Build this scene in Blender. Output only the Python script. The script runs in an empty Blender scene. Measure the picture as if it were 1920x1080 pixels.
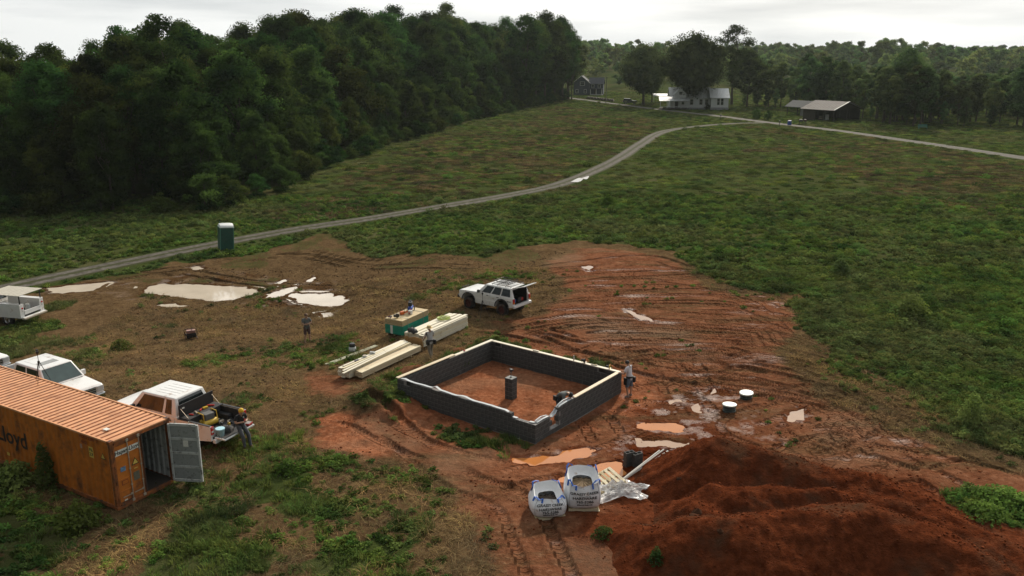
import bpy, bmesh, math, random
import numpy as np
from mathutils import Vector, Matrix

SC = bpy.context.scene
COL = SC.collection
R = math.radians
# ------------------------------------------------------------------ camera
CAM_H, FPX, PITCH = 15.3, 1623.0, R(15.2)
cam_d = bpy.data.cameras.new('camera')
cam_d.sensor_width = 36.0
cam_d.lens = 36.0 * FPX / 1920.0
cam_d.clip_start, cam_d.clip_end = 0.5, 6000.0
cam = bpy.data.objects.new('camera', cam_d)
COL.objects.link(cam)
cam.location = (0, 0, CAM_H)
cam.rotation_euler = (math.pi / 2 - PITCH, 0, 0)
SC.camera = cam
# ------------------------------------------------------------------ sky, sun, exposure
SUN_EL, SUN_AZ = R(31), R(20)            # azimuth measured from +Y towards +X
SUN_DIR = Vector((math.sin(SUN_AZ) * math.cos(SUN_EL), math.cos(SUN_AZ) * math.cos(SUN_EL), math.sin(SUN_EL)))
world = bpy.data.worlds.new('World')
SC.world = world
world.use_nodes = True
wn = world.node_tree.nodes; wl = world.node_tree.links
for n in list(wn): wn.remove(n)
w_out = wn.new('ShaderNodeOutputWorld'); w_bg = wn.new('ShaderNodeBackground')
w_sky = wn.new('ShaderNodeTexSky'); w_sky.sky_type = 'NISHITA'; w_sky.sun_disc = False
w_sky.sun_elevation = SUN_EL; w_sky.sun_rotation = SUN_AZ
w_sky.air_density = 1.0; w_sky.dust_density = 4.0; w_sky.ozone_density = 1.0
w_tc = wn.new('ShaderNodeTexCoord')
w_map = wn.new('ShaderNodeMapping'); w_map.inputs['Scale'].default_value = (1.0, 1.0, 9.0)
w_n = wn.new('ShaderNodeTexNoise'); w_n.inputs['Scale'].default_value = 3.0; w_n.inputs['Detail'].default_value = 6; w_n.inputs['Roughness'].default_value = .5
w_r = wn.new('ShaderNodeValToRGB')
w_r.color_ramp.elements[0].position = .32; w_r.color_ramp.elements[0].color = (5.3, 5.6, 5.75, 1)
w_r.color_ramp.elements[1].position = .60; w_r.color_ramp.elements[1].color = (8.3, 8.45, 8.4, 1)
w_mix = wn.new('ShaderNodeMix'); w_mix.data_type = 'RGBA'; w_mix.inputs['Factor'].default_value = .93
wl.new(w_tc.outputs['Generated'], w_map.inputs['Vector']); wl.new(w_map.outputs[0], w_n.inputs['Vector'])
wl.new(w_n.outputs['Fac'], w_r.inputs['Fac'])
# cloud deck is lit through from the sun's side: forward scattering in thin cloud
w_dot = wn.new('ShaderNodeVectorMath'); w_dot.operation = 'DOT_PRODUCT'; w_dot.inputs[1].default_value = SUN_DIR
wl.new(w_tc.outputs['Generated'], w_dot.inputs[0])
w_g = wn.new('ShaderNodeMapRange'); w_g.interpolation_type = 'SMOOTHSTEP'
w_g.inputs['From Min'].default_value = -.7; w_g.inputs['From Max'].default_value = 1.0
w_g.inputs['To Min'].default_value = .22; w_g.inputs['To Max'].default_value = 1.35
wl.new(w_dot.outputs['Value'], w_g.inputs['Value'])
w_mul = wn.new('ShaderNodeVectorMath'); w_mul.operation = 'SCALE'
wl.new(w_r.outputs['Color'], w_mul.inputs[0]); wl.new(w_g.outputs[0], w_mul.inputs['Scale'])
wl.new(w_sky.outputs[0], w_mix.inputs['A']); wl.new(w_mul.outputs[0], w_mix.inputs['B'])
wl.new(w_mix.outputs['Result'], w_bg.inputs['Color']); w_bg.inputs['Strength'].default_value = .10
wl.new(w_bg.outputs[0], w_out.inputs['Surface'])
sun_d = bpy.data.lights.new('sun', 'SUN'); sun_d.energy = 4.6; sun_d.angle = R(2.2); sun_d.color = (1.0, .90, .76)
sun = bpy.data.objects.new('sun', sun_d); COL.objects.link(sun)
sun.rotation_euler = SUN_DIR.to_track_quat('Z', 'Y').to_euler(); sun.location = (20, 60, 80)
vs = SC.view_settings
vs.view_transform = 'Standard'; vs.look = 'None'; vs.exposure = 0.0; vs.gamma = 1.0; vs.use_curve_mapping = False
SC.cycles.max_bounces = 5; SC.cycles.diffuse_bounces = 2; SC.cycles.glossy_bounces = 2
SC.cycles.transmission_bounces = 3; SC.cycles.transparent_max_bounces = 6; SC.cycles.volume_bounces = 0
SC.cycles.use_denoising = True

# ------------------------------------------------------------------ numbers
def sm(t):
    t = np.clip(t, 0, 1); return t * t * (3 - 2 * t)
_rt = np.random.RandomState(11).rand(256, 256)
def vnoise(x, y, s):
    x = np.asarray(x, float) / s; y = np.asarray(y, float) / s
    xi = np.floor(x).astype(int); yi = np.floor(y).astype(int)
    fx = sm(x - xi); fy = sm(y - yi)
    a = _rt[xi % 256, yi % 256]; b = _rt[(xi + 1) % 256, yi % 256]
    c = _rt[xi % 256, (yi + 1) % 256]; d = _rt[(xi + 1) % 256, (yi + 1) % 256]
    return (a * (1 - fx) + b * fx) * (1 - fy) + (c * (1 - fx) + d * fx) * fy
def fbm(x, y, s, o=4, g=.5):
    v = 0; a = 1; t = 0
    for k in range(o):
        v = v + a * (vnoise(x + 17.3 * k, y - 9.1 * k, s) - .5); t += a; a *= g; s *= .5
    return v / t * 2
def base(x, y):
    """broad lie of the land"""
    wl_ = sm((y - 34) / 20) * sm((-x - 3) / 12); wf = sm((y - 60) / 40)
    far = sm((y - 400) / 200) * (10 * np.exp(-((x - 70) / 60) ** 2) + 9 * np.exp(-((x - 235) / 80) ** 2) + 6 * np.exp(-((x - 420) / 90) ** 2))
    return -1.5 * (1 - (1 - wl_) * (1 - wf)) + far
def ray(px, py):
    a = (px - 960) / FPX; b = (540 - py) / FPX
    return (a, math.cos(PITCH) + b * math.sin(PITCH), -math.sin(PITCH) + b * math.cos(PITCH))
def P(px, py, h=0.0, flat=None):
    """photograph pixel (1920x1080) -> point standing h above the ground"""
    r = ray(px, py); z = h
    for _ in range(25):
        t = (z - CAM_H) / r[2]; x, y = t * r[0], t * r[1]
        z = h + (float(base(x, y)) if flat is None else flat)
        if y > 420: break
    return Vector((x, y, z))
def PD(px, py, dist):
    """pixel -> point on its ray at ground distance dist (y)"""
    r = ray(px, py); t = dist / r[1]
    return Vector((t * r[0], dist, CAM_H + t * r[2]))
def poly_sd(x, y, pts):
    """signed distance to a polygon, positive inside"""
    x = np.asarray(x, float); y = np.asarray(y, float)
    d = np.full(x.shape, 1e9); ins = np.zeros(x.shape, bool); n = len(pts)
    for i in range(n):
        ax, ay = pts[i][0], pts[i][1]; bx, by = pts[(i + 1) % n][0], pts[(i + 1) % n][1]
        ex, ey = bx - ax, by - ay; L = ex * ex + ey * ey + 1e-9
        t = np.clip(((x - ax) * ex + (y - ay) * ey) / L, 0, 1)
        d = np.minimum(d, (x - ax - t * ex) ** 2 + (y - ay - t * ey) ** 2)
        c = ((ay > y) != (by > y)) & (x < (bx - ax) * (y - ay) / ((by - ay) if by != ay else 1e-9) + ax)
        ins ^= c
    d = np.sqrt(d)
    return np.where(ins, d, -d)
def line_uv(x, y, pts):
    """distance across and length along a polyline; also which side"""
    d = np.full(x.shape, 1e9); u = np.zeros(x.shape); v = np.zeros(x.shape); L0 = 0
    for i in range(len(pts) - 1):
        ax, ay = pts[i][:2]; bx, by = pts[i + 1][:2]; ex, ey = bx - ax, by - ay; L = math.hypot(ex, ey) + 1e-9
        ex /= L; ey /= L
        t = np.clip((x - ax) * ex + (y - ay) * ey, 0, L)
        dx = x - ax - t * ex; dy = y - ay - t * ey; dd = np.hypot(dx, dy)
        m = dd < d
        d = np.where(m, dd, d); u = np.where(m, t + L0, u); v = np.where(m, np.where(ex * dy - ey * dx > 0, dd, -dd), v); L0 += L
    return d, u, v
def smooth_line(pts, n=8):
    """Catmull-Rom through 2-D points"""
    p = [Vector(q[:2]) for q in pts]; p = [2 * p[0] - p[1]] + p + [2 * p[-1] - p[-2]]; out = []
    for i in range(1, len(p) - 2):
        for k in range(n):
            t = k / n; a, b, c, d = p[i - 1], p[i], p[i + 1], p[i + 2]
            out.append(.5 * ((2 * b) + (c - a) * t + (2 * a - 5 * b + 4 * c - d) * t * t + (3 * b - a - 3 * c + d) * t ** 3))
    out.append(p[-2]); return out

# ------------------------------------------------------------------ materials
MATS = {}
def _nt(name):
    m = bpy.data.materials.new(name); m.use_nodes = True
    nt = m.node_tree; b = nt.nodes['Principled BSDF']
    return m, nt, b
def mat(name, col, rough=.6, var=.25, scale=8.0, metal=0.0, bump=0.0, bscale=None, dirt=None, dirt_amt=.0, dirt_scale=2.0, spec=None, stretch=None, alpha=None, coat=0, trans=0, sheen=None):
    """procedural paint/wood/stone: base colour broken up by noise, optional dirt with its own shape, optional bump"""
    if name in MATS: return MATS[name]
    m, nt, b = _nt(name); N = nt.nodes; L = nt.links
    tc = N.new('ShaderNodeTexCoord'); mp = N.new('ShaderNodeMapping')
    if stretch: mp.inputs['Scale'].default_value = stretch
    L.new(tc.outputs['Object'], mp.inputs['Vector'])
    n1 = N.new('ShaderNodeTexNoise'); n1.inputs['Scale'].default_value = scale; n1.inputs['Detail'].default_value = 5
    L.new(mp.outputs[0], n1.inputs['Vector'])
    rp = N.new('ShaderNodeValToRGB')
    lo = [max(0, c * (1 - var)) for c in col]; hi = [min(1, c * (1 + var)) for c in col]
    rp.color_ramp.elements[0].position = .3; rp.color_ramp.elements[0].color = (*lo, 1)
    rp.color_ramp.elements[1].position = .7; rp.color_ramp.elements[1].color = (*hi, 1)
    L.new(n1.outputs['Fac'], rp.inputs['Fac']); out = rp.outputs['Color']
    if dirt:
        n2 = N.new('ShaderNodeTexNoise'); n2.inputs['Scale'].default_value = dirt_scale; n2.inputs['Detail'].default_value = 8; n2.inputs['Roughness'].default_value = .65
        L.new(tc.outputs['Object'], n2.inputs['Vector'])
        mr = N.new('ShaderNodeMapRange'); mr.inputs['From Min'].default_value = .62 - dirt_amt * .3; mr.inputs['From Max'].default_value = .72 - dirt_amt * .1
        L.new(n2.outputs['Fac'], mr.inputs['Value'])
        mx = N.new('ShaderNodeMix'); mx.data_type = 'RGBA'
        L.new(mr.outputs[0], mx.inputs['Factor']); L.new(out, mx.inputs['A']); mx.inputs['B'].default_value = (*dirt, 1)
        out = mx.outputs['Result']
    L.new(out, b.inputs['Base Color'])
    b.inputs['Roughness'].default_value = rough; b.inputs['Metallic'].default_value = metal
    if spec is not None: b.inputs['Specular IOR Level'].default_value = spec
    if coat: b.inputs['Coat Weight'].default_value = coat; b.inputs['Coat Roughness'].default_value = .05
    if trans: b.inputs['Transmission Weight'].default_value = trans
    if alpha is not None: b.inputs['Alpha'].default_value = alpha
    if bump:
        n3 = N.new('ShaderNodeTexNoise'); n3.inputs['Scale'].default_value = bscale or scale * 4; n3.inputs['Detail'].default_value = 4
        L.new(mp.outputs[0], n3.inputs['Vector'])
        bp = N.new('ShaderNodeBump'); bp.inputs['Strength'].default_value = bump; bp.inputs['Distance'].default_value = .02
        L.new(n3.outputs['Fac'], bp.inputs['Height']); L.new(bp.outputs[0], b.inputs['Normal'])
    MATS[name] = m; return m

# ------------------------------------------------------------------ mesh builder and objects
class MB:
    def __init__(s): s.v = []; s.f = []
    def add(s, vs_, fs):
        o = len(s.v); s.v += [tuple(v) for v in vs_]; s.f += [tuple(i + o for i in f) for f in fs]; return s
    def box(s, c, d, rot=None, taper=1.0):
        x, y, z = d[0] / 2, d[1] / 2, d[2] / 2; vs_ = []
        for sz in (-1, 1):
            t = 1 if sz < 0 else taper
            for sx, sy in ((-1, -1), (1, -1), (1, 1), (-1, 1)):
                p = Vector((sx * x * t, sy * y * t, sz * z))
                if rot is not None: p = (rot @ p) if isinstance(rot, Matrix) else Matrix.Rotation(rot, 3, 'Z') @ p
                vs_.append(p + Vector(c))
        return s.add(vs_, [(3, 2, 1, 0), (4, 5, 6, 7), (0, 1, 5, 4), (1, 2, 6, 5), (2, 3, 7, 6), (3, 0, 4, 7)])
    def cyl(s, p0, p1, r0, r1=None, n=10, caps=True):
        p0 = Vector(p0); p1 = Vector(p1); r1 = r0 if r1 is None else r1
        d = (p1 - p0); q = d.to_track_quat('Z', 'Y').to_matrix()
        vs_ = []
        for p, r in ((p0, r0), (p1, r1)):
            for k in range(n):
                a = 2 * math.pi * k / n; vs_.append(p + q @ Vector((r * math.cos(a), r * math.sin(a), 0)))
        fs = [(k, (k + 1) % n, n + (k + 1) % n, n + k) for k in range(n)]
        if caps: fs += [tuple(range(n - 1, -1, -1)), tuple(range(n, 2 * n))]
        return s.add(vs_, fs)
    def tube(s, pts, r, n=6, close=False):
        pts = [Vector(p) for p in pts]; m = len(pts); vs_ = []; fs = []
        rr = r if isinstance(r, (list, tuple)) else [r] * m
        up = Vector((0, 0, 1))
        for i, p in enumerate(pts):
            a = pts[(i - 1) % m] if (close or i) else p; b = pts[(i + 1) % m] if (close or i < m - 1) else p
            d = (b - a).normalized() if (b - a).length > 1e-9 else up
            x = d.cross(up if abs(d.z) < .95 else Vector((1, 0, 0))).normalized(); y = d.cross(x)
            for k in range(n):
                t = 2 * math.pi * k / n; vs_.append(p + (x * math.cos(t) + y * math.sin(t)) * rr[i])
        for i in range(m if close else m - 1):
            j = (i + 1) % m
            for k in range(n): fs.append((i * n + k, i * n + (k + 1) % n, j * n + (k + 1) % n, j * n + k))
        if not close: fs += [tuple(range(n)), tuple(range((m - 1) * n, m * n))]
        return s.add(vs_, fs)
    def lathe(s, prof, n=20, M=None):
        """profile of (radius, height) about Z, M places it"""
        vs_ = []; fs = []; m = len(prof)
        for r, h in prof:
            for k in range(n):
                a = 2 * math.pi * k / n; p = Vector((r * math.cos(a), r * math.sin(a), h)); vs_.append(M @ p if M else p)
        for i in range(m - 1):
            for k in range(n): fs.append((i * n + k, i * n + (k + 1) % n, (i + 1) * n + (k + 1) % n, (i + 1) * n + k))
        if prof[0][0] > 1e-4: fs.append(tuple(range(n - 1, -1, -1)))
        if prof[-1][0] > 1e-4: fs.append(tuple(range((m - 1) * n, m * n)))
        return s.add(vs_, fs)
    def prism(s, poly, y0, y1, inset=None):
        """polygon in x,z pushed from y0 to y1"""
        n = len(poly)
        vs_ = [(p[0], y0, p[1]) for p in poly] + [(p[0], y1, p[1]) for p in poly]
        fs = [tuple(range(n)), tuple(range(2 * n - 1, n - 1, -1))] + [(k, n + k, n + (k + 1) % n, (k + 1) % n) for k in range(n)]
        return s.add(vs_, fs)
    def loft(s, secs, caps=True):
        n = len(secs[0]); m = len(secs); vs_ = [p for q in secs for p in q]; fs = []
        for i in range(m - 1):
            for k in range(n): fs.append((i * n + k, i * n + (k + 1) % n, (i + 1) * n + (k + 1) % n, (i + 1) * n + k))
        if caps: fs += [tuple(range(n - 1, -1, -1)), tuple(range((m - 1) * n, m * n))]
        return s.add(vs_, fs)
    def quadpanel(s, c, th):
        """four corners (counter-clockwise seen from outside), thickened inwards"""
        c = [Vector(p) for p in c]; nrm = (c[1] - c[0]).cross(c[3] - c[0]).normalized()
        return s.add(c + [p - nrm * th for p in c], [(0, 1, 2, 3), (7, 6, 5, 4), (0, 4, 5, 1), (1, 5, 6, 2), (2, 6, 7, 3), (3, 7, 4, 0)])
    def xf(s, M):
        s.v = [tuple(M @ Vector(p)) for p in s.v]; return s
    def build(s, name, m, parent=None, bevel=0.0, smooth=None, seg=2, loc=None, rz=None):
        me = bpy.data.meshes.new(name); me.from_pydata(s.v, [], s.f)
        bm = bmesh.new(); bm.from_mesh(me)
        bmesh.ops.recalc_face_normals(bm, faces=bm.faces)
        if bevel:
            ed = [e for e in bm.edges if len(e.link_faces) == 2 and e.calc_face_angle(0) > .5]
            bmesh.ops.bevel(bm, geom=ed, offset=bevel, segments=seg, profile=.6, affect='EDGES', clamp_overlap=True)
        if smooth is not None:
            for f in bm.faces: f.smooth = True
            for e in bm.edges:
                if len(e.link_faces) == 2 and e.calc_face_angle(0) > smooth: e.smooth = False
        bm.to_mesh(me); bm.free()
        return obj(name, me, m, parent, loc, rz)
def obj(name, me, m=None, parent=None, loc=None, rz=None):
    if m is not None:
        me.materials.clear(); me.materials.append(m)
    o = bpy.data.objects.new(name, me); COL.objects.link(o)
    if parent is not None: o.parent = parent
    if loc is not None: o.location = loc
    if rz is not None: o.rotation_euler = (0, 0, rz)
    return o
def np_mesh(name, v, f, m, smooth=False):
    me = bpy.data.meshes.new(name); v = np.asarray(v, np.float32); f = np.asarray(f, np.int32)
    k = f.shape[1]
    me.vertices.add(len(v)); me.vertices.foreach_set('co', v.ravel())
    me.loops.add(f.size); me.loops.foreach_set('vertex_index', f.ravel())
    me.polygons.add(len(f)); me.polygons.foreach_set('loop_start', np.arange(0, f.size, k, dtype=np.int32))
    me.polygons.foreach_set('loop_total', np.full(len(f), k, np.int32))
    if smooth: me.polygons.foreach_set('use_smooth', np.ones(len(f), bool))
    me.update(calc_edges=True)
    if m is not None: me.materials.append(m)
    return me
def tag(o, label, cat, group=None):
    o['label'] = label; o['category'] = cat
    if group: o['group'] = group
    return o
def struct(o): o['kind'] = 'structure'; return o
def thing(name, label, cat, loc=(0, 0, 0), rz=0.0, group=None, rot=None):
    o = bpy.data.objects.new(name, None); COL.objects.link(o); o.location = loc; o.empty_display_size = .2
    o.rotation_euler = rot if rot is not None else (0, 0, rz)
    return tag(o, label, cat, group)
def copy_tree(o, parent=None):
    c = o.copy(); COL.objects.link(c); c.parent = parent
    for ch in list(o.children): copy_tree(ch, c)
    return c
def text_mesh(txt, size, m, parent, M, name='lettering', depth=.004, bold=0.0, warp=None, align='CENTER', shear=0, xs=1.0):
    cu = bpy.data.curves.new('txt', 'FONT'); cu.body = txt; cu.size = size; cu.align_x = align; cu.align_y = 'CENTER'
    cu.extrude = depth / 2; cu.offset = bold; cu.shear = shear; cu.resolution_u = 3
    t = bpy.data.objects.new('txt', cu); COL.objects.link(t)
    dg = bpy.context.evaluated_depsgraph_get(); me = bpy.data.meshes.new_from_object(t.evaluated_get(dg))
    bpy.data.objects.remove(t); bpy.data.curves.remove(cu)
    me.transform(Matrix.Diagonal((xs, 1, 1, 1)))
    if warp:
        bm = bmesh.new(); bm.from_mesh(me)
        for _ in range(2): bmesh.ops.subdivide_edges(bm, edges=[e for e in bm.edges if e.calc_length() > .06], cuts=1)
        for v in bm.verts: v.co = warp(v.co)
        bm.to_mesh(me); bm.free()
    else: me.transform(M)
    me.name = name
    return obj(name, me, m, parent)
rnd = random.Random(5)
# ================================================================== GROUND
def PP(l): return [P(*q).xy for q in l]
S_SITE = PP([(-120, 575), (60, 545), (200, 515), (330, 492), (430, 480), (520, 458), (580, 440), (640, 455), (720, 478), (820, 470), (900, 478), (1000, 462), (1100, 452), (1200, 460), (1290, 480), (1335, 515), (1480, 562), (1500, 600), (1560, 645), (1600, 690), (1680, 745), (1780, 805), (1860, 835), (1990, 862), (2100, 960), (1830, 932), (1795, 955), (1850, 1000), (2050, 1015), (2060, 1250), (-300, 1250), (-300, 700)])
S_LL = PP([(-200, 850), (0, 870), (230, 962), (400, 905), (480, 850), (520, 790), (560, 830), (660, 885), (760, 905), (840, 950), (880, 1020), (900, 1250), (-300, 1250)])
S_RED = PP([(850, 604), (1000, 596), (990, 545), (1020, 505), (1060, 478), (1150, 466), (1280, 490), (1330, 530), (1480, 566), (1490, 612), (1420, 660), (1500, 705), (1640, 765), (1760, 835), (1900, 875), (2050, 900), (2060, 1250), (960, 1250), (930, 1040), (890, 950), (830, 890), (700, 850), (600, 815), (585, 775), (660, 750), (745, 735), (742, 705), (915, 635), (880, 625)])
S_RED2 = PP([(555, 705), (640, 688), (715, 712), (650, 735), (570, 735)])
S_HOT = PP([(595, 770), (650, 756), (720, 772), (775, 815), (760, 835), (690, 832), (610, 800)])
S_WET = PP([(1170, 745), (1300, 725), (1480, 735), (1560, 800), (1450, 850), (1240, 850), (1150, 830)])
S_WETL = PP([(60, 545), (250, 520), (420, 505), (640, 520), (720, 560), (640, 585), (420, 575), (200, 560)])
# foundation frame (defined here because the ground is dug round it)
FA = Vector((-5.22, 36.85, 0)); FU = R(53.0); FL, FW = 6.90, 7.72
fu = Vector((math.cos(FU), math.sin(FU), 0)); fv = Vector((math.sin(FU), -math.cos(FU), 0))
FB, FD = FA + fu * FL, FA + fv * FW; FC = FB + fv * FW
F_POLY = [FA.xy, FB.xy, FC.xy, FD.xy]
PUD = {
 'pale': [[(85, 541), (130, 532), (203, 529), (168, 545), (112, 549)],
          [(265, 551), (275, 537), (310, 532), (400, 535), (470, 539), (487, 546), (440, 560), (410, 564), (340, 556)],
          [(493, 557), (520, 545), (552, 535), (556, 541), (530, 557)],
          [(543, 556), (560, 549), (620, 548), (652, 556), (640, 566), (610, 572), (565, 567)],
          [(508, 531), (530, 524), (534, 527), (522, 533)], [(569, 527), (590, 517), (587, 525), (578, 529)],
          [(350, 501), (370, 497), (386, 502), (368, 504)], [(292, 572), (330, 567), (346, 572), (320, 575)],
          [(598, 588), (625, 581), (624, 589), (610, 593)],
          [(1170, 577), (1190, 581), (1228, 601), (1206, 599)], [(1086, 498), (1112, 499), (1108, 507), (1094, 503)],
          [(1472, 767), (1500, 761), (1499, 786), (1480, 786)], [(1195, 822), (1230, 826), (1300, 828), (1290, 840), (1215, 842)],
          [(1275, 744), (1290, 741), (1296, 752), (1282, 755)],
          [(1300, 762), (1312, 756), (1316, 772), (1304, 775)], [(1345, 738), (1372, 733), (1378, 744), (1352, 748)],
          [(1255, 748), (1272, 746), (1270, 756), (1258, 757)], [(1330, 735), (1342, 728), (1350, 738), (1336, 742)]],
 'orange': [[(950, 859), (985, 853), (1040, 850), (1090, 840), (1110, 842), (1097, 853), (1050, 864), (1000, 868), (955, 866)],
            [(1030, 897), (1075, 880), (1130, 870), (1160, 867), (1168, 880), (1152, 896), (1100, 902)],
            [(1193, 799), (1210, 791), (1262, 792), (1285, 800), (1270, 809), (1225, 808)]],
}
PUDS = []
for kind, lst in PUD.items():
    for q in lst:
        w = PP(q); cx = sum(p.x for p in w) / len(w); cy = sum(p.y for p in w) / len(w)
        PUDS.append((kind, w, float(base(cx, cy)) - .03 - .003 * len(PUDS), cx, cy, max(math.hypot(p.x - cx, p.y - cy) for p in w)))
DRIVE = smooth_line(PP([(-260, 615), (-120, 572), (40, 534), (200, 500), (400, 459), (560, 430), (700, 409), (850, 384), (950, 367), (1045, 347), (1110, 322), (1160, 297), (1200, 271), (1238, 249), (1290, 239), (1370, 232), (1440, 230.5)]))
ROAD = smooth_line(PP([(1010, 177), (1060, 183), (1130, 192), (1240, 206), (1340, 217), (1440, 230), (1560, 244), (1700, 264), (1830, 283), (1960, 303), (2150, 333), (2500, 400)]))
# vehicle tracks: guide lines in the mud, each a pair of treads
TRACKS = []
_tr = random.Random(3)
def track(px, gauge=1.35, w=.21, depth=.045, pair=True):
    c = smooth_line(PP(px), 6)
    for sgn in ((-1, 1) if pair else (0,)):
        o = []
        for i, p in enumerate(c):
            d = (c[min(i + 1, len(c) - 1)] - c[max(i - 1, 0)]).normalized(); o.append(p + Vector((-d.y, d.x)) * sgn * gauge / 2)
        TRACKS.append((o, w * _tr.uniform(.9, 1.2), depth * _tr.uniform(.7, 1.2)))
for k in range(15):
    y0 = 494 + k * 8.6; j = lambda s: _tr.uniform(-s, s); x0 = 1000 + j(60)
    track([(x0, y0 + 16 + j(7)), (x0 + 100 + j(20), y0 + 2 + j(7)), (1200 + j(25), y0 - 4 + j(8)), (1310 + 8 * k + j(20), y0 + 6 + j(8)), (1410 + 5 * k + j(30), y0 + 30 + j(12))], depth=_tr.uniform(.015, .04), w=.24)
for k in range(17):
    y0 = 606 + k * 7; j = lambda s: _tr.uniform(-s, s); x0 = 1090 + 9 * k + j(40)
    track([(x0, y0 + j(8) + 2 * k), (x0 + 110, y0 + 4 + j(8)), (1350 + j(20), y0 + 10 + j(8)), (1470 + j(20), y0 + 24 + j(9)), (1590 + j(30), y0 + 66 + j(12)), (1740 + j(40), y0 + 140 + j(14))], depth=_tr.uniform(.015, .04), w=.24)
for k in range(16):
    a = (_tr.uniform(1430, 1800), _tr.uniform(735, 860)); b = (a[0] + _tr.uniform(-60, 90), a[1] + _tr.uniform(15, 45)); c = (b[0] + _tr.uniform(-40, 140), b[1] + _tr.uniform(-10, 45))
    track([a, b, c], depth=_tr.uniform(.02, .045))
for k in range(9):
    a = (_tr.uniform(1020, 1500), _tr.uniform(500, 740)); b = (a[0] + _tr.uniform(60, 160), a[1] + _tr.uniform(-30, 60)); c = (b[0] + _tr.uniform(20, 120), b[1] + _tr.uniform(10, 70))
    track([a, b, c], depth=_tr.uniform(.02, .045))
track([(880, 615), (980, 628), (1080, 650), (1180, 668), (1300, 664), (1440, 690)], depth=.07)
track([(900, 602), (1010, 622), (1100, 655), (1200, 690), (1330, 716), (1480, 742), (1640, 775), (1800, 840), (1950, 880)], depth=.07)
track([(1480, 740), (1560, 735), (1640, 775), (1600, 815), (1480, 850)])
track([(1540, 840), (1620, 800), (1700, 775), (1830, 800)])
track([(1600, 740), (1590, 790), (1600, 850)], gauge=1.1)
track([(1700, 870), (1780, 850), (1880, 870), (1960, 900)])
track([(1440, 770), (1380, 800), (1440, 830)])
track([(600, 775), (680, 790), (760, 830), (880, 870), (1000, 880), (1140, 850), (1260, 800), (1330, 760)], depth=.06)
track([(640, 760), (700, 780), (790, 850), (860, 900), (960, 940), (1000, 1010), (1040, 1100)], depth=.05)
track([(930, 905), (1050, 870), (1180, 845), (1280, 822)], depth=.06)
track([(270, 505), (340, 515), (440, 545), (560, 560), (680, 560), (800, 545), (960, 520)], depth=.05)
track([(300, 500), (400, 520), (520, 535), (640, 540), (760, 560)], depth=.06)
track([(430, 490), (560, 480), (700, 500), (860, 500), (1000, 500)], depth=.04)
track([(90, 560), (130, 540), (250, 515), (380, 500)], depth=.06)
track([(560, 470), (700, 490), (800, 470)], depth=.03)

def ridge(pts): return [tuple(P(px, py, h, flat=0.0).xy) + (h,) for px, py, h in pts]
RIDGES = [ridge([(1322, 844, 1.15), (1350, 816, 2.05), (1440, 842, 1.75), (1540, 862, 1.5), (1640, 884, 1.35), (1760, 940, 1.1), (1880, 1000, .95), (2000, 1060, .8)]),
          ridge([(1150, 992, .35), (1210, 986, .9), (1300, 975, 1.55), (1400, 968, 1.85), (1500, 955, 1.9), (1630, 942, 1.8), (1740, 985, 1.6), (1860, 1040, 1.3), (1990, 1100, 1.1)]),
          ridge([(1335, 902, 1.25), (1390, 905, 1.62), (1470, 905, 1.6), (1570, 905, 1.45)]), ridge([(1262, 930, .65), (1300, 928, 1.0), (1340, 945, 1.2)]), ridge([(1560, 900, 1.05), (1700, 935, 1.1), (1850, 1010, .9)])]
SLOPE = [.76, .70, .85, .80, .74]
def mound_H(a_, b_):
    wx_ = a_ + fbm(a_, b_, 1.6, 3) * .45; wy_ = b_ + fbm(a_ + 20, b_, 1.6, 3) * .45
    Hm = np.full(a_.shape, -9.0)
    for rg, sl in zip(RIDGES, SLOPE):
        for i in range(len(rg) - 1):
            x0, y0, h0 = rg[i]; x1, y1, h1 = rg[i + 1]; ex, ey = x1 - x0, y1 - y0; t = np.clip(((wx_ - x0) * ex + (wy_ - y0) * ey) / (ex * ex + ey * ey), 0, 1)
            d = np.hypot(wx_ - x0 - t * ex, wy_ - y0 - t * ey); h = h0 + (h1 - h0) * t - sl * np.sqrt(d * d + .10) + .16
            Hm = np.logaddexp(np.maximum(Hm, -9) * 18, np.maximum(h, -9) * 18) / 18
    return Hm

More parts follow.
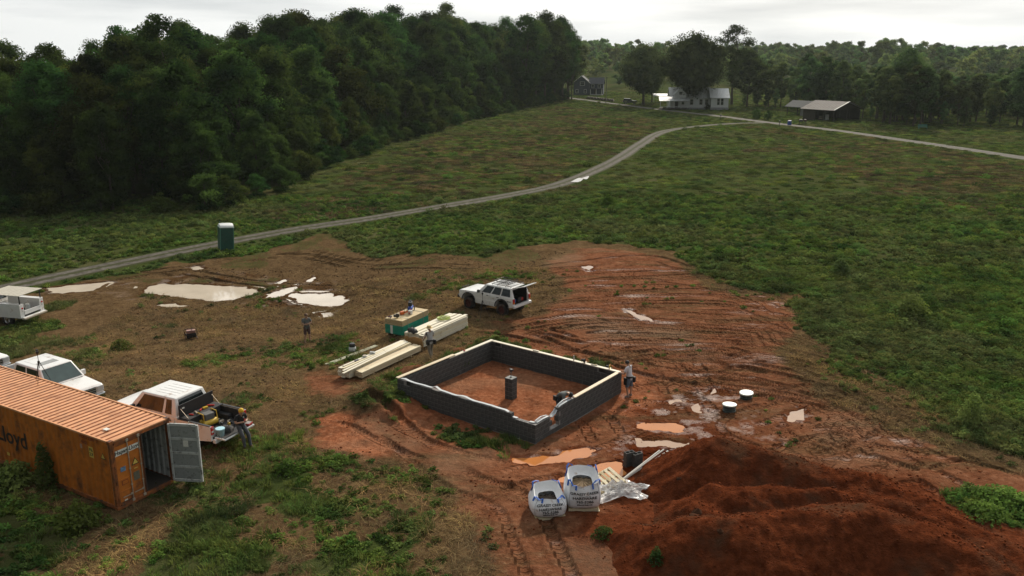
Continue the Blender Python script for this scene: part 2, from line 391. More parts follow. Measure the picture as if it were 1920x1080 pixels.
def local_relief(x, y, want_masks=False):
    """everything dug, heaped or driven into the ground, plus the masks the ground material reads"""
    x = np.asarray(x, float); y = np.asarray(y, float)
    wx = x + fbm(x, y, 9.0, 2) * 2.6 + fbm(x, y, 2.6, 4, .65) * 1.5; wy = y + fbm(x + 50, y, 9.0, 2) * 2.6 + fbm(x + 50, y, 2.6, 4, .65) * 1.5
    site = sm((poly_sd(wx, wy, S_SITE) + .3) / 1.4)
    ll = sm((poly_sd(wx, wy, S_LL) + .6) / 1.8)
    z = fbm(x, y, 6.0, 3) * .10 * sm((y - 15) / 10) + fbm(x, y, 1.4, 4) * .055 + fbm(x + 9, y, .45, 3) * .028 * (.6 + .6 * site)
    dr = np.minimum(line_uv(x, y, DRIVE)[0], line_uv(x, y, ROAD)[0])
    z = z * sm((dr - 1.6) / 2.5)
    fs = poly_sd(x, y, F_POLY)
    lx = (x - FA.x) * fu.x + (y - FA.y) * fu.y; ly = (x - FA.x) * fv.x + (y - FA.y) * fv.y
    # spoil banked against the uphill walls
    out = np.maximum(-fs, 0)
    upA = sm((3.0 - ly) / 4.0) + sm((lx - FL + 1.5) / 2.0) * sm((FW + .6 - ly) / 2.2)
    bank = np.clip(upA, 0, 1) * sm((3.2 - out) / 3.0) * (.56 + .22 * fbm(x, y, 1.3, 3)) * (fs <= 0)
    z = z + bank
    lump = sm((1.1 - np.abs(out - 1.25)) / .8) * (fs < 0) * np.clip(fbm(x + 3, y + 8, 1.1, 3) + .12, 0, 1) * .5 * (1 - sm((lx + .2) / -.5) * 0)
    z = z + lump * sm((FL + 2.6 - lx) / 1.) * sm((FW - ly + .3) / .8)
    # trench outside the right wall
    tr_ = sm((1.5 - out) / 1.0) * sm((ly - FW + .02) / .3) * sm((lx - .8) / 1.2)
    z = z * (1 - .6 * tr_) - tr_ * .06
    # floor inside
    ins = sm((fs + .05) / .2)
    z = z * (1 - ins) + ins * (fbm(x, y, .8, 4) * .05 - .01)
    # treads
    tw = np.zeros(x.shape); tu = np.zeros(x.shape); tv = np.zeros(x.shape)
    for pts, w, dep in TRACKS:
        xs_ = [p.x for p in pts]; ys_ = [p.y for p in pts]
        m = np.where((x > min(xs_) - 1) & (x < max(xs_) + 1) & (y > min(ys_) - 1) & (y < max(ys_) + 1) & (fs < 0))
        if not len(m[0]): continue
        d, u, v = line_uv(x[m], y[m], pts)
        brk = sm((vnoise(u, v * 0 + xs_[0] * 7, 2.6) - .30) / .25)
        k = sm((w - d) / .10) * brk
        rim = sm((.17 - np.abs(d - w - .10)) / .14) * brk
        z[m] = z[m] * (1 - .55 * k) - dep * k + rim * dep * .5
        q = k > tw[m]
        t2 = tw[m]; t2[q] = k[q]; tw[m] = t2
        t2 = tu[m]; t2[q] = u[q]; tu[m] = t2
        t2 = tv[m]; t2[q] = v[q] / w; tv[m] = t2
    pud = np.zeros(x.shape); B = base(x, y)
    for kind, w, lv, cx, cy, rr in PUDS:
        m = np.where((np.abs(x - cx) < rr + 2.5) & (np.abs(y - cy) < rr + 2.5))
        if not len(m[0]): continue
        sd = poly_sd(x[m] + fbm(x[m], y[m], 1.3, 4, .6) * .55, y[m] + fbm(x[m] + 7, y[m], 1.3, 4, .6) * .55, w)
        k = sm((sd + 1.0) / 1.0)
        tgt = lv - B[m] + .040 - sm((sd + .35) / .8) * .085 + fbm(x[m], y[m], .7, 4, .6) * .042
        z[m] = z[m] * (1 - k) + tgt * k
        pud[m] = np.maximum(pud[m], sm((sd + .55) / .6))
    if not want_masks: return z
    red = np.maximum(sm((poly_sd(wx, wy, S_RED) + .8) / 2.0), sm((poly_sd(wx, wy, S_RED2) + .5) / 1.2))
    hot = np.maximum(sm((poly_sd(wx, wy, S_HOT) + .4) / 1.0), ins * .75)
    hot = np.maximum(hot, sm((3.2 - out) / 2.4) * (fs < 0) * .85 * sm((ly + lx * -.6 + 2.5) / 3.0) * sm((fbm(x, y, 1.5, 3) + .3) / .4))
    red = np.maximum(red, hot)
    # old turf left standing between the tracks on the disturbed ground
    gpatch = sm((fbm(x + 31, y - 12, 4.5, 4) - .02) / .22)
    grass = 1 - site
    grass = np.maximum(grass, ll * (.40 + .60 * sm((fbm(x, y, 1.7, 4) + .14) / .3)))
    edge = sm((poly_sd(wx, wy, S_SITE) + 3.5) / 6.5); grass = np.maximum(grass, (1 - edge) * sm((fbm(x + 4, y, 1.2, 4) + .35 - .5 * edge) / .3) * .9)
    sp = site * (1 - ll)
    bankg = sm((2.6 - out) / 1.0) * (fs < 0) * sm((fbm(x - 5, y + 3, 1.0, 3) + .06) / .2) * .75 * (lx < FL + 2.4) * sm((FW + .3 - ly) / .5)
    grass = np.where(sp > .5, np.maximum(np.maximum(grass, gpatch * (1 - red) * .5), bankg), grass) * (1 - tw * .6) * (1 - ins) * (1 - pud)
    wet = np.maximum(sm((poly_sd(wx, wy, S_WET) + .8) / 2.), sm((poly_sd(wx, wy, S_WETL) + .8) / 2.) * .7) * (.55 + .45 * sm((fbm(x, y, 2, 3) + .1) / .3))
    wet = np.maximum(wet, pud)
    wet = np.maximum(wet, sm((1.2 - out) / 1.0) * (fs < 0) * .5)
    gz = np.zeros(x.shape); mk_ = np.where((x > -2) & (x < 32) & (y > 12) & (y < 40)); gz[mk_] = sm((mound_H(x[mk_], y[mk_]) + 1.0 + .6 * fbm(x[mk_], y[mk_], 1.0, 3)) / .7)
    grass = grass * (1 - gz)
    return z, red, grass, wet, hot, tw, tu, tv, gz
def ground_z(x, y):
    return float(base(x, y)) + float(local_relief(np.array([x]), np.array([y]))[0])
def G(px, py, h=0.0):
    """pixel -> point on the finished ground"""
    p = P(px, py, h)
    for _ in range(3): p = P(px, py, h + ground_z(p.x, p.y) - float(base(p.x, p.y)))
    return p
def spaced(a, b, step, lo, hi, g):
    mid = list(np.arange(a, b + step / 2, step)); s = step; l = []; x = a
    while x > lo: s *= g; x -= s; l.append(x)
    s = step; r = []; x = mid[-1]
    while x < hi: s *= g; x += s; r.append(x)
    return np.array(l[::-1] + mid + r)
gx = spaced(-24, 27, .105, -900, 900, 1.055); gy = spaced(21.0, 64, .105, -60, 1500, 1.05)
X, Y = np.meshgrid(gx, gy); nx, ny = len(gx), len(gy)
xf_, yf_ = X.ravel(), Y.ravel()
z, red, grass, wet, hot, tw, tu, tv, gz = local_relief(xf_, yf_, True)
zz = base(xf_, yf_) + z
i0 = (np.arange(ny - 1)[:, None] * nx + np.arange(nx - 1)[None]).ravel()
gf = np.stack([i0, i0 + 1, i0 + nx + 1, i0 + nx], 1)
def add_attr(me, name, v):
    a = me.attributes.new(name, 'FLOAT', 'POINT'); a.data.foreach_set('value', np.asarray(v, np.float32))
def ground_material():
    m, nt, b = _nt('ground'); N = nt.nodes; L = nt.links
    def at(n): q = N.new('ShaderNodeAttribute'); q.attribute_name = n; return q.outputs['Fac']
    geo = N.new('ShaderNodeNewGeometry')
    def noise(s, d=5, r=.55, off=0):
        n = N.new('ShaderNodeTexNoise'); n.inputs['Scale'].default_value = s; n.inputs['Detail'].default_value = d; n.inputs['Roughness'].default_value = r
        mp = N.new('ShaderNodeMapping'); mp.inputs['Location'].default_value = (off, off * .7, 0); L.new(geo.outputs['Position'], mp.inputs['Vector'])
        L.new(mp.outputs[0], n.inputs['Vector']); return n.outputs['Fac']
    def ramp(v, stops):
        r = N.new('ShaderNodeValToRGB'); L.new(v, r.inputs['Fac']); e = r.color_ramp.elements
        while len(e) < len(stops): e.new(.5)
        for k, (p, c) in enumerate(stops): e[k].position = p; e[k].color = (*c, 1)
        return r.outputs['Color']
    def rng(v, a, b_, c=0, d=1):
        q = N.new('ShaderNodeMapRange'); q.inputs[1].default_value = a; q.inputs[2].default_value = b_; q.inputs[3].default_value = c; q.inputs[4].default_value = d
        L.new(v, q.inputs[0]); return q.outputs[0]
    def mix(f, a, b_):
        q = N.new('ShaderNodeMix'); q.data_type = 'RGBA'; L.new(f, q.inputs['Factor']) if not isinstance(f, float) else setattr(q.inputs['Factor'], 'default_value', f)
        for k, v in (('A', a), ('B', b_)):
            if isinstance(v, tuple): q.inputs[k].default_value = (*v, 1)
            else: L.new(v, q.inputs[k])
        return q.outputs['Result']
    def mth(op, a, b_=None, c=None):
        q = N.new('ShaderNodeMath'); q.operation = op
        for k, v in enumerate((a, b_, c)):
            if v is None: continue
            if isinstance(v, (int, float)): q.inputs[k].default_value = v
            else: L.new(v, q.inputs[k])
        return q.outputs[0]
    nA, nB, nC, nD = noise(.12, 6), noise(.9, 6, .6, 5), noise(4.5, 6, .65, 9), noise(18, 5, .7, 3)
    nE = noise(.035, 4, .5, 20)
    # straw-littered brown soil
    straw = ramp(nC, [(.28, (.034, .021, .011)), (.46, (.085, .052, .024)), (.58, (.15, .10, .048)), (.74, (.25, .18, .09))])
    soil = ramp(nB, [(.35, (.05, .03, .016)), (.65, (.14, .088, .046))])
    brown = mix(rng(nD, .4, .62), soil, straw)
    # red clay
    clay = ramp(nB, [(.28, (.072, .025, .012)), (.5, (.160, .061, .030)), (.68, (.265, .125, .068))])
    clay2 = ramp(nC, [(.3, (.078, .029, .015)), (.55, (.19, .079, .040)), (.75, (.33, .18, .11))])
    clay = mix(.55, clay, clay2)
    hotc = ramp(nC, [(.25, (.14, .040, .016)), (.5, (.30, .105, .048)), (.75, (.44, .20, .11))])
    clay = mix(mth('MULTIPLY', at('hot'), rng(nB, .3, .6)), clay, hotc)
    ns = N.new('ShaderNodeTexNoise'); ns.inputs['Scale'].default_value = 1.0; ns.inputs['Detail'].default_value = 7; ns.inputs['Roughness'].default_value = .62
    nsm = N.new('ShaderNodeMapping'); nsm.inputs['Scale'].default_value = (.16, .85, .3); nsm.inputs['Rotation'].default_value = (0, 0, R(12)); L.new(geo.outputs['Position'], nsm.inputs['Vector']); L.new(nsm.outputs[0], ns.inputs['Vector'])
    red = mth('ADD', mth('ADD', at('red'), mth('MULTIPLY', mth('SUBTRACT', nB, .5), .8)), mth('MULTIPLY', mth('SUBTRACT', ns.outputs['Fac'], .5), 2.2))
    red = mth('SUBTRACT', mth('ADD', red, mth('MULTIPLY', at('hot'), .8)), .19)
    col = mix(rng(red, .30, .85), brown, clay)
    col = mix(mth('MULTIPLY', at('loose'), .9), col, ramp(nC, [(.3, (.06, .0155, .0065)), (.55, (.118, .032, .0125)), (.75, (.185, .055, .022))]))
    # dry pale crust scattered on the clay
    col = mix(mth('MULTIPLY', rng(nA, .52, .66, 0, .5), at('red')), col, ramp(nD, [(.3, (.13, .085, .05)), (.7, (.31, .215, .14))]))
    # grass cover
    gA = ramp(nB, [(.3, (.022, .033, .010)), (.5, (.046, .064, .018)), (.66, (.070, .090, .027)), (.8, (.115, .110, .046))])
    gB = ramp(nC, [(.3, (.010, .016, .005)), (.5, (.028, .042, .011)), (.62, (.055, .072, .018)), (.78, (.095, .098, .036))])
    gC = ramp(nA, [(.38, (.036, .055, .014)), (.52, (.052, .064, .020)), (.66, (.115, .098, .050))])
    gr = mix(.5, mix(.5, gA, gB), gC)
    gr = mix(rng(nE, .50, .64, 0, .45), gr, (.070, .058, .028))
    gm = mth('ADD', at('grass'), mth('MULTIPLY', mth('SUBTRACT', nC, .5), 1.0))
    col = mix(rng(gm, .42, .62), col, gr)
    wetv = mth('ADD', at('wet'), mth('MULTIPLY', mth('SUBTRACT', nB, .5), .8))
    wetm = rng(wetv, .35, .8)
    dk = N.new('ShaderNodeMix'); dk.data_type = 'RGBA'; dk.blend_type = 'MULTIPLY'; L.new(mth('MULTIPLY', wetm, .75), dk.inputs['Factor']); L.new(col, dk.inputs['A']); dk.inputs['B'].default_value = (.60, .40, .29, 1)
    L.new(dk.outputs['Result'], b.inputs['Base Color'])
    rough = mth('SUBTRACT', .88, mth('MULTIPLY', wetm, .58))
    rough = mth('SUBTRACT', rough, mth('MULTIPLY', mth('MULTIPLY', at('tw'), at('red')), mth('MULTIPLY', rng(ns.outputs['Fac'], .55, .68), .42)))
    rough = mth('MAXIMUM', rough, .2)
    L.new(rough, b.inputs['Roughness']); L.new(mth('MAXIMUM', mth('MULTIPLY', mth('MULTIPLY', wetm, rng(nB, .52, .62)), .22), mth('MULTIPLY', mth('MULTIPLY', at('tw'), at('red')), rng(ns.outputs['Fac'], .56, .68, 0, .22))), b.inputs['Specular IOR Level'])
    # lug prints
    ph = mth('ADD', mth('MULTIPLY', at('tu'), 2 * math.pi / .25), mth('MULTIPLY', mth('ABSOLUTE', at('tv')), 2.4))
    lug = mth('MULTIPLY', mth('MULTIPLY', rng(mth('SINE', ph), -.35, .35), at('tw')), 1.0)
    h = mth('ADD', mth('MULTIPLY', lug, -.15), mth('ADD', mth('MULTIPLY', nC, .10), mth('MULTIPLY', nD, .05)))
    bp = N.new('ShaderNodeBump'); bp.inputs['Strength'].default_value = .9; bp.inputs['Distance'].default_value = 1.0
    L.new(h, bp.inputs['Height']); L.new(bp.outputs[0], b.inputs['Normal'])
    return m
M_GROUND = ground_material()
gme = np_mesh('ground', np.stack([xf_, yf_, zz], 1), gf, M_GROUND, True)
for n_, v_ in (('red', red), ('grass', grass), ('wet', wet), ('hot', hot), ('tw', tw), ('tu', tu), ('tv', tv), ('loose', gz)): add_attr(gme, n_, v_)
struct(obj('ground', gme))
GRASS_G = grass.reshape(ny, nx); RED_G = red.reshape(ny, nx)
ZZ_G = zz.reshape(ny, nx); WET_G = wet.reshape(ny, nx)
def grid_lookup(A, x, y):
    i = np.clip(np.searchsorted(gx, x) - 1, 0, nx - 2); j = np.clip(np.searchsorted(gy, y) - 1, 0, ny - 2)
    fx = np.clip((x - gx[i]) / (gx[i + 1] - gx[i]), 0, 1); fy = np.clip((y - gy[j]) / (gy[j + 1] - gy[j]), 0, 1)
    return (A[j, i] * (1 - fx) + A[j, i + 1] * fx) * (1 - fy) + (A[j + 1, i] * (1 - fx) + A[j + 1, i + 1] * fx) * fy
# ------------------------------------------------------------------ roads
def road_material(name, c0, c1, mid):
    m, nt, b = _nt(name); N = nt.nodes; L = nt.links
    q = N.new('ShaderNodeAttribute'); q.attribute_name = 'rv'
    geo = N.new('ShaderNodeNewGeometry')
    n1 = N.new('ShaderNodeTexNoise'); n1.inputs['Scale'].default_value = 2.2; n1.inputs['Detail'].default_value = 7; n1.inputs['Roughness'].default_value = .65; L.new(geo.outputs['Position'], n1.inputs['Vector'])
    n2 = N.new('ShaderNodeTexNoise'); n2.inputs['Scale'].default_value = .35; n2.inputs['Detail'].default_value = 4; L.new(geo.outputs['Position'], n2.inputs['Vector'])
    rp = N.new('ShaderNodeValToRGB'); rp.color_ramp.elements[0].position = .32; rp.color_ramp.elements[0].color = (*c0, 1); rp.color_ramp.elements[1].position = .68; rp.color_ramp.elements[1].color = (*c1, 1)
    L.new(n1.outputs['Fac'], rp.inputs['Fac'])
    ab = N.new('ShaderNodeMath'); ab.operation = 'ABSOLUTE'; L.new(q.outputs['Fac'], ab.inputs[0])
    # grassy crown in the middle and verge creeping in from the sides
    nn = N.new('ShaderNodeMath'); nn.operation = 'MULTIPLY_ADD'; L.new(n1.outputs['Fac'], nn.inputs[0]); nn.inputs[1].default_value = .5; L.new(ab.outputs[0], nn.inputs[2])
    r2 = N.new('ShaderNodeValToRGB'); e = r2.color_ramp.elements; e[0].position = .40; e[0].color = (mid, mid, mid, 1); e[1].position = .54; e[1].color = (0, 0, 0, 1)
    x = e.new(.98); x.color = (0, 0, 0, 1); x = e.new(1.16 if False else 1.0); x.color = (.0, .0, .0, 1)
    L.new(nn.outputs[0], r2.inputs['Fac'])
    r3 = N.new('ShaderNodeMapRange'); r3.inputs[1].default_value = .98; r3.inputs[2].default_value = 1.12; L.new(nn.outputs[0], r3.inputs[0])
    mx0 = N.new('ShaderNodeMath'); mx0.operation = 'MAXIMUM'; L.new(r2.outputs['Color'], mx0.inputs[0]); L.new(r3.outputs[0], mx0.inputs[1])
    mx = N.new('ShaderNodeMix'); mx.data_type = 'RGBA'; L.new(mx0.outputs[0], mx.inputs['Factor']); L.new(rp.outputs['Color'], mx.inputs['A']); mx.inputs['B'].default_value = (.042, .046, .018, 1)
    L.new(mx.outputs['Result'], b.inputs['Base Color']); b.inputs['Roughness'].default_value = .9; b.inputs['Specular IOR Level'].default_value = .05
    bp = N.new('ShaderNodeBump'); bp.inputs['Strength'].default_value = .6; bp.inputs['Distance'].default_value = .05; L.new(n1.outputs['Fac'], bp.inputs['Height']); L.new(bp.outputs[0], b.inputs['Normal'])
    return m
def strip(name, line, half, m, lift):
    ts = [-1.15, -1, -.75, -.5, -.25, 0, .25, .5, .75, 1, 1.15]; hs = [-.12, .0, .02, -.01, .015, .035, .015, -.01, .02, .0, -.12]
    v = []; a = []
    # resample
    pts = []
    for i in range(len(line) - 1):
        n = max(1, int((line[i + 1] - line[i]).length / 1.5))
        pts += [line[i].lerp(line[i + 1], k / n) for k in range(n)]
    pts.append(line[-1])
    for i, p in enumerate(pts):
        d = (pts[min(i + 1, len(pts) - 1)] - pts[max(i - 1, 0)]).normalized(); s = Vector((-d.y, d.x))
        hw = half * (1 + .12 * float(fbm(np.array([p.x]), np.array([p.y]), 6, 2)[0]))
        for t, h in zip(ts, hs):
            q = p + s * t * hw; v.append((q.x, q.y, float(base(q.x, q.y)) + lift + h)); a.append(t)
    n = len(ts); f = [(i * n + k, i * n + k + 1, (i + 1) * n + k + 1, (i + 1) * n + k) for i in range(len(pts) - 1) for k in range(n - 1)]
    me = np_mesh(name, v, f, m, True); add_attr(me, 'rv', a)
    return struct(obj(name, me))
strip('gravel_drive', DRIVE, 1.3, road_material('gravel_drive', (.05, .045, .038), (.14, .127, .108), .9), .03)
strip('gravel_road', ROAD, 1.9, road_material('gravel_road', (.09, .083, .072), (.165, .154, .137), .35), .05)
# ------------------------------------------------------------------ puddles
M_PALE = mat('muddy_water', (.58, .50, .40), .035, .08, .8, spec=.6)
M_BROWNW = mat('brown_water', (.37, .24, .155), .05, .1, .8, spec=.5)
M_ORANGE = mat('clay_water', (.46, .175, .052), .05, .08, .8, spec=.4)
for kind, w, lv, cx, cy, rr in PUDS:
    c = Vector((cx, cy)); out_ = [c + (p - c) * 1.12 + (p - c).normalized() * .45 for p in w]
    mb = MB(); n = len(out_); mb.add([(p.x, p.y, lv) for p in out_], [tuple(range(n))])
    struct(mb.build('puddle', M_ORANGE if kind == 'orange' else (M_BROWNW if cx > 2 else M_PALE)))
for q in [[(1070, 342), (1084, 335), (1093, 336), (1086, 342)], [(1090, 335), (1104, 331), (1100, 337)]]:
    w = PP(q); mb = MB(); mb.add([(p.x, p.y, float(base(p.x, p.y)) + .075) for p in smooth_line(w + [w[0]], 4)[:-1]], [tuple(range(4 * len(w)))])
    struct(mb.build('puddle', mat('clear_water', (.30, .27, .22), .02, .05, 1, spec=1.0)))
# ================================================================== VEGETATION
def leaf_material(name, col, var=.5, trans=.28, hue=0.06, dry=None):
    m = bpy.data.materials.new(name); m.use_nodes = True; nt = m.node_tree; N = nt.nodes; L = nt.links
    for n in list(N): N.remove(n)
    out = N.new('ShaderNodeOutputMaterial'); df = N.new('ShaderNodeBsdfDiffuse'); tr = N.new('ShaderNodeBsdfTranslucent'); mx = N.new('ShaderNodeMixShader')
    geo = N.new('ShaderNodeNewGeometry'); oi = N.new('ShaderNodeObjectInfo')
    n1 = N.new('ShaderNodeTexNoise'); n1.inputs['Scale'].default_value = .35; n1.inputs['Detail'].default_value = 4; L.new(geo.outputs['Position'], n1.inputs['Vector'])
    rp = N.new('ShaderNodeValToRGB'); e = rp.color_ramp.elements
    e[0].position = .3; e[0].color = (col[0] * (1 - var), col[1] * (1 - var * .85), col[2] * (1 - var * .6), 1); e[1].position = .72; e[1].color = (col[0] * (1 + var * 1.1), col[1] * (1 + var), col[2] * (1 + var * .4), 1)
    L.new(n1.outputs['Fac'], rp.inputs['Fac'])
    hs = N.new('ShaderNodeHueSaturation')
    mr = N.new('ShaderNodeMapRange'); mr.inputs[3].default_value = .5 - hue; mr.inputs[4].default_value = .5 + hue * .55; L.new(oi.outputs['Random'], mr.inputs[0]); L.new(mr.outputs[0], hs.inputs['Hue'])
    r2 = N.new('ShaderNodeMath'); r2.operation = 'FRACT'; m2 = N.new('ShaderNodeMath'); m2.operation = 'MULTIPLY'; m2.inputs[1].default_value = 7.31; L.new(oi.outputs['Random'], m2.inputs[0]); L.new(m2.outputs[0], r2.inputs[0])
    mv = N.new('ShaderNodeMapRange'); mv.inputs[3].default_value = .5; mv.inputs[4].default_value = 1.6; L.new(r2.outputs[0], mv.inputs[0]); L.new(mv.outputs[0], hs.inputs['Value'])
    src = rp.outputs['Color']
    if dry:
        n3 = N.new('ShaderNodeTexNoise'); n3.inputs['Scale'].default_value = .07; n3.inputs['Detail'].default_value = 7; n3.inputs['Roughness'].default_value = .62; L.new(geo.outputs['Position'], n3.inputs['Vector'])
        m3 = N.new('ShaderNodeMapRange'); m3.inputs[1].default_value = .46; m3.inputs[2].default_value = .60; m3.inputs[4].default_value = .65; L.new(n3.outputs['Fac'], m3.inputs[0])
        x3 = N.new('ShaderNodeMix'); x3.data_type = 'RGBA'; L.new(m3.outputs[0], x3.inputs['Factor']); L.new(src, x3.inputs['A']); x3.inputs['B'].default_value = (*dry, 1); src = x3.outputs['Result']
    L.new(src, hs.inputs['Color'])
    L.new(hs.outputs['Color'], df.inputs['Color']); L.new(hs.outputs['Color'], tr.inputs['Color']); mx.inputs[0].default_value = trans
    L.new(df.outputs[0], mx.inputs[1]); L.new(tr.outputs[0], mx.inputs[2]); L.new(mx.outputs[0], out.inputs['Surface'])
    return m
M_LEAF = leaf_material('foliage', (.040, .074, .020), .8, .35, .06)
M_LEAFP = leaf_material('foliage_lit', (.084, .132, .052), .6, .32, .05)  # same leaves lightened: sun and haze on the treeline put into the colour
M_LEAF2 = leaf_material('foliage_far_lit', (.105, .165, .055), trans=.35)  # sunlight and haze on the far hill put into the leaf colour
M_BARK = mat('bark', (.075, .058, .042), .9, .4, 6, bump=.5, stretch=(3, 3, .4))
def leaves(rs, pts, nrm, size, spread=.7):
    """one bent diamond leaf-spray per point"""
    n = len(pts); d = nrm + rs.normal(0, spread, (n, 3)); d /= np.linalg.norm(d, axis=1)[:, None] + 1e-9
    a = np.cross(d, rs.normal(0, 1, (n, 3))); a /= np.linalg.norm(a, axis=1)[:, None] + 1e-9; b = np.cross(d, a)
    s = (size * rs.uniform(.6, 1.35, n))[:, None]
    v = np.stack([pts - a * s, pts - b * s * .55 + d * s * .18, pts + a * s, pts + b * s * .55 + d * s * .18], 1).reshape(-1, 3)
    f = np.arange(4 * n).reshape(-1, 4)
    return v, f
_ico = bmesh.new(); bmesh.ops.create_icosphere(_ico, subdivisions=1, radius=1.0)
ICO_V = np.array([v.co[:] for v in _ico.verts]); ICO_F = np.array([[v.index for v in f.verts] for f in _ico.faces]); _ico.free()
def crown_mesh(name, seed, H, rad, zb, n_clump, n_leaf, leaf, top=.5, m=None, core=.62, rag=.22):
    """crown of clumps inside an uneven envelope; H total height, zb crown base, rad widest radius, top = where along the crown it is widest"""
    rs = np.random.RandomState(seed); cs = []; k = 0
    ph = rs.uniform(0, 6.28, 4)
    while len(cs) < n_clump and k < 6000:
        k += 1
        t = rs.uniform(.02, 1); a = rs.uniform(0, 6.28)
        env = (np.sin(np.pi * min(1, t / (2 * top))) if t < top else np.cos((t - top) / (1 - top) * np.pi / 2) ** .75)
        env = max(env, .18 if t < .9 else .1) * (1 + rag * np.sin(2 * a + ph[0] + 4 * t) + rag * .7 * np.sin(3 * a + ph[1] - 7 * t))
        r = rad * env * math.sqrt(rs.uniform(.25, 1)) * .88
        c = np.array([r * math.cos(a), r * math.sin(a), zb + t * (H - zb) * .95])
        if all(np.linalg.norm(c - q[0]) > .42 * (q[1] + rad * .10) for q in cs): cs.append((c, rad * rs.uniform(.13, .28)))
    V = []; F = []; o = 0; per = max(6, n_leaf // len(cs))
    for c, r in cs:
        n = int(per * (r / (rad * .205)) ** 2 * rs.uniform(.7, 1.2)) + 4
        d = rs.normal(0, 1, (n, 3)); d[:, 2] = d[:, 2] * .8 + .25; d /= np.linalg.norm(d, axis=1)[:, None]
        p = c + d * (r * rs.uniform(.30, 1.42, n) ** .75)[:, None] * np.array([1.15, 1.15, .85])
        v, f = leaves(rs, p, d, leaf); V.append(v); F.append(f + o); o += len(v)
        if core:
            v = c + ICO_V * r * core * np.array([1.1, 1.1, .8]) * (1 + rs.normal(0, .12, (len(ICO_V), 1))); f = np.concatenate([ICO_F, ICO_F[:, 2:3]], 1)
            # triangles stored as degenerate-free quads by splitting below
            V.append(v); F.append(('t', ICO_F + o)); o += len(v)
    q = np.concatenate([f for f in F if not isinstance(f, tuple)]); tr = [f[1] for f in F if isinstance(f, tuple)]
    tri = np.concatenate([q[:, [0, 1, 2]], q[:, [0, 2, 3]]] + tr)
    return np_mesh(name, np.concatenate(V), tri, m or M_LEAF), cs
def trunk_mesh(name, seed, H, r0, zb, cs, lean=.03, limbs=7):
    rs = random.Random(seed); mb = MB(); n = 7; pts = []; top = H * .72
    for i in range(n):
        t = i / (n - 1); pts.append(Vector((math.sin(t * 2 + seed) * lean * H * t, math.cos(t * 3 + seed) * lean * H * t, t * top - .3 * (i == 0))))
    mb.tube(pts, [r0 * 1.35 if i == 0 else r0 * (1 - .8 * i / (n - 1)) for i in range(n)], 7)
    for c, r in rs.sample(cs, min(limbs, len(cs))):
        c = Vector(c); z0 = max(zb * .8, c.z * rs.uniform(.45, .7)); s = Vector((0, 0, min(z0, top)))
        k = s.z / top; s = pts[min(n - 1, int(k * (n - 1)))].lerp(pts[min(n - 1, int(k * (n - 1)) + 1)], .5); mid = s.lerp(c, .5) + Vector((0, 0, -.06 * H * .2))
        mb.tube([s, mid, c], [r0 * .38, r0 * .24, r0 * .08], 5)
    me = bpy.data.meshes.new(name); me.from_pydata(mb.v, [], mb.f); me.materials.append(M_BARK)
    return me
TREES = []     # variants of a 1-metre-unit tree: real height 18 m, scaled when planted
def variant(seed, H, rad, zb, nc, nl, leaf, top, r0=.26, m=None, core=.62, rag=.22):
    c, cs = crown_mesh('crown', seed, H, rad, zb, nc, nl, leaf, top, m, core, rag)
    return (H, c, trunk_mesh('trunk', seed, H, r0, zb, cs))
V_WOOD = [variant(100 + k, 18, r, zb, 100, 15000, .16, tp, core=.55) for k, (r, zb, tp) in enumerate([(4.6, 3.5, .5), (4.0, 4.5, .55), (5.2, 4.0, .45), (3.6, 3.0, .5), (4.8, 5.0, .6)])]
V_EDGE = [variant(120 + k, 13, r, .5, 95, 15000, .15, tp, .2, core=.55) for k, (r, tp) in enumerate([(4.4, .38), (3.6, .45), (4.0, .35), (3.2, .5)])]
V_SHRUB = [variant(140 + k, 4, 2.6, .05, 20, 3600, .13, .4, .07, core=.5) for k in range(3)]
V_SPARSE = [variant(150 + k, 22, 3.9, 9, 62, 7000, .18, .5, .28, core=.3, rag=.35) for k in range(2)]
V_OAK = [variant(160, 22, 11.0, 4.6, 170, 17000, .28, .45, .6, M_LEAFP, core=.5), variant(161, 20, 10.0, 4.2, 160, 16000, .28, .42, .55, M_LEAFP, core=.5)]  # oaks take the lightened leaf colour to lift their shaded crowns
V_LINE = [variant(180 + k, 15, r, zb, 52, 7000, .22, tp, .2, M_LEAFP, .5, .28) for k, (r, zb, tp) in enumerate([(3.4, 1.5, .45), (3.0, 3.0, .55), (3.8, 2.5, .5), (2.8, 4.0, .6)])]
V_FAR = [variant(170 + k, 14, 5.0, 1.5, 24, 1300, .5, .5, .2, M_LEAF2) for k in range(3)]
def plant(var, loc, h, rz, label, group, name='broadleaf_tree', wide=1.0, cat='tree'):
    H, c, t = var; s = h / H
    o = thing(name, label, cat, loc, rz, group); o.scale = (s * wide, s * wide, s)
    obj('crown', c, None, o); obj('trunk', t, None, o); return o
def tree_height(p, top_py):
    """height that brings a tree standing at p up to a given pixel row"""
    b = (540 - top_py) / FPX; r = (math.cos(PITCH) + b * math.sin(PITCH), -math.sin(PITCH) + b * math.cos(PITCH))
    return CAM_H + p.y * r[1] / r[0] - p.z
def px_of(p):
    f = Vector((0, math.cos(PITCH), -math.sin(PITCH))); q = Vector(p) - Vector((0, 0, CAM_H)); d = q.dot(f)
    return 960 + FPX * q.x / d, 540 - FPX * (q.dot(Vector((0, math.sin(PITCH), math.cos(PITCH))))) / d
def interp(t, x): return float(np.interp(x, [a for a, b in t], [b for a, b in t]))
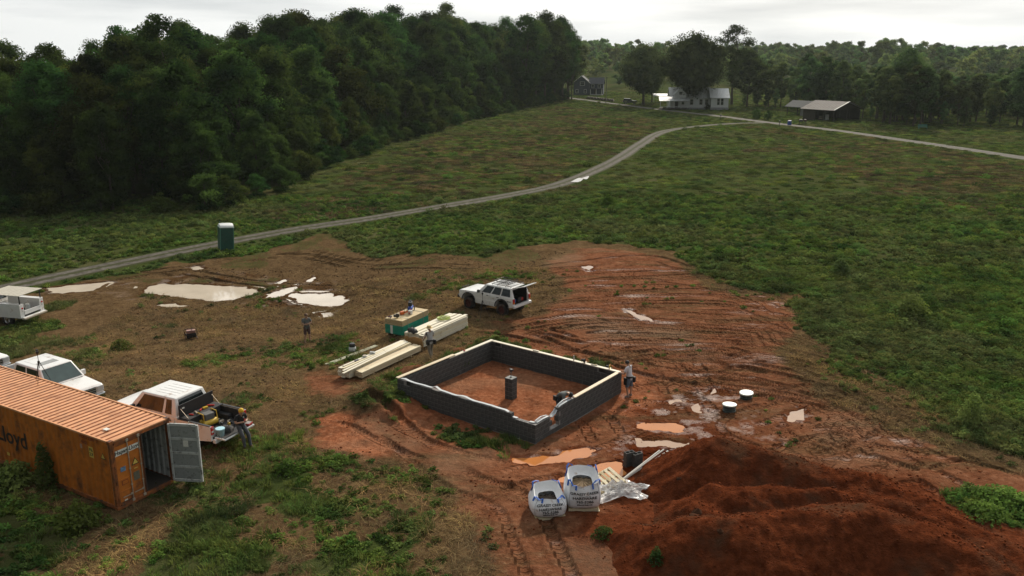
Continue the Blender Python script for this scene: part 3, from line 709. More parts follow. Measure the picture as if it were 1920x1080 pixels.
SKY_L = [(-300, 70), (0, 58), (60, 62), (110, 85), (150, 76), (200, 66), (260, 52), (300, 44), (335, 30), (375, 42), (420, 60), (450, 62), (470, 35), (520, 22), (565, 2), (600, 6), (640, 24), (680, 12), (720, 6), (765, 14), (800, 18), (838, 4), (870, 34), (900, 30), (940, 28), (975, 22), (1010, 34), (1040, 38), (1065, 66), (1080, 110)]
EDGE_L = smooth_line(PP([(-420, 420), (-200, 414), (0, 408), (200, 404), (380, 396), (470, 380), (560, 345), (650, 305), (740, 270), (860, 235), (960, 210), (1030, 194), (1068, 187)]), 6)
tr_ = random.Random(8)
def along(line, step):
    out = []; acc = 0
    for i in range(len(line) - 1):
        d = line[i + 1] - line[i]; L = d.length
        while acc < L: out.append((line[i] + d * (acc / L), d.normalized())); acc += step
        acc -= L
    return out
LB = {'wood': 'tall dark broadleaf tree standing inside the wood behind its leafy edge',
      'edge': 'bushy green tree on the edge of the wood, leafy down to the field',
      'shrub': 'low leafy shrub at the foot of the wood edge',
      'sparse': 'tall thin-crowned tree rising out of the wood with sky showing through its branches'}
n_tree = 0
for row, (off, step) in enumerate([(1.0, 5.2), (4.5, 6.4), (10, 7.4), (17, 8.8), (25, 9.4), (34, 10.5), (45, 12)]):
    for p, d in along(EDGE_L, step):
        st = .8 if p.y < 130 else 1.0
        q = p + Vector((-d.y, d.x)) * (off + tr_.uniform(-1.2, 1.2)) + d * tr_.uniform(-1.5, 1.5)
        loc = Vector((q.x, q.y, float(base(q.x, q.y)) - .1)); px, _ = px_of(loc)
        if px < -75 or px > 1078 or q.y < 60: continue
        top = interp(SKY_L, px); hmax = tree_height(loc, top)
        if row == 0:
            h = tr_.uniform(2.0, 4.2); var, k = tr_.choice(V_SHRUB), 'shrub'
        elif row <= 2:
            h = min(tr_.uniform(5.5, 12.5) if row == 1 else tr_.uniform(10, 19), hmax * .93); var, k = tr_.choice(V_EDGE), 'edge'
        else:
            h = min(hmax * tr_.uniform(.84, 1.0), 30) if row > 3 else hmax * tr_.uniform(.72, .92)
            var, k = tr_.choice(V_WOOD), 'wood'
            if row >= 4 and tr_.random() < .13: var, k, h = tr_.choice(V_SPARSE), 'sparse', hmax * 1.02
        plant(var, loc, h, tr_.uniform(0, 6.28), LB[k], {'wood': 'trees inside the wood', 'edge': 'trees along the wood edge', 'shrub': 'shrubs along the wood edge', 'sparse': 'thin-crowned trees in the wood'}[k], 'edge_shrub' if k == 'shrub' else 'broadleaf_tree', tr_.uniform(.9, 1.25) if k == 'shrub' else tr_.uniform(.88, 1.22), 'shrub' if k == 'shrub' else 'tree'); n_tree += 1
# treeline behind the barn
SKY_R = [(1395, 118), (1430, 112), (1470, 116), (1500, 104), (1540, 97), (1590, 102), (1620, 126), (1650, 122), (1740, 118), (1770, 128), (1830, 136), (1870, 130), (1920, 116), (2000, 118), (2300, 120)]
EDGE_R = smooth_line(PP([(1385, 198), (1440, 203), (1520, 213), (1600, 226), (1700, 234), (1800, 238), (1920, 241), (2060, 246), (2250, 250)]), 5)
for row, (off, step) in enumerate([(2, 6), (7, 6.4), (14, 7), (24, 9)]):
    for p, d in along(EDGE_R, step):
        q = p + Vector((-d.y, d.x)) * (off + tr_.uniform(-1.5, 1.5)) + d * tr_.uniform(-2, 2)
        loc = Vector((q.x, q.y, float(base(q.x, q.y)) - .1)); px, _ = px_of(loc)
        if px < 1370 or px > 1975: continue
        if row == 0 and 1455 < px < 1625: continue
        hmax = tree_height(loc, interp(SKY_R, px))
        if row == 0: h, var, k = hmax * tr_.uniform(.25, .55), tr_.choice(V_LINE), 0
        else: h, var, k = hmax * tr_.uniform(.74, 1.03), tr_.choice(V_LINE), 1
        plant(var, loc, h, tr_.uniform(0, 6.28), ['low bushy tree at the field edge of the treeline past the far road', 'dark green tree in the treeline past the far road and barn'][k], ['bushy trees in front of the treeline', 'trees of the treeline past the far road'][k], 'broadleaf_tree', tr_.uniform(.85, 1.15)); n_tree += 1
for k_ in range(34):
    px_ = 1640 + 320 * (k_ + tr_.random()) / 34; d_ = tr_.uniform(206, 262); q = PD(px_, 220, d_); q.z = float(base(q.x, q.y)) - .1
    plant(tr_.choice(V_LINE), q, tree_height(q, interp(SKY_R, px_)) * tr_.uniform(.78, 1.04), tr_.uniform(0, 6), 'dark green tree in the treeline past the far road and barn', 'trees of the treeline past the far road', 'broadleaf_tree', tr_.uniform(1.0, 1.4))
for k_, (px_, py_, tp_) in enumerate([(985, 199, 24), (1005, 196, 34), (1022, 193, 20), (1040, 191, 30), (1055, 189, 52), (1064, 187.5, 44), (1072, 187, 74), (1030, 189, 40), (1050, 187, 28), (1066, 186, 60)]):
    q = P(px_, py_); q.z -= .1; plant((V_WOOD + V_SPARSE)[k_ % 7], q, tree_height(q, tp_), k_ * 1.3, LB['wood'], 'trees inside the wood', 'broadleaf_tree', .95)
def single(px, py, top, var, label, wide=1.0, name='broadleaf_tree', rz=0):
    loc = P(px, py); loc.z -= .1; return plant(var, loc, tree_height(loc, top), rz, label, None, name, wide)
single(1206, 197, 84, V_OAK[1], 'spreading dark oak with a bare lower trunk beside the parked dark car', .92, 'oak_tree', 1)
single(1222, 192, 104, V_WOOD[0], 'slim second-trunk tree close behind the oak by the parked dark car', 1.0, 'broadleaf_tree', 2)
single(1298, 205, 62, V_OAK[0], 'huge spreading oak standing in front of the white farmhouse', .95, 'oak_tree', .4)
single(1372, 196, 46, V_SPARSE[0], 'tallest thin-crowned tree rising behind the white farmhouse', 1.4, 'broadleaf_tree', .3)
single(1400, 200, 92, V_WOOD[2], 'rounded dark tree right behind the gable end of the white farmhouse', 1.2, 'broadleaf_tree', 1.3)
single(1692, 226, 89, V_OAK[1], 'broad round-topped oak standing taller than the treeline past the barn', .62, 'oak_tree', 2.2)
# far wooded hill
def scatter(name, pts, rot, scl, idx, protos, label, cat, tilt=None):
    me = np_mesh_pts(name, pts); add_attr(me, 'rz', rot); add_attr(me, 'sc', scl)
    a = me.attributes.new('ix', 'INT', 'POINT'); a.data.foreach_set('value', np.asarray(idx, np.int32))
    o = obj(name, me); o['kind'] = 'stuff'; tag(o, label, cat)
    ng = bpy.data.node_groups.new(name, 'GeometryNodeTree')
    ng.interface.new_socket('Geometry', in_out='INPUT', socket_type='NodeSocketGeometry'); ng.interface.new_socket('Geometry', in_out='OUTPUT', socket_type='NodeSocketGeometry')
    N = ng.nodes; L = ng.links; gi = N.new('NodeGroupInput'); go = N.new('NodeGroupOutput')
    iop = N.new('GeometryNodeInstanceOnPoints'); jn = N.new('GeometryNodeGeometryToInstance'); L.new(gi.outputs[0], iop.inputs['Points'])
    for pr in reversed(protos):
        oi = N.new('GeometryNodeObjectInfo'); oi.inputs['Object'].default_value = pr; oi.inputs['As Instance'].default_value = False; L.new(oi.outputs['Geometry'], jn.inputs[0])
    L.new(jn.outputs[0], iop.inputs['Instance']); iop.inputs['Pick Instance'].default_value = True
    def at(n, t): q = N.new('GeometryNodeInputNamedAttribute'); q.data_type = t; q.inputs['Name'].default_value = n; return q.outputs['Attribute']
    L.new(at('ix', 'INT'), iop.inputs['Instance Index'])
    cx = N.new('ShaderNodeCombineXYZ'); L.new(at('rz', 'FLOAT'), cx.inputs['Z']); L.new(cx.outputs[0], iop.inputs['Rotation'])
    L.new(at('sc', 'FLOAT'), iop.inputs['Scale']); L.new(iop.outputs[0], go.inputs[0])
    md = o.modifiers.new('scatter', 'NODES'); md.node_group = ng; return o
def np_mesh_pts(name, pts):
    me = bpy.data.meshes.new(name); me.vertices.add(len(pts)); me.vertices.foreach_set('co', np.asarray(pts, np.float32).ravel()); me.update(); return me
def proto(name, me): return bpy.data.objects.new(name, me)
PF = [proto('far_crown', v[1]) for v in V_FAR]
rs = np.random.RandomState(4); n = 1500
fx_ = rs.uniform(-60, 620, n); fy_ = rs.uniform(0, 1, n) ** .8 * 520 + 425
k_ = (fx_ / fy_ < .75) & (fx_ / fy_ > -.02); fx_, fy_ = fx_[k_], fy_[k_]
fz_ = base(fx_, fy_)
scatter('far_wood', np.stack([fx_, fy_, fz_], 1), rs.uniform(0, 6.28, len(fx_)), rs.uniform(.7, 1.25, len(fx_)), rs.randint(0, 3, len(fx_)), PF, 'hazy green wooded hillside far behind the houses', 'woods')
# ------------------------------------------------------------------ ground cover
def blades(rs, n, h, spread, w, bend=.5, lean=.5):
    V = []; F = []
    for k in range(n):
        a = rs.uniform(0, 6.28); r = spread * math.sqrt(rs.uniform()); b = np.array([r * math.cos(a), r * math.sin(a), -.02]); hh = h * rs.uniform(.5, 1.15); a2 = a + rs.normal(0, .8)
        d = np.array([math.cos(a2), math.sin(a2), 0]); s = np.array([-d[1], d[0], 0]) * w * rs.uniform(.7, 1.3); l = lean * rs.uniform(.3, 1.2)
        m_ = b + d * hh * l * .4 + np.array([0, 0, hh * .6]); t = b + d * hh * l * (1 + bend) + np.array([0, 0, hh * (1 - .3 * l)])
        o = len(V); V += [b - s, b + s, m_ - s * .8, m_ + s * .8, t]; F += [(o, o + 1, o + 3), (o, o + 3, o + 2), (o + 2, o + 3, o + 4)]
    return np.array(V), np.array(F)
def weed(rs, n, h, rad, leaf):
    """leafy weed: leaves spread through a low dome"""
    d = rs.normal(0, 1, (n, 3)); d[:, 2] = np.abs(d[:, 2]); d /= np.linalg.norm(d, axis=1)[:, None]
    p = d * rs.uniform(.35, 1, (n, 1)) * np.array([rad, rad, h]); v, f = leaves(rs, p, d * .3 + np.array([0, 0, .8]), leaf, .6)
    return v, np.concatenate([f[:, [0, 1, 2]], f[:, [0, 2, 3]]])
M_GRASS = leaf_material('grass_blades', (.098, .142, .038), .55, .3, .045, (.142, .138, .062))
M_WEED = leaf_material('weed_leaves', (.086, .144, .034), .55, .3, .045, (.125, .136, .055))
M_STRAW = leaf_material('dry_straw', (.20, .14, .066), .45, .15, .03)
M_DRYG = leaf_material('dry_grass', (.150, .118, .060), .5, .25, .03)
rs = np.random.RandomState(21)
P_GRASS = [proto('grass_tuft', np_mesh('grass_tuft', *blades(rs, 34, .20, .20, .011), M_GRASS)) for k in range(3)]
P_WEED = [proto('weed', np_mesh('weed', *weed(rs, 60, .20, .26, .062), M_WEED)) for k in range(3)]
P_WEEDL = [proto('weed', np_mesh('weed', *weed(rs, 110, .45, .55, .085), M_WEED)) for k in range(3)]
P_FARG = [proto('field_clump', np_mesh('field_clump', *weed(rs, 130, .22, 1.1, .12), M_GRASS)) for k in range(3)]
P_DRY = [proto('dry_clump', np_mesh('dry_clump', *weed(np.random.RandomState(50 + k), 120, .20, 1.0, .11), M_DRYG)) for k in range(3)]
P_STRAW = [proto('straw', np_mesh('straw', *blades(rs, 16, .16, .22, .006, .9, 1.6), M_STRAW)) for k in range(3)]
def sow(n, x0, x1, y0, y1, seed):
    r = np.random.RandomState(seed); x = r.uniform(x0, x1, n); y = r.uniform(y0, y1, n)
    k = np.abs(x) < y * .80 + 5; x, y = x[k], y[k]
    dr = np.minimum(line_uv(x, y, DRIVE)[0], line_uv(x, y, ROAD)[0]); k = dr > 1.75
    x, y = x[k], y[k]
    return r, x, y, grid_lookup(GRASS_G, x, y), grid_lookup(ZZ_G, x, y)
LAYERS = {'d': [], 'g': [], 'w': [], 'W': [], 'f': [], 's': []}
def keep(key, x, y, z, sc, r):
    LAYERS[key].append((x, y, z, sc, r.uniform(0, 6.28, len(x)), r.randint(0, 3, len(x))))
# near ground, mixed tufts
r, x, y, g, z = sow(84000, -32, 34, 18, 62, 1)
cl = fbm(x, y, .9, 3); k = (g > .45) & (r.uniform(0, 1, len(x)) < .25 + .9 * sm((cl + .1) / .3))
w_ = k & (fbm(x + 40, y, 2.5, 3) > -.02); keep('w', x[w_], y[w_], z[w_], r.uniform(.35, 1.1, w_.sum()), r)
w_ = k & ~w_; keep('g', x[w_], y[w_], z[w_], r.uniform(.6, 1.4, w_.sum()), r)
r, x, y, g, z = sow(34000, -26, 22, 20, 62, 2)
rd = grid_lookup(RED_G, x, y); wt = grid_lookup(WET_G, x, y); k = (g < .6) & (rd < .6) & (wt < .5) & (r.uniform(0, 1, len(x)) < .35 + .6 * sm((fbm(x, y, 2, 3)) / .3)) & (poly_sd(x, y, F_POLY) < -.3)
keep('s', x[k], y[k], z[k], r.uniform(.5, 1.5, k.sum()), r)
k = (g < .6) & (g > .12) & (rd < .7) & (r.uniform(0, 1, len(x)) < .22) & (poly_sd(x, y, F_POLY) < -.3); keep('w', x[k], y[k], z[k], r.uniform(.35, .95, k.sum()), r)
# sparse sprouts all over the disturbed ground
r, x, y, g, z = sow(900, -26, 24, 22, 62, 3); wt = grid_lookup(WET_G, x, y); k = (wt < .4) & (poly_sd(x, y, F_POLY) < -.4) & (g < .5) & (fbm(x, y, 5, 3) > .02); keep('w', x[k], y[k], z[k], r.uniform(.3, 1.0, k.sum()), r)
# field, middle distance
r, x, y, g, z = sow(80000, -85, 90, 44, 105, 4); k = (g > .55); cl = fbm(x, y, 1.6, 3)
w_ = k & (r.uniform(0, 1, len(x)) < .40 + .6 * sm((cl + .05) / .25)); keep('w', x[w_], y[w_], z[w_], r.uniform(.6, 1.4, w_.sum()), r)
w_ = k & (r.uniform(0, 1, len(x)) < .02 + .05 * (x > 5)); keep('W', x[w_], y[w_], z[w_], r.uniform(.5, 1.3, w_.sum()), r)
r, x, y, g, z = sow(36000, 4, 60, 24, 62, 6); k = (g > .6); keep('w', x[k], y[k], z[k], r.uniform(.55, 1.35, k.sum()), r)
r, x, y, g, z = sow(110000, -85, 215, 92, 400, 5); k = (g > .6) & (poly_sd(x, y, [q for q in EDGE_L] + [Vector((-400, 330)), Vector((-400, 60))]) < 0)
w_ = k & (r.uniform(0, 1, len(x)) < .55 + .4 * sm((fbm(x, y, 9, 3) + .1) / .3)); keep('f', x[w_], y[w_], z[w_], r.uniform(.3, .9, w_.sum()), r)
w_ = k & (r.uniform(0, 1, len(x)) < .012); keep('W', x[w_], y[w_], z[w_], r.uniform(.9, 1.9, w_.sum()), r)
DRY = [PP([(470, 400), (640, 322), (860, 247), (1030, 202), (1110, 212), (1230, 238), (1160, 285), (1060, 330), (900, 368), (620, 412)]), PP([(1420, 240), (1600, 255), (1920, 302), (2000, 420), (1700, 380), (1500, 300)]), PP([(640, 480), (860, 470), (1000, 455), (1000, 470), (860, 485)])]
r, x, y, g, z = sow(60000, -45, 110, 70, 340, 9); sd_ = np.max([poly_sd(x, y, q) for q in DRY], axis=0) + fbm(x, y, 14, 4, .6) * 14
k = (g > .5) & (sd_ > 0) & (r.uniform(0, 1, len(x)) < .12 + .8 * sm((fbm(x + 3, y, 7, 4, .6) + .08) / .22)); keep('d', x[k], y[k], z[k], r.uniform(.4, 1.1, k.sum()), r)
for key, nm, pr, lb, ct in (('d', 'dry_grass', P_DRY, 'dry tan grass patches on the slope by the wood and along the far road', 'dry grass'), ('g', 'grass', P_GRASS, 'green grass tufts growing over the field and site edges', 'grass'), ('w', 'leafy_ground_cover', P_WEED, 'low leafy green weeds covering the field', 'weeds'), ('W', 'tall_weeds', P_WEEDL, 'taller bushy weed clumps dotted across the field', 'weeds'), ('f', 'meadow_cover', P_FARG, 'rough meadow growth across the distant field', 'meadow'), ('s', 'straw_litter', P_STRAW, 'dry straw litter strewn over the brown soil', 'straw')):
    a = [np.concatenate([q[i] for q in LAYERS[key]]) for i in range(6)]
    scatter(nm, np.stack([a[0], a[1], a[2]], 1), a[4], a[3], a[5], pr, lb, ct)
    print(nm, len(a[0]))
print('trees', n_tree)
# ================================================================== SHIPPING CONTAINER
M_ORG = mat('container_orange', (.47, .140, .013), .55, .22, 3.0, dirt=(.13, .045, .015), dirt_amt=.35, dirt_scale=1.3, bump=.15, bscale=30)
M_ORGR = mat('container_roof_faded', (.62, .29, .13), .5, .16, 2.0, dirt=(.36, .15, .06), dirt_amt=.25, dirt_scale=1.1, bump=.1, bscale=20)
M_ORGF = mat('container_frame_rust', (.30, .088, .016), .65, .3, 5.0, dirt=(.07, .03, .015), dirt_amt=.75, dirt_scale=3.0)
M_RUST = mat('rust_dark', (.06, .032, .02), .8, .4, 9)
M_GREYP = mat('grey_paint', (.50, .52, .50), .5, .14, 4.0, dirt=(.12, .12, .11), dirt_amt=.35, dirt_scale=5)
M_GREYD = mat('grey_panel', (.29, .31, .30), .55, .12, 6.0, dirt=(.09, .09, .085), dirt_amt=.3, dirt_scale=6)
M_BLACK = mat('black_paint', (.012, .012, .013), .5, .2, 8)
M_WHITEL = mat('white_label', (.68, .68, .62), .5, .08, 8)
M_YEL = mat('yellow_label', (.62, .46, .10), .5, .1, 8)
M_STEEL = mat('galvanised_steel', (.42, .36, .28), .45, .2, 12, metal=.3)
CY = R(-30.4); CL, CWD, CHT = 12.19, 2.44, 2.59
c0 = G(222, 961); c0.z = 0.02
CT = thing('shipping_container', 'long orange corrugated shipping container with one end door standing open', 'shipping container', c0, CY)
CMAT = Matrix.Translation(c0) @ Matrix.Rotation(CY, 4, 'Z'); CINV = CMAT.inverted()
def on_plane(px, py, p0, n, inv):
    """where a pixel's ray meets a plane of a thing, in that thing's own axes"""
    o = inv @ Vector((0, 0, CAM_H)); d = inv.to_3x3() @ Vector(ray(px, py)); t = (Vector(p0) - o).dot(Vector(n)) / d.dot(Vector(n)); return o + d * t
def corrugated(L, per, dep):
    """zig-zag profile (s, offset) of trapezoids along a length"""
    out = []; n = int(round(L / per)); p = L / n
    for k in range(n):
        s = k * p; out += [(s, 0), (s + p * .30, 0), (s + p * .5, dep), (s + p * .80, dep)]
    return out + [(L, 0)]
def sheet(name, prof, f, m, parent, lo, hi):
    v = [f(s, o, lo) for s, o in prof] + [f(s, o, hi) for s, o in prof]; n = len(prof)
    me = bpy.data.meshes.new(name); me.from_pydata(v, [], [(k, k + 1, n + k + 1, n + k) for k in range(n - 1)]); return obj(name, me, m, parent)
pr = corrugated(CL - .3, .28, .034)
sheet('side_panel', pr, lambda s, o, z: (-.15 - s, .012 + o, z), M_ORG, CT, .16, CHT - .07)
sheet('side_panel', pr, lambda s, o, z: (-.15 - s, CWD - .012 - o, z), M_ORG, CT, .16, CHT - .07)
sheet('wall_lining', pr, lambda s, o, z: (-.15 - s, CWD - .03 - o, z), M_GREYP, CT, .16, CHT - .07)
sheet('wall_lining', pr, lambda s, o, z: (-.15 - s, .03 + o, z), M_GREYP, CT, .16, CHT - .07)
sheet('end_panel', corrugated(CWD - .3, .28, .034), lambda s, o, z: (-CL + .02 + o, .15 + s, z), M_ORG, CT, .16, CHT - .07)
pr2 = corrugated(CL - .25, .272, .034)
pr2 = []
for k in range(44):
    p_ = (CL - .25) / 44; pr2 += [(k * p_, .034), (k * p_ + p_ * .60, .034), (k * p_ + p_ * .68, 0), (k * p_ + p_ * .92, 0)]
pr2.append((CL - .25, .034))
rf = sheet('roof', pr2, lambda s, o, y: (-.12 - s, y, CHT - .028 - .034 + o), M_ORGR, CT, .06, CWD - .06)
rf.data.materials.append(mat('roof_groove_grime', (.33, .115, .045), .7, .3, 4, dirt=(.18, .07, .03), dirt_amt=.4, dirt_scale=3))
for f_ in rf.data.polygons: f_.material_index = 0 if f_.index % 4 == 0 else 1
sheet('ceiling_lining', pr2, lambda s, o, y: (-.12 - s, y, CHT - .085 + o), M_GREYD, CT, .06, CWD - .06)
MB().box((-.065, CWD / 2, CHT - .034), (.13, CWD - .2, .05)).build('roof_end_plate', M_ORGR, CT, .006)
for y in (.035, CWD - .035):
    MB().box((-CL / 2, y, CHT - .035), (CL - .34, .066, .066)).build('top_rail', M_ORGR, CT, .008)
    MB().box((-CL / 2, y, .10), (CL - .34, .07, .15)).build('bottom_rail', M_ORGF, CT, .008)
MB().box((-.045, CWD / 2, CHT - .115), (.10, CWD - .34, .11)).build('door_header', M_ORGF, CT, .008)
MB().box((-.045, CWD / 2, .085), (.10, CWD - .34, .15)).build('door_sill', M_ORGF, CT, .008)
MB().box((-CL / 2, CWD / 2, .13), (CL - .14, CWD - .16, .05)).build('floor', mat('container_floor', (.035, .028, .022), .7, .3, 5, stretch=(.5, 8, 1)), CT)
for x in (-.085, -CL + .085):
    for y in (.075, CWD - .075):
        MB().box((x, y, CHT / 2), (.13, .12, CHT - .24)).build('corner_post', M_ORGF, CT, .01)
        for zc in (.06, CHT - .06):
            cc = MB().box((x, y + (.005 if y < 1 else -.005), zc), (.17, .165, .12)).build('corner_casting', M_ORGF, CT, .012)
            if zc > 1: MB().cyl((x, y, zc + .055), (x, y, zc + .062), .045, n=12).build('casting_hole', M_BLACK, cc)
# closed door (left leaf)
DW = 1.135; y0 = .14
def door_leaf(M, inner, parent, mat_face, mat_frame):
    """door leaf in local axes: hinge edge at y=0, free edge at y=DW, outer face towards +x"""
    d = MB().box((0, DW / 2, CHT / 2 - .02), (.03, DW - .10, CHT - .52)); d.xf(M); leaf = d.build('door', mat_face, parent)
    fr = MB()
    for y in (.03, DW - .03): fr.box((0, y, CHT / 2 - .02), (.07, .075, CHT - .36))
    fr.xf(M); fr.build('door_stile', mat_frame, leaf, .006)
    zs = [.18 + k * (CHT - .40) / (4 if inner else 5) for k in range((4 if inner else 5) + 1)]
    for zc in zs:
        b = MB().box((0, DW / 2, zc), (.055, DW - .14, .10 if inner or zc in (zs[0], zs[-1]) else .035)); b.xf(M); b.build('door_rail', mat_frame if inner or zc in (zs[0], zs[-1]) else mat_face, leaf, .006)
    return leaf
ld = door_leaf(Matrix.Translation((-.045, y0 - .05, 0)), False, CT, M_ORG, M_ORGF)
for yy in (y0 + .50, y0 + .95):
    rod = MB().cyl((.012, yy, .12), (.012, yy, CHT - .10), .017, n=8).build('lock_rod', M_STEEL, ld, smooth=.6)
    for zc in (.16, CHT - .16): MB().box((.008, yy, zc), (.05, .10, .09)).build('rod_keeper', M_STEEL, rod, .008)
    for zc in (.75, 1.35, 1.95): MB().box((.006, yy, zc), (.04, .07, .05)).build('rod_bracket', M_STEEL, rod, .006)
    hd = MB().box((.035, yy - .20, .42), (.015, .40, .028)).box((.02, yy - .05, .42), (.03, .06, .07)); hd.build('door_handle', M_STEEL, ld, .004)
for zc in (.4, 1.0, 1.6, 2.2): MB().cyl((.0, .095, zc - .06), (.0, .095, zc + .06), .02, n=8).build('hinge', M_ORGF, ld)
MB().box((.0, y0 + DW - .075, CHT / 2), (.035, .03, CHT - .42)).build('door_gasket', M_RUST, ld)
# open door
hx = Vector((.02, CWD - .13, 0)); od = R(24)
MO = Matrix.Translation(hx) @ Matrix.Rotation(od - math.pi / 2, 4, 'Z')
odr = door_leaf(MO, True, CT, M_GREYD, M_GREYP)
odr['label'] = 'open end door showing its grey inner face'
paper = MB().box((.022, .62, 1.68), (.006, .19, .30)); paper.xf(MO); paper.build('paper_notice', M_WHITEL, odr)
mk = MB()
for y in (.26, .78): mk.cyl((-.05, y, .12), (-.05, y, CHT - .10), .017, n=8)
mk.xf(MO); mk.build('lock_rod', M_STEEL, odr)
# lettering and labels on the closed leaf and the long side
def plate(name, c, size, m, axis='x', th=.006, parent=CT):
    return (MB().box(c, (th, *size)) if axis == 'x' else MB().box(c, (size[0], th, size[1]))).build(name, m, parent)
FX = -.045 + .015 + .004
XF = Matrix(((0, 0, 1, 0), (1, 0, 0, 0), (0, 1, 0, 0), (0, 0, 0, 1)))     # text x->y, y->z, facing +x
lp = on_plane(264, 843, (0, 0, 0), (1, 0, 0), CINV) if False else Vector((0, y0 + .47, 2.10))
sg = plate('name_plate', (FX + .012, y0 + .50, 2.07), (.98, .20), M_WHITEL, parent=ld)
text_mesh('Hapag-Lloyd', .20, M_BLACK, sg, Matrix.Translation((FX + .018, y0 + .50, 2.075)) @ XF, bold=.004, xs=.98)
def tri_sign(c, s, axis, parent):
    c = Vector(c); e = Vector((0, 1, 0)) if axis == 'x' else Vector((-1, 0, 0)); u = Vector((0, 0, 1)); n = Vector((1, 0, 0)) if axis == 'x' else Vector((0, -1, 0))
    for k, (q, m) in enumerate(((s, M_BLACK), (s * .72, M_YEL))):
        v = [c - e * q * .5 - u * q * .38, c + e * q * .5 - u * q * .38, c + u * q * .5]; v = [p + n * (.004 + .004 * k) for p in v]
        o = MB().add(v + [p - n * .006 for p in v], [(0, 1, 2), (5, 4, 3), (0, 3, 4, 1), (1, 4, 5, 2), (2, 5, 3, 0)]).build('warning_triangle' if k == 0 else 'triangle_face', m, parent if k == 0 else t0)
        if k == 0: t0 = o
tri_sign((FX + .012, y0 + .74, 1.52), .30, 'x', ld)
plate('blue_sticker', (FX + .012, y0 + .25, 1.43), (.20, .17), mat('blue_label', (.13, .22, .34), .5, .4, 14), parent=ld)
plate('data_plate', (FX + .012, y0 + .74, .98), (.24, .32), mat('data_plate', (.16, .15, .11), .5, .2, 14, metal=.3), parent=ld)
plate('orange_sticker', (FX + .012, y0 + .74, 1.27), (.14, .03), M_YEL, parent=ld)
bx = plate('red_stencil', (FX + .010, y0 + .27, .93), (.25, .17), mat('red_stencil', (.20, .035, .012), .6, .2, 9), parent=ld)
plate('stencil_field', (FX + .015, y0 + .27, .93), (.20, .12), M_ORG, parent=bx)
plate('small_plate', (FX + .012, y0 + .23, .27), (.12, .05), M_WHITEL, parent=ld)
YT = Matrix(((1, 0, 0, 0), (0, 0, -1, 0), (0, 1, 0, 0), (0, 0, 0, 1)))    # text facing -y
def side_pt(px, py): return on_plane(px, py, (0, -.002, 0), (0, 1, 0), CINV)
q = side_pt(51, 830)
text_mesh('Hapag-Lloyd', .92, mat('black_stencil', (.018, .014, .012), .6, .3, 8, dirt=(.30, .09, .014), dirt_amt=.2, dirt_scale=6), CT, Matrix.Translation((q.x, -.001, q.z - .02)) @ YT, align='RIGHT', bold=.012, depth=.006)
M_REDS = mat('red_stencil', (.20, .035, .012), .6, .2, 9)
q = side_pt(165, 822)
text_mesh('HLXU 2285  5', .17, M_REDS, CT, Matrix.Translation((q.x, -.001, q.z)) @ YT, bold=.004); text_mesh('45G1', .17, M_REDS, CT, Matrix.Translation((q.x - .25, -.001, q.z - .21)) @ YT, bold=.004)
q = side_pt(171, 848); pl_ = plate('yellow_plate', (q.x, -.002, q.z), (.24, .40), M_YEL, 'y'); text_mesh('9\'6\n2.9', .16, M_BLACK, pl_, Matrix.Translation((q.x, -.006, q.z)) @ YT, bold=.004)
q = side_pt(193, 856); tri_sign((q.x, -.002, q.z), .26, 'y', CT)
q = side_pt(16, 851); plate('yellow_plate', (q.x, -.002, q.z), (.17, .12), M_YEL, 'y')
q = side_pt(152, 836); plate('small_plate', (q.x, -.002, q.z), (.10, .16), mat('grey_pink', (.42, .28, .22), .6, .2, 9), 'y')
scrap = MB().box((-1.02, .62, CHT + .012), (.22, .16, .012)).build('paper_scrap', M_WHITEL, None); scrap.matrix_world = CMAT; tag(scrap, 'scrap of white paper lying on the orange container roof', 'paper')
# ------------------------------------------------------------------ tripods
M_BLK = mat('black_plastic', (.016, .016, .018), .45, .25, 10)
def tripod(loc, h, spread, label, rz=0, head=True, col=.5):
    t = thing('tripod', label, 'tripod', loc, rz); top = h * .62
    for k in range(3):
        a = k * 2.094; MB().cyl((spread * math.cos(a), spread * math.sin(a), 0), (.03 * math.cos(a), .03 * math.sin(a), top), .010, .015, 6).build('leg', M_BLK, t)
    MB().cyl((0, 0, top - .25), (0, 0, h * .9), .012, n=6).build('centre_column', M_BLK, t)
    MB().cyl((0, 0, top - .05), (0, 0, top + .05), .045, n=8).build('collar', M_BLK, t)
    if head:
        MB().box((0, 0, h * .93), (.10, .07, .10)).cyl((0, 0, h * .86), (0, 0, h * .9), .03, n=8).build('camera_mount', M_BLK, t, .01)
        MB().cyl((0, 0, h * .97), (0, 0, h), .012, n=6).box((0, 0, h), (.07, .05, .05)).build('camera', M_BLK, t)
    return t
q = on_plane(78, 716, (0, 0, CHT), (0, 0, 1), CINV); w = CMAT @ Vector((q.x, q.y, CHT - .005))
tripod(w, 1.35, .33, 'slim black camera tripod standing on the orange container roof', .6)
p = G(905, 595); tripod(p, 1.6, .45, 'black tripod standing beside the white off-road wagon', .2)
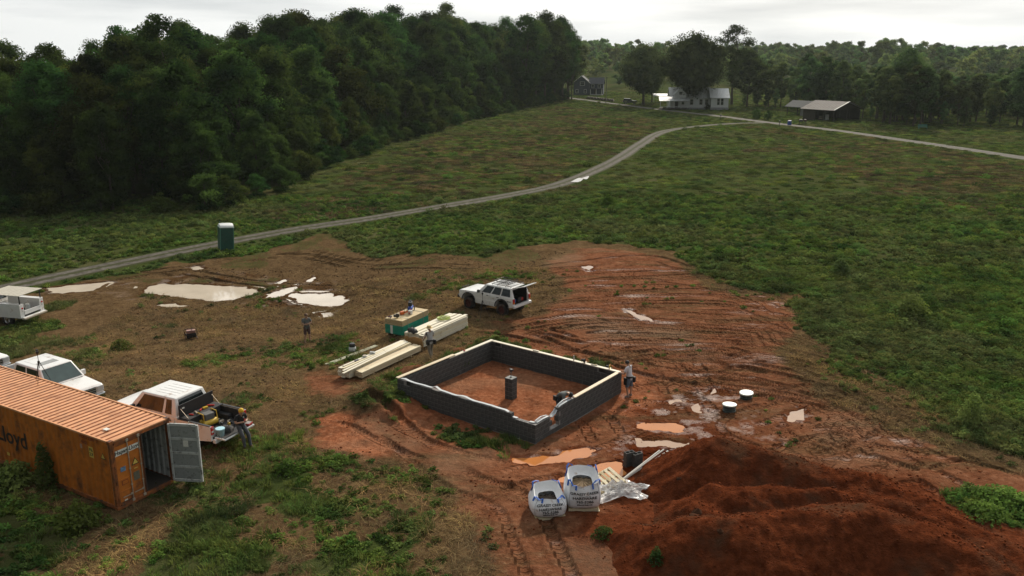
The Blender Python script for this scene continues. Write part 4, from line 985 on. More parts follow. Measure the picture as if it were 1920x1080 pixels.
# ================================================================== BLOCK FOUNDATION
M_BLOCK = mat('concrete_block', (.056, .056, .054), .9, .25, 7, bump=.4, bscale=60, dirt=(.15, .14, .13), dirt_amt=.15, dirt_scale=4)
M_MORT = mat('mortar', (.21, .20, .19), .95, .15, 20)
M_PINE = mat('new_pine', (.57, .47, .31), .6, .13, 3, stretch=(.4, 9, 9), dirt=(.42, .28, .12), dirt_amt=.15, dirt_scale=3)
M_PINEP = mat('pale_pine', (.64, .59, .46), .6, .10, 3, stretch=(.4, 9, 9), dirt=(.48, .37, .2), dirt_amt=.1, dirt_scale=3)
M_FOAM = mat('foam_strip', (.42, .45, .465), .6, .08, 5)
FT = thing('block_foundation', 'square open foundation of dark grey concrete blocks with timber sill plates', 'foundation', FA, FU - math.pi / 2)
# local axes: y along AB (fu), x along AD (fv); outer faces at x=0, x=FW, y=0, y=FL
BL, BH, BT = .406, .203, .20
NC = 5; WT = NC * BH
blk = bpy.data.meshes.new('block'); _m = MB().box((0, 0, 0), (BL - .014, BT, BH - .014)); blk.from_pydata(_m.v, [], _m.f)
bm = bmesh.new(); bm.from_mesh(blk); bmesh.ops.bevel(bm, geom=bm.edges[:], offset=.006, segments=1, affect='EDGES'); bm.to_mesh(blk); bm.free(); blk.materials.append(M_BLOCK)
hidden = MB(); nb = 0
def put_block(c, rz, row):
    global nb
    if row == 0: hidden.box(c, (BL - .014, BT, BH - .014), rz); return
    o = bpy.data.objects.new('block', blk); COL.objects.link(o); o.parent = FT; o.location = c; o.rotation_euler = (0, 0, rz); nb += 1
def wall(axis, fixed, L, cut):
    """blocks of one wall; cut(s,row) says where a block is left out"""
    n = int(round(L / BL)); b = L / n
    for row in range(NC):
        off = 0 if row % 2 == 0 else b / 2
        k = 0
        while True:
            s0 = (b * k) if off == 0 else (b * k - off); s1 = s0 + b; s0c = max(s0, .0); s1c = min(s1, L)
            if s0c >= L - .02: break
            s = (s0c + s1c) / 2
            if s1c - s0c > .1 and not cut(s, row):
                z = row * BH + BH / 2
                c = (s, fixed, z) if axis == 'x' else (fixed, s, z)
                if s1c - s0c > b * .8: put_block(c, 0 if axis == 'x' else math.pi / 2, row)
                else: MB().box(c, ((s1c - s0c) - .014, BT, BH - .014) if axis == 'x' else (BT, (s1c - s0c) - .014, BH - .014)).build('half_block', M_BLOCK, FT, .006, seg=1)
            k += 1
VENTS = {'AD': (.75,), 'BC': (.55, FW - .95)}
def vent(w, s, row): return row == NC - 1 and any(abs(s - v) < .2 for v in VENTS.get(w, ()))
wall('x', BT / 2, FW, lambda s, r: vent('AD', s, r) or (r == NC - 1 and s > FW - 1.35))
wall('x', FL - BT / 2, FW, lambda s, r: vent('BC', s, r))
wall('y', BT / 2, FL - .0, lambda s, r: s < BT or s > FL - BT)
wall('y', FW - BT / 2, FL, lambda s, r: s < BT or s > FL - BT or (r == NC - 1 and s < 1.1) or (1.10 < s < 1.72 and r >= 1))
hidden.build('bottom_course', M_BLOCK, FT)['kind'] = 'stuff'
# mortar core set back from the block faces
mc = MB(); e = .012; top = WT - .006
def core(x0, x1, y0, y1, z1): mc.box(((x0 + x1) / 2, (y0 + y1) / 2, z1 / 2 - .1), (x1 - x0, y1 - y0, z1 + .2))
core(e, FW - 1.4, e, BT - e, top - BH); core(FW - 1.4, FW - e, e, BT - e, top - BH)
core(e, FW - e, FL - BT + e, FL - e, top - BH); core(e, BT - e, BT, FL - BT, top - .012)
core(FW - BT + e, FW - e, BT, 1.09, top - BH); core(FW - BT + e, FW - e, 1.09, 1.73, BH - .012); core(FW - BT + e, FW - e, 1.73, FL - BT, top - .012)
for s0, s1 in ((e, .55), (.95, FW - 1.4)): mc.box(((s0 + s1) / 2, BT / 2, top - BH / 2), (s1 - s0, BT - 2 * e, BH))
for s0, s1 in ((e, .35), (.75, FW - 1.15), (FW - .75, FW - e)): mc.box(((s0 + s1) / 2, FL - BT / 2, top - BH / 2), (s1 - s0, BT - 2 * e, BH))
mc.build('mortar_joints', M_MORT, FT)
for s, y in ((.75, BT / 2), (.55, FL - BT / 2), (FW - .95, FL - BT / 2)):
    v = MB().box((s, y, WT - BH / 2), (.39, .10, .185)).build('wall_vent', mat('vent_dark', (.012, .012, .012), .6, .2, 9), FT)
    sl = MB()
    for k in range(5): sl.box((s, y + .055, WT - .17 + .035 * k), (.36, .006, .012))
    sl.build('vent_louvre', mat('vent_alu', (.12, .12, .12), .4, .1, 9, metal=.6), v)
# black plates paint the shade of the open cells on the corner course that still waits for its last row
for s in (FW - 1.15, FW - .95, FW - .75, FW - .55): MB().box((s, BT / 2, WT - BH - .006), (.14, .12, .012)).build('block_cell_shade', M_BLACK, FT)
# timber sill plates
PT = WT + .022
def plate_run(x0, x1, y0, y1, z, m, n=1, th=.038):
    L = max(x1 - x0, y1 - y0); horiz = (x1 - x0) > (y1 - y0)
    for k in range(n):
        a, b = k / n, (k + 1) / n
        if horiz: c = ((x0 + (x1 - x0) * (a + b) / 2), (y0 + y1) / 2, z); d = ((x1 - x0) / n - .006, y1 - y0, th)
        else: c = ((x0 + x1) / 2, (y0 + (y1 - y0) * (a + b) / 2), z); d = (x1 - x0, (y1 - y0) / n - .006, th)
        MB().box(c, d).build('sill_plate', m, FT, .004, seg=1)
plate_run(.20, FW - .02, FL - .19, FL - .01, PT, M_PINEP, 2)                    # far wall
plate_run(-.02, .17, 3.45, FL - .0, PT, M_PINEP, 1)                             # left wall, laid
plate_run(-.04, .15, -.05, 3.9, PT + .048, M_PINE, 1)                           # left wall, loose on top
plate_run(FW - .19, FW + .0, 2.95, FL - .2, PT, M_PINE, 1)                      # right wall
# foam strip along the near wall and draped into the gap
def ribbon(pts, wv, m, name, th=.012):
    n = len(pts); s = [];
    wv = Vector(wv) / 2
    for p in pts:
        p = Vector(p); s.append([p - wv, p + wv, p + wv + Vector((0, 0, th)), p - wv + Vector((0, 0, th))])
    return MB().loft(s).build(name, m, FT, smooth=.8)
rr_ = random.Random(2); pts = []
for k in range(26):
    t = k / 25; x = .15 + t * (FW - 1.75)
    pts.append((x, .10 + .02 * math.sin(k * 1.3), WT + .02 + max(0, .05 * math.sin(k * .9)) * (rr_.random()) + (.10 if k == 9 else 0)))
pts += [(FW - 1.42, .11, WT - .02), (FW - 1.30, .12, WT - .14), (FW - 1.2, .12, WT - BH + .02), (FW - 1.0, .13, WT - BH + .012)]
ribbon(pts, (0, .125, 0), M_FOAM, 'foam_strip')
pts2 = [(FW - .12, .22, WT - BH + .02), (FW - .11, .6, WT - BH + .05), (FW - .10, 1.0, WT - BH + .03), (FW - .10, 1.25, WT - BH - .10), (FW - .10, 1.50, WT - BH - .02), (FW - .10, 1.68, WT - .06), (FW - .09, 1.85, WT + .02), (FW - .10, 2.2, WT + .03), (FW - .10, 3.05, WT + .02)]
ribbon(pts2, (.13, 0, 0), M_FOAM, 'foam_strip')
ribbon([(p[0] - .06, p[1], p[2] + .05 + .03 * math.sin(i * 2)) for i, p in enumerate(pts2)], (.05, 0, 0), M_FOAM, 'foam_strip')
ribbon([(FW - .40, .16, WT - BH + .01), (FW - .25, .14, WT - BH + .03), (FW - .14, .20, WT - BH + .02)], (0, .12, 0), M_FOAM, 'foam_strip')
MB().box((FW - .10, 1.41, BH + .012), (.2, .6, .02)).build('opening_sill', M_MORT, FT)
# pier
pw = G(958, 749); pr_ = thing('block_pier', 'square pier of concrete blocks standing alone inside the foundation', 'pier', (pw.x, pw.y + .2, -.02), FU - math.pi / 2)
hb = bpy.data.meshes.new('pier_block'); _m = MB().box((0, 0, 0), (.40, .196, BH - .012)); hb.from_pydata(_m.v, [], _m.f); bm = bmesh.new(); bm.from_mesh(hb); bmesh.ops.bevel(bm, geom=bm.edges[:], offset=.006, segments=1, affect='EDGES'); bm.to_mesh(hb); bm.free(); hb.materials.append(M_BLOCK)
for r_ in range(5):
    for s in (-.1, .1):
        o = obj('block', hb, None, pr_); o.location = (0, s, r_ * BH + BH / 2) if r_ % 2 else (s, 0, r_ * BH + BH / 2); o.rotation_euler = (0, 0, 0 if r_ % 2 else math.pi / 2)
MB().box((0, 0, 2.5 * BH), (.385, .385, 5 * BH - .02)).build('mortar_joints', M_MORT, pr_)
MB().box((0, 0, 5 * BH + .008), (.40, .40, .024)).build('cap', mat('pier_cap', (.20, .21, .20), .8, .15, 9), pr_, .005)
pt = Vector((pw.x, pw.y + .2, -.02 + 5 * BH + .02))
cg = thing('camera_gimbal', 'small black camera on a short stalk clamped on top of the block pier', 'camera', pt, .3)
MB().cyl((0, 0, 0), (0, 0, .22), .018, n=8).cyl((0, 0, 0), (0, 0, .02), .06, n=10).build('stalk', M_BLK, cg)
MB().tube([(0, .12 * math.cos(a), .33 + .12 * math.sin(a)) for a in [math.pi * (1 + k / 8) for k in range(9)]], .016, 6).build('yoke', M_BLK, cg)
MB().box((0, 0, .35), (.10, .15, .11)).cyl((.05, 0, .35), (.12, 0, .35), .04, n=10).build('camera_body', M_BLK, cg, .012)
MB().cyl((0, -.13, .34), (0, -.13, .42), .025, n=8).cyl((0, .13, .34), (0, .13, .40), .025, n=8).build('grip', M_BLK, cg)
# tools lying on the far sill
FM = Matrix.Translation(FA) @ Matrix.Rotation(FU - math.pi / 2, 4, 'Z')
def onf(x, y, z): return FM @ Vector((x, y, z))
ST = PT + .02
M_YTOOL = mat('yellow_tool', (.55, .36, .03), .4, .15, 9); M_REDT = mat('red_tool', (.38, .02, .015), .4, .15, 9)
def saw(loc, rz, label, mcol):
    t = thing('circular_saw', label, 'power saw', loc, rz)
    MB().box((0, 0, .012), (.30, .14, .01)).build('shoe', M_STEEL, t)
    MB().cyl((0, -.03, .11), (0, .01, .11), .095, n=16).build('blade_guard', mcol, t)
    MB().cyl((0, .01, .12), (0, .15, .12), .055, n=10).build('motor', M_BLK, t, .006)
    MB().tube([(-.04, .03, .16), (-.10, .03, .22), (-.18, .03, .18), (-.17, .03, .10)], .018, 6).build('handle', M_BLK, t)
saw(onf(FW - 2.0, FL - .10, ST), FU, 'black circular saw resting on the far sill plate', M_BLK)
saw(onf(FW - .62, FL - .10, ST), FU + .4, 'yellow-bodied power saw on the sill plate near the man in the white shirt', M_YTOOL)
b_ = thing('water_bottle', 'pale plastic bottle standing on the far sill plate', 'bottle', onf(FW - 2.6, FL - .09, ST)); MB().lathe([(.035, 0), (.036, .15), (.015, .20), (.015, .23)], 10).build('bottle_body', mat('clear_plastic', (.55, .52, .46), .3, .1, 6), b_); MB().cyl((0, 0, .23), (0, 0, .245), .018, n=8).build('cap', M_WHITEL, b_)
t = thing('hand_level', 'short grey hand tool lying on the far sill plate beside the black saw', 'tool', onf(FW - 1.45, FL - .09, ST), FU - 1.3); MB().box((0, 0, .02), (.30, .05, .035)).build('tool_body', M_STEEL, t, .006); MB().box((.05, 0, .04), (.06, .03, .01)).build('vial', M_YEL, t)
t = thing('offcut', 'short pine offcut lying across the far sill plate', 'wood offcut', onf(2.9, FL - .10, ST), FU - 1.45); MB().box((0, 0, .02), (.30, .09, .038)).build('offcut_board', M_PINEP, t, .004)
t = thing('chalk_reel', 'small red chalk reel on the left sill plate', 'tool', onf(.08, 4.65, ST), 1.0); MB().lathe([(.045, 0), (.055, .02), (.045, .05)], 10).build('reel_case', M_REDT, t); MB().box((.06, 0, .02), (.05, .02, .02)).build('reel_nose', M_STEEL, t)
p = G(976, 821); t = thing('foam_roll', 'small white roll of sill foam lying beside the near wall', 'roll', p + Vector((0, 0, .0)), .3); MB().lathe([(.05, 0), (.15, 0), (.15, .13), (.05, .13), (.05, 0)], 18).build('foam_coil', mat('white_foam', (.66, .68, .68), .6, .06, 5), t); MB().tube([(.15, 0, .06), (.22, .05, .05), (.26, .02, .02)], .02, 5).build('loose_end', MATS['white_foam'], t)
# ================================================================== VEHICLES  (local axes: x forward, y left, z up, origin on the ground under the middle)
M_WHITE = mat('white_car_paint', (.72, .72, .70), .28, .05, 3, coat=.4, dirt=(.36, .24, .16), dirt_amt=.10, dirt_scale=2.2)
M_DARKP = mat('dark_car_paint', (.02, .022, .025), .3, .15, 3, coat=.4)
M_GLASS = mat('tinted_glass', (.012, .018, .018), .06, .2, 2, spec=.8)
M_WIND = mat('windscreen_glass', (.028, .055, .05), .07, .3, 2, spec=.8)
M_RUB = mat('tyre_rubber', (.018, .017, .016), .85, .25, 12, dirt=(.12, .06, .035), dirt_amt=.3, dirt_scale=6)
M_CHROME = mat('chrome', (.6, .6, .6), .2, .05, 4, metal=1.0)
M_RED = mat('red_lamp', (.45, .015, .012), .2, .1, 8, spec=.7)
M_AMB = mat('amber_lamp', (.6, .2, .02), .2, .1, 8, spec=.7)
M_LAMP = mat('headlamp_glass', (.55, .56, .55), .12, .1, 8, spec=.8)
M_TRIM = mat('black_trim', (.02, .02, .021), .6, .2, 9)
M_BEDL = mat('bed_liner', (.022, .022, .023), .75, .3, 12, dirt=(.06, .045, .035), dirt_amt=.3, dirt_scale=3)
def wheel(parent, x, y, r, w, rim_m, spokes=6):
    s = 1 if y > 0 else -1; M = Matrix.Translation((x, y, r)) @ Matrix.Rotation(-s * math.pi / 2, 4, 'X')
    wh = MB().lathe([(r * .60, -w / 2), (r * .86, -w / 2), (r * .97, -w * .40), (r, -w * .25), (r, w * .25), (r * .97, w * .40), (r * .86, w / 2), (r * .60, w / 2), (r * .60, -w / 2)], 28, M).build('wheel', M_RUB, parent, smooth=.9)
    lug = MB()
    for k in range(22):
        a = 2 * math.pi * k / 22; lug.box((0, 0, 0), (.02, r * .12, w * .9)); lug.v[-8:] = [tuple(M @ (Matrix.Rotation(a, 4, 'Z') @ (Vector(p) + Vector((r * .995, 0, 0))))) for p in lug.v[-8:]]
    lug.build('tread', M_RUB, wh)
    rm = MB().lathe([(r * .61, -w * .3), (r * .61, w * .42), (r * .56, w * .44), (r * .54, w * .25), (.02, w * .22)], 20, M)
    for k in range(spokes):
        a = 2 * math.pi * k / spokes; rm.box((0, 0, 0), (r * .38, r * .13, .03)); rm.v[-8:] = [tuple(M @ (Matrix.Rotation(a, 4, 'Z') @ (Vector(p) + Vector((r * .36, 0, w * .30))))) for p in rm.v[-8:]]
    rm.lathe([(.001, w * .36), (r * .14, w * .36), (r * .16, w * .25)], 10, M)
    rm.build('rim', rim_m, wh)
    return wh
def arch(xc, r, z0, n=9):
    """wheel-arch points from rear to front (going along +x)"""
    return [(xc - r * math.cos(math.pi * k / n), max(z0, z0 + (r * 1.0) * math.sin(math.pi * k / n))) for k in range(n + 1)]
def body_prism(profile, hw, parent, m, name='body', shape=None, bevel=.045):
    """side profile pushed across the width with extra rows so the flanks can tuck in"""
    ys = [-1, -.9, -.5, 0, .5, .9, 1]; n = len(profile); v = []; f = []
    for t in ys:
        for x, z in profile: v.append(shape(x, t * hw, z) if shape else (x, t * hw, z))
    for i in range(len(ys) - 1):
        for k in range(n): f.append((i * n + k, i * n + (k + 1) % n, (i + 1) * n + (k + 1) % n, (i + 1) * n + k))
    f += [tuple(range(n - 1, -1, -1)), tuple(range((len(ys) - 1) * n, len(ys) * n))]
    return MB().add(v, f).build(name, m, parent, bevel, smooth=.7)
def window_on(corners, u0, u1, v0, v1, parent, m, name='window', proud=.006):
    """glass pane on a face given by 4 corners (bottom-left, bottom-right, top-right, top-left from outside)"""
    a, b, c, d = [Vector(p) for p in corners]; nrm = (b - a).cross(d - a).normalized()
    def at(u, v): return (a.lerp(b, u)).lerp(d.lerp(c, u), v) + nrm * proud
    w = MB().quadpanel([at(u0, v0), at(u1, v0), at(u1, v1), at(u0, v1)], .02).build(name, m, parent)
    fr = MB(); e = [at(u0, v0), at(u1, v0), at(u1, v1), at(u0, v1)]
    fr.tube([p - nrm * .004 for p in e], .010, 4, close=True); fr.build('window_seal', M_TRIM, w); return w
def greenhouse(parent, xb0, xb1, zb, xt0, xt1, zt, wb, wt, m, name='cab', bevel=.05):
    b = [(xb0, -wb, zb), (xb1, -wb, zb), (xb1, wb, zb), (xb0, wb, zb)]; t = [(xt0, -wt, zt), (xt1, -wt, zt), (xt1, wt, zt), (xt0, wt, zt)]
    o = MB().add(b + t, [(3, 2, 1, 0), (4, 5, 6, 7), (0, 1, 5, 4), (1, 2, 6, 5), (2, 3, 7, 6), (3, 0, 4, 7)]).build(name, m, parent, bevel, smooth=.7, seg=3)
    F = {'right': (b[0], b[1], t[1], t[0]), 'front': (b[1], b[2], t[2], t[1]), 'left': (b[2], b[3], t[3], t[2]), 'rear': (b[3], b[0], t[0], t[3])}
    return o, F
def mirror_pair(t, x, y, z, m=M_TRIM, big=1.0):
    for s in (-1, 1):
        o = MB().box((x, s * (y + .14 * big), z + .06), (.12, .20 * big, .24 * big)).build('wing_mirror', m, t, .03); MB().box((x, s * (y + .02), z), (.06, .12, .05)).build('mirror_arm', M_TRIM, o)
def seam(t, pts, r=.006): return MB().tube(pts, r, 4).build('panel_gap', M_TRIM, t)
def pickup(label, loc, rz, crew=True, tailgate_open=False, L=5.8, bed=1.75, group=None, sunroof=False, service=False, rim=None, z=0):
    t = thing('pickup_truck', label, 'pickup truck', loc, rz, group); H = L / 2; hw = .99; rim = rim or M_CHROME
    xr = -H + .02                       # rear end
    xcab0 = xr + bed; xhood = H - 1.25 if not crew else H - 1.32
    fw, rw = H - .95, xr + 1.15; r = .40
    # front clip and cab lower body
    prof = [(xcab0 + .02, .42)] + [(fw - .62, .42)] + arch(fw, .50, .44) + [(H - .30, .46), (H - .06, .50), (H - .02, .62), (H - .02, 1.02), (H - .14, 1.10), (xhood + .05, 1.19), (xhood - .25, 1.21), (xcab0 + .02, 1.21)]
    def shp(x, y, zc):
        k = 1 - .06 * max(0, (x - (H - .7)) / .7) ** 2; k *= 1 - .035 * max(0, (zc - .95) / .26); k *= 1 - .03 * max(0, (.6 - zc) / .2)
        return (x, y * k, zc + (.03 * (1 - (y / hw) ** 2) if zc > 1.05 and x > xhood - .1 else 0))
    body = body_prism(prof, hw, t, M_WHITE, 'body', shp)
    cab, F = greenhouse(t, xcab0 + .04, xhood + .0, 1.20, xcab0 + .22, xhood - .62, 1.90, .945, .74, M_WHITE)
    window_on(F['front'], .05, .95, .10, .93, cab, M_WIND, 'windscreen')
    window_on(F['rear'], .10, .90, .22, .88, cab, M_GLASS, 'rear_window')
    for sd in ('left', 'right'):
        if crew:
            spl = [(.10, .44), (.49, .90)]
        else: spl = [(.10, .24), (.30, .88)]
        if sd == 'left': spl = [(1 - b, 1 - a) for a, b in spl]
        for a, b in spl: window_on(F[sd], a, b, .10, .88, cab, M_GLASS, 'side_window')
    if sunroof: MB().box(((xcab0 + xhood) / 2 + .12, 0, 1.903), (.42, .86, .012)).build('sunroof', mat('sunroof_glass', (.22, .22, .20), .08, .1, 3, spec=.8), cab, .004)
    for k in (-2, -1, 0, 1, 2): MB().box(((xcab0 + xhood - .4) / 2 - .1, k * .22, 1.902), ((xhood - xcab0) * .42, .04, .012)).build('roof_rib', M_WHITE, cab, .004) if not sunroof or k in (-2, 2) else None
    # front end
    MB().box((H + .0, 0, .60), (.14, 1.90, .24)).build('front_bumper', M_CHROME if crew else M_WHITE, t, .05)
    g = MB().box((H - .01, 0, .90), (.04, 1.10, .30)).build('grille', M_BLACK, t, .01)
    for k in range(3): MB().box((H + .015, 0, .80 + .1 * k), (.02, 1.08, .035)).build('grille_bar', M_CHROME, g, .006)
    for s in (-1, 1):
        MB().box((H - .07, s * .76, .92), (.16, .34, .26)).build('headlight', M_LAMP, t, .04)
        MB().box((fw - .95 + .2, s * (hw + .002), .62), (.6, .01, .02)).build('body_moulding', M_WHITE, t)
        seam(t, [(xcab0 + .12, s * (hw + .0), .50), (xcab0 + .12, s * (hw - .012), 1.15)]); seam(t, [(xhood - .30, s * hw, .50), (xhood - .30, s * (hw - .012), 1.15)])
        if crew: seam(t, [((xcab0 + xhood) / 2 + .02, s * hw, .50), ((xcab0 + xhood) / 2 + .02, s * (hw - .012), 1.15)])
        for hx_ in ([xcab0 + .3, (xcab0 + xhood) / 2 + .2] if crew else [xcab0 + .4]): MB().box((hx_, s * (hw - .005), 1.04), (.16, .03, .035)).build('door_handle', M_CHROME if crew else M_TRIM, t, .008)
        MB().box(((xcab0 + xhood) / 2, s * .93, .40), (xhood - xcab0 + .2, .14, .06)).build('running_board', M_TRIM, t, .015)
    mirror_pair(t, xhood - .34, .93, 1.22, M_WHITE if crew else M_TRIM, 1.0)
    wb_ = seam(t, [(xhood + .02, -.8, 1.215), (xhood + .02, .8, 1.215)], .012)
    MB().box((0, 0, .42), (L - .8, .9, .18)).build('chassis', M_TRIM, t, .02)
    # bed
    zt = 1.16; bl = bed - .04
    if not service:
        for s in (-1, 1):
            pr_ = [(xr, .55), (rw - .56, .46)] + arch(rw, .49, .46) + [(xcab0 - .03, .46), (xcab0 - .03, zt), (xr, zt)]
            MB().prism(pr_, s * hw, s * (hw - .09)).build('bed_side', M_WHITE, t, .012)
            MB().box(((xr + xcab0) / 2, s * (hw - .045), zt + .012), (bl - .02, .10, .03)).build('bed_rail_cap', M_TRIM, t, .008)
            MB().box((rw, s * (hw - .22), .78), (1.0, .24, .26)).build('wheel_housing', M_BEDL, t, .06)
            MB().box(((xr + xcab0) / 2, s * (hw - .094), .85), (bl - .06, .012, .56)).build('bed_liner', M_BEDL, t)
            lt = MB().box((xr - .005, s * (hw - .085), .98), (.05, .15, .34)).build('taillight', M_RED, t, .015); MB().box((xr - .033, s * (hw - .085), .94), (.01, .12, .07)).build('reverse_lamp', M_WHITEL, lt)
        MB().box(((xr + xcab0) / 2, 0, .66), (bl, 1.80, .05)).build('bed_floor', M_BEDL, t)
        MB().box((xcab0 - .05, 0, .88), (.05, 1.80, .54)).build('bed_front', M_BEDL, t)
        if tailgate_open:
            tg = MB().box((xr - .29, 0, .645), (.54, 1.66, .07)).build('tailgate', M_WHITE, t, .02); MB().box((xr - .29, 0, .684), (.48, 1.56, .010)).build('tailgate_liner', M_BEDL, tg)
            for s in (-1, 1): MB().cyl((xr - .40, s * .82, .68), (xr, s * .86, 1.0), .010, n=5).build('tailgate_cable', M_TRIM, tg)
        else:
            tg = MB().box((xr + .03, 0, .86), (.07, 1.66, .58)).build('tailgate', M_WHITE, t, .02); MB().box((xr - .012, 0, 1.02), (.02, .26, .06)).build('tailgate_handle', M_TRIM, tg)
    MB().box((xr - .08, 0, .53), (.16, 1.86, .16)).build('rear_bumper', M_CHROME if crew else M_WHITE, t, .03)
    MB().box((xr - .163, 0, .55), (.01, .30, .12)).build('number_plate', M_WHITEL, t)
    for x in (fw, rw):
        for s in (-1, 1): wheel(t, x, s * (hw - .15), r, .27, rim)
    MB().cyl((fw, -.8, r), (fw, .8, r), .05, n=8).cyl((rw, -.8, r), (rw, .8, r), .06, n=8).build('axles', M_TRIM, t)
    t['_xr'] = xr; return t, xr, xcab0, zt
def gz_(x, y): return ground_z(x, y)
def settle(t):
    t.location.z = gz_(t.location.x, t.location.y) - .02
# white crew cab behind the container
hd = R(-31); f_ = Vector((math.cos(hd), math.sin(hd))); lf = Vector((-f_.y, f_.x))
fc = Vector((-18.32, 36.45)) - lf * .98; c_ = fc - f_ * 2.95
t1, *_ = pickup('white crew-cab pickup with a sunroof parked behind the orange container', (c_.x, c_.y, 0), hd, True, False, 5.85, 1.75, sunroof=True); settle(t1)
# white single-cab with open tailgate
hd2 = R(154); f_ = Vector((math.cos(hd2), math.sin(hd2))); rc = Vector((-11.34, 32.12)); c_ = rc + f_ * 2.9
t2, xr, xc, zt = pickup('white pickup with black bed, open toolbox and lowered tailgate beside the open container door', (c_.x, c_.y, 0), hd2, False, True, 5.75, 1.80); settle(t2); t2.location.z = .0
T2 = Matrix.Translation(t2.location) @ Matrix.Rotation(hd2, 4, 'Z')
# crossover toolbox with raised lid
tb = thing('truck_toolbox', 'black crossbed toolbox with its long lid raised behind the pickup cab', 'toolbox', T2 @ Vector((xc - .36, 0, zt + .035)), hd2)
MB().box((0, 0, -.13), (.50, 1.60, .26)).box((0, 0, .015), (.54, 1.86, .03)).build('box_body', M_TRIM, tb, .01)
MB().box((0, 0, .033), (.44, 1.70, .006)).build('box_tray', M_BEDL, tb)
ld_ = MB().box((.25, 0, .28), (.035, 1.84, .50)).build('lid', mat('toolbox_black', (.02, .02, .021), .5, .2, 9), tb, .01); MB().box((.228, .70, .36), (.008, .12, .06)).build('lid_sticker', M_WHITEL, ld_)
for s in (-1, 1): MB().cyl((-.15, s * .85, .04), (.23, s * .85, .38), .010, n=5).build('lid_strut', M_STEEL, tb)
for k, (y, c, m_) in enumerate([(-.5, (.30, .06, .06), M_REDT), (-.2, (.22, .10, .08), M_YTOOL), (.05, (.18, .06, .07), M_REDT), (.30, (.26, .07, .05), M_STEEL), (.55, (.20, .05, .05), M_REDT)]):
    o = thing('hand_tool', ['red-handled bolt cutter', 'yellow drill case', 'red pipe wrench', 'bare steel bar clamp', 'short red hand tool'][k] + ' lying in the open pickup toolbox', 'tool', T2 @ Vector((xc - .38, y, zt + .075)), hd2 + .6 + k * .7)
    MB().box((0, 0, c[2] / 2), c).build('tool_body', m_, o, .015); MB().cyl((c[0] / 2, 0, c[2] / 2), (c[0] / 2 + .10, .03, c[2] / 2), .014, n=6).build('tool_handle', M_BLK, o)
zb_ = .69
ac = thing('air_compressor', 'yellow and grey air compressor with twin round tank in the pickup bed', 'compressor', T2 @ Vector((xr + 1.02, .10, zb_)), hd2 + R(78))
MB().cyl((-.32, -.16, .17), (.32, -.16, .17), .13, n=16).build('tank', M_YTOOL, ac, .02, smooth=.6); MB().cyl((-.32, .14, .17), (.32, .14, .17), .13, n=16).build('tank', M_YTOOL, ac, .02, smooth=.6)
MB().box((0, .0, .42), (.44, .36, .28)).build('motor_cover', mat('grey_plastic', (.10, .10, .095), .5, .2, 9), ac, .04)
for s in (-1, 1): MB().tube([(s * .30, -.22, .25), (s * .30, -.18, .60), (s * .30, .18, .60), (s * .30, .22, .25)], .02, 6).build('roll_bar', M_YTOOL, ac)
for k in range(3): MB().cyl((-.1 + .1 * k, -.19, .42), (-.1 + .1 * k, -.21, .42), .025, n=8).build('gauge', M_WHITEL, ac)
bk = thing('cooler_tub', 'pale blue lidded plastic tub on the lowered tailgate', 'tub', T2 @ Vector((xr - .14, .62, zb_ + .0)), hd2); MB().lathe([(.14, 0), (.17, .26), (.18, .27)], 14).build('tub_body', mat('clear_blue', (.24, .36, .38), .4, .1, 5), bk); MB().lathe([(.185, .27), (.185, .31), (.0, .32)], 14).build('lid', mat('pale_blue', (.38, .62, .70), .4, .06, 5), bk)
bg = thing('tool_bag', 'slumped dark grey tool bag on the tailgate beside the blue tub', 'bag', T2 @ Vector((xr - .05, .22, zb_)), hd2 + .3); MB().loft([[(x_ * .26 * s, y_ * .17 * s, z_) for x_, y_ in ((-1, -.8), (0, -1), (1, -.8), (1, .8), (0, 1), (-1, .8))] for z_, s in ((0, 1), (.10, 1.08), (.2, .9), (.24, .5))]).build('bag_body', mat('dark_canvas', (.045, .043, .042), .9, .3, 12, bump=.4), bg, smooth=1.2); MB().tube([(-.15, 0, .22), (-.08, 0, .34), (.08, 0, .34), (.15, 0, .22)], .014, 5).build('handle', M_BLK, bg)
yb = thing('nail_gun', 'yellow and black nail gun lying on the bed behind the seated man', 'nail gun', T2 @ Vector((xr + .12, -.12, zb_)), hd2 + 1.2); MB().box((0, 0, .10), (.12, .10, .22)).build('gun_body', M_YTOOL, yb, .03); MB().box((-.12, 0, .06), (.24, .06, .06)).build('magazine', M_BLK, yb, .01); MB().cyl((.02, 0, .2), (.02, 0, .27), .03, n=8).build('nose', M_STEEL, yb)
rc_ = thing('red_tool_case', 'open red tool case lying at the end of the lowered tailgate', 'tool case', T2 @ Vector((xr - .34, -.66, zb_)), hd2 + .2); MB().box((0, 0, .04), (.34, .28, .08)).build('case_base', M_REDT, rc_, .012); MB().box((0, 0, .085), (.30, .24, .012)).build('case_tray', mat('grey_tray', (.25, .23, .22), .6, .2, 20), rc_); MB().box((.17, 0, .16), (.03, .28, .22)).build('case_lid', M_REDT, rc_, .01)
for k in range(9):
    x_, y_ = xr + rnd.uniform(.2, 1.2), rnd.uniform(-.75, -.1)
    o = thing('loose_tool', 'small dark tool in the jumble on the pickup bed floor', 'tool', T2 @ Vector((x_, y_, zb_)), rnd.uniform(0, 6), 'tools jumbled on the pickup bed'); MB().box((0, 0, .05), (rnd.uniform(.12, .3), rnd.uniform(.06, .14), .10)).build('tool_body', rnd.choice([M_BLK, M_STEEL, M_TRIM]), o, .02); MB().cyl((.05, 0, .08), (.18, .05, .12), .015, n=6).build('tool_handle', M_BLK, o)
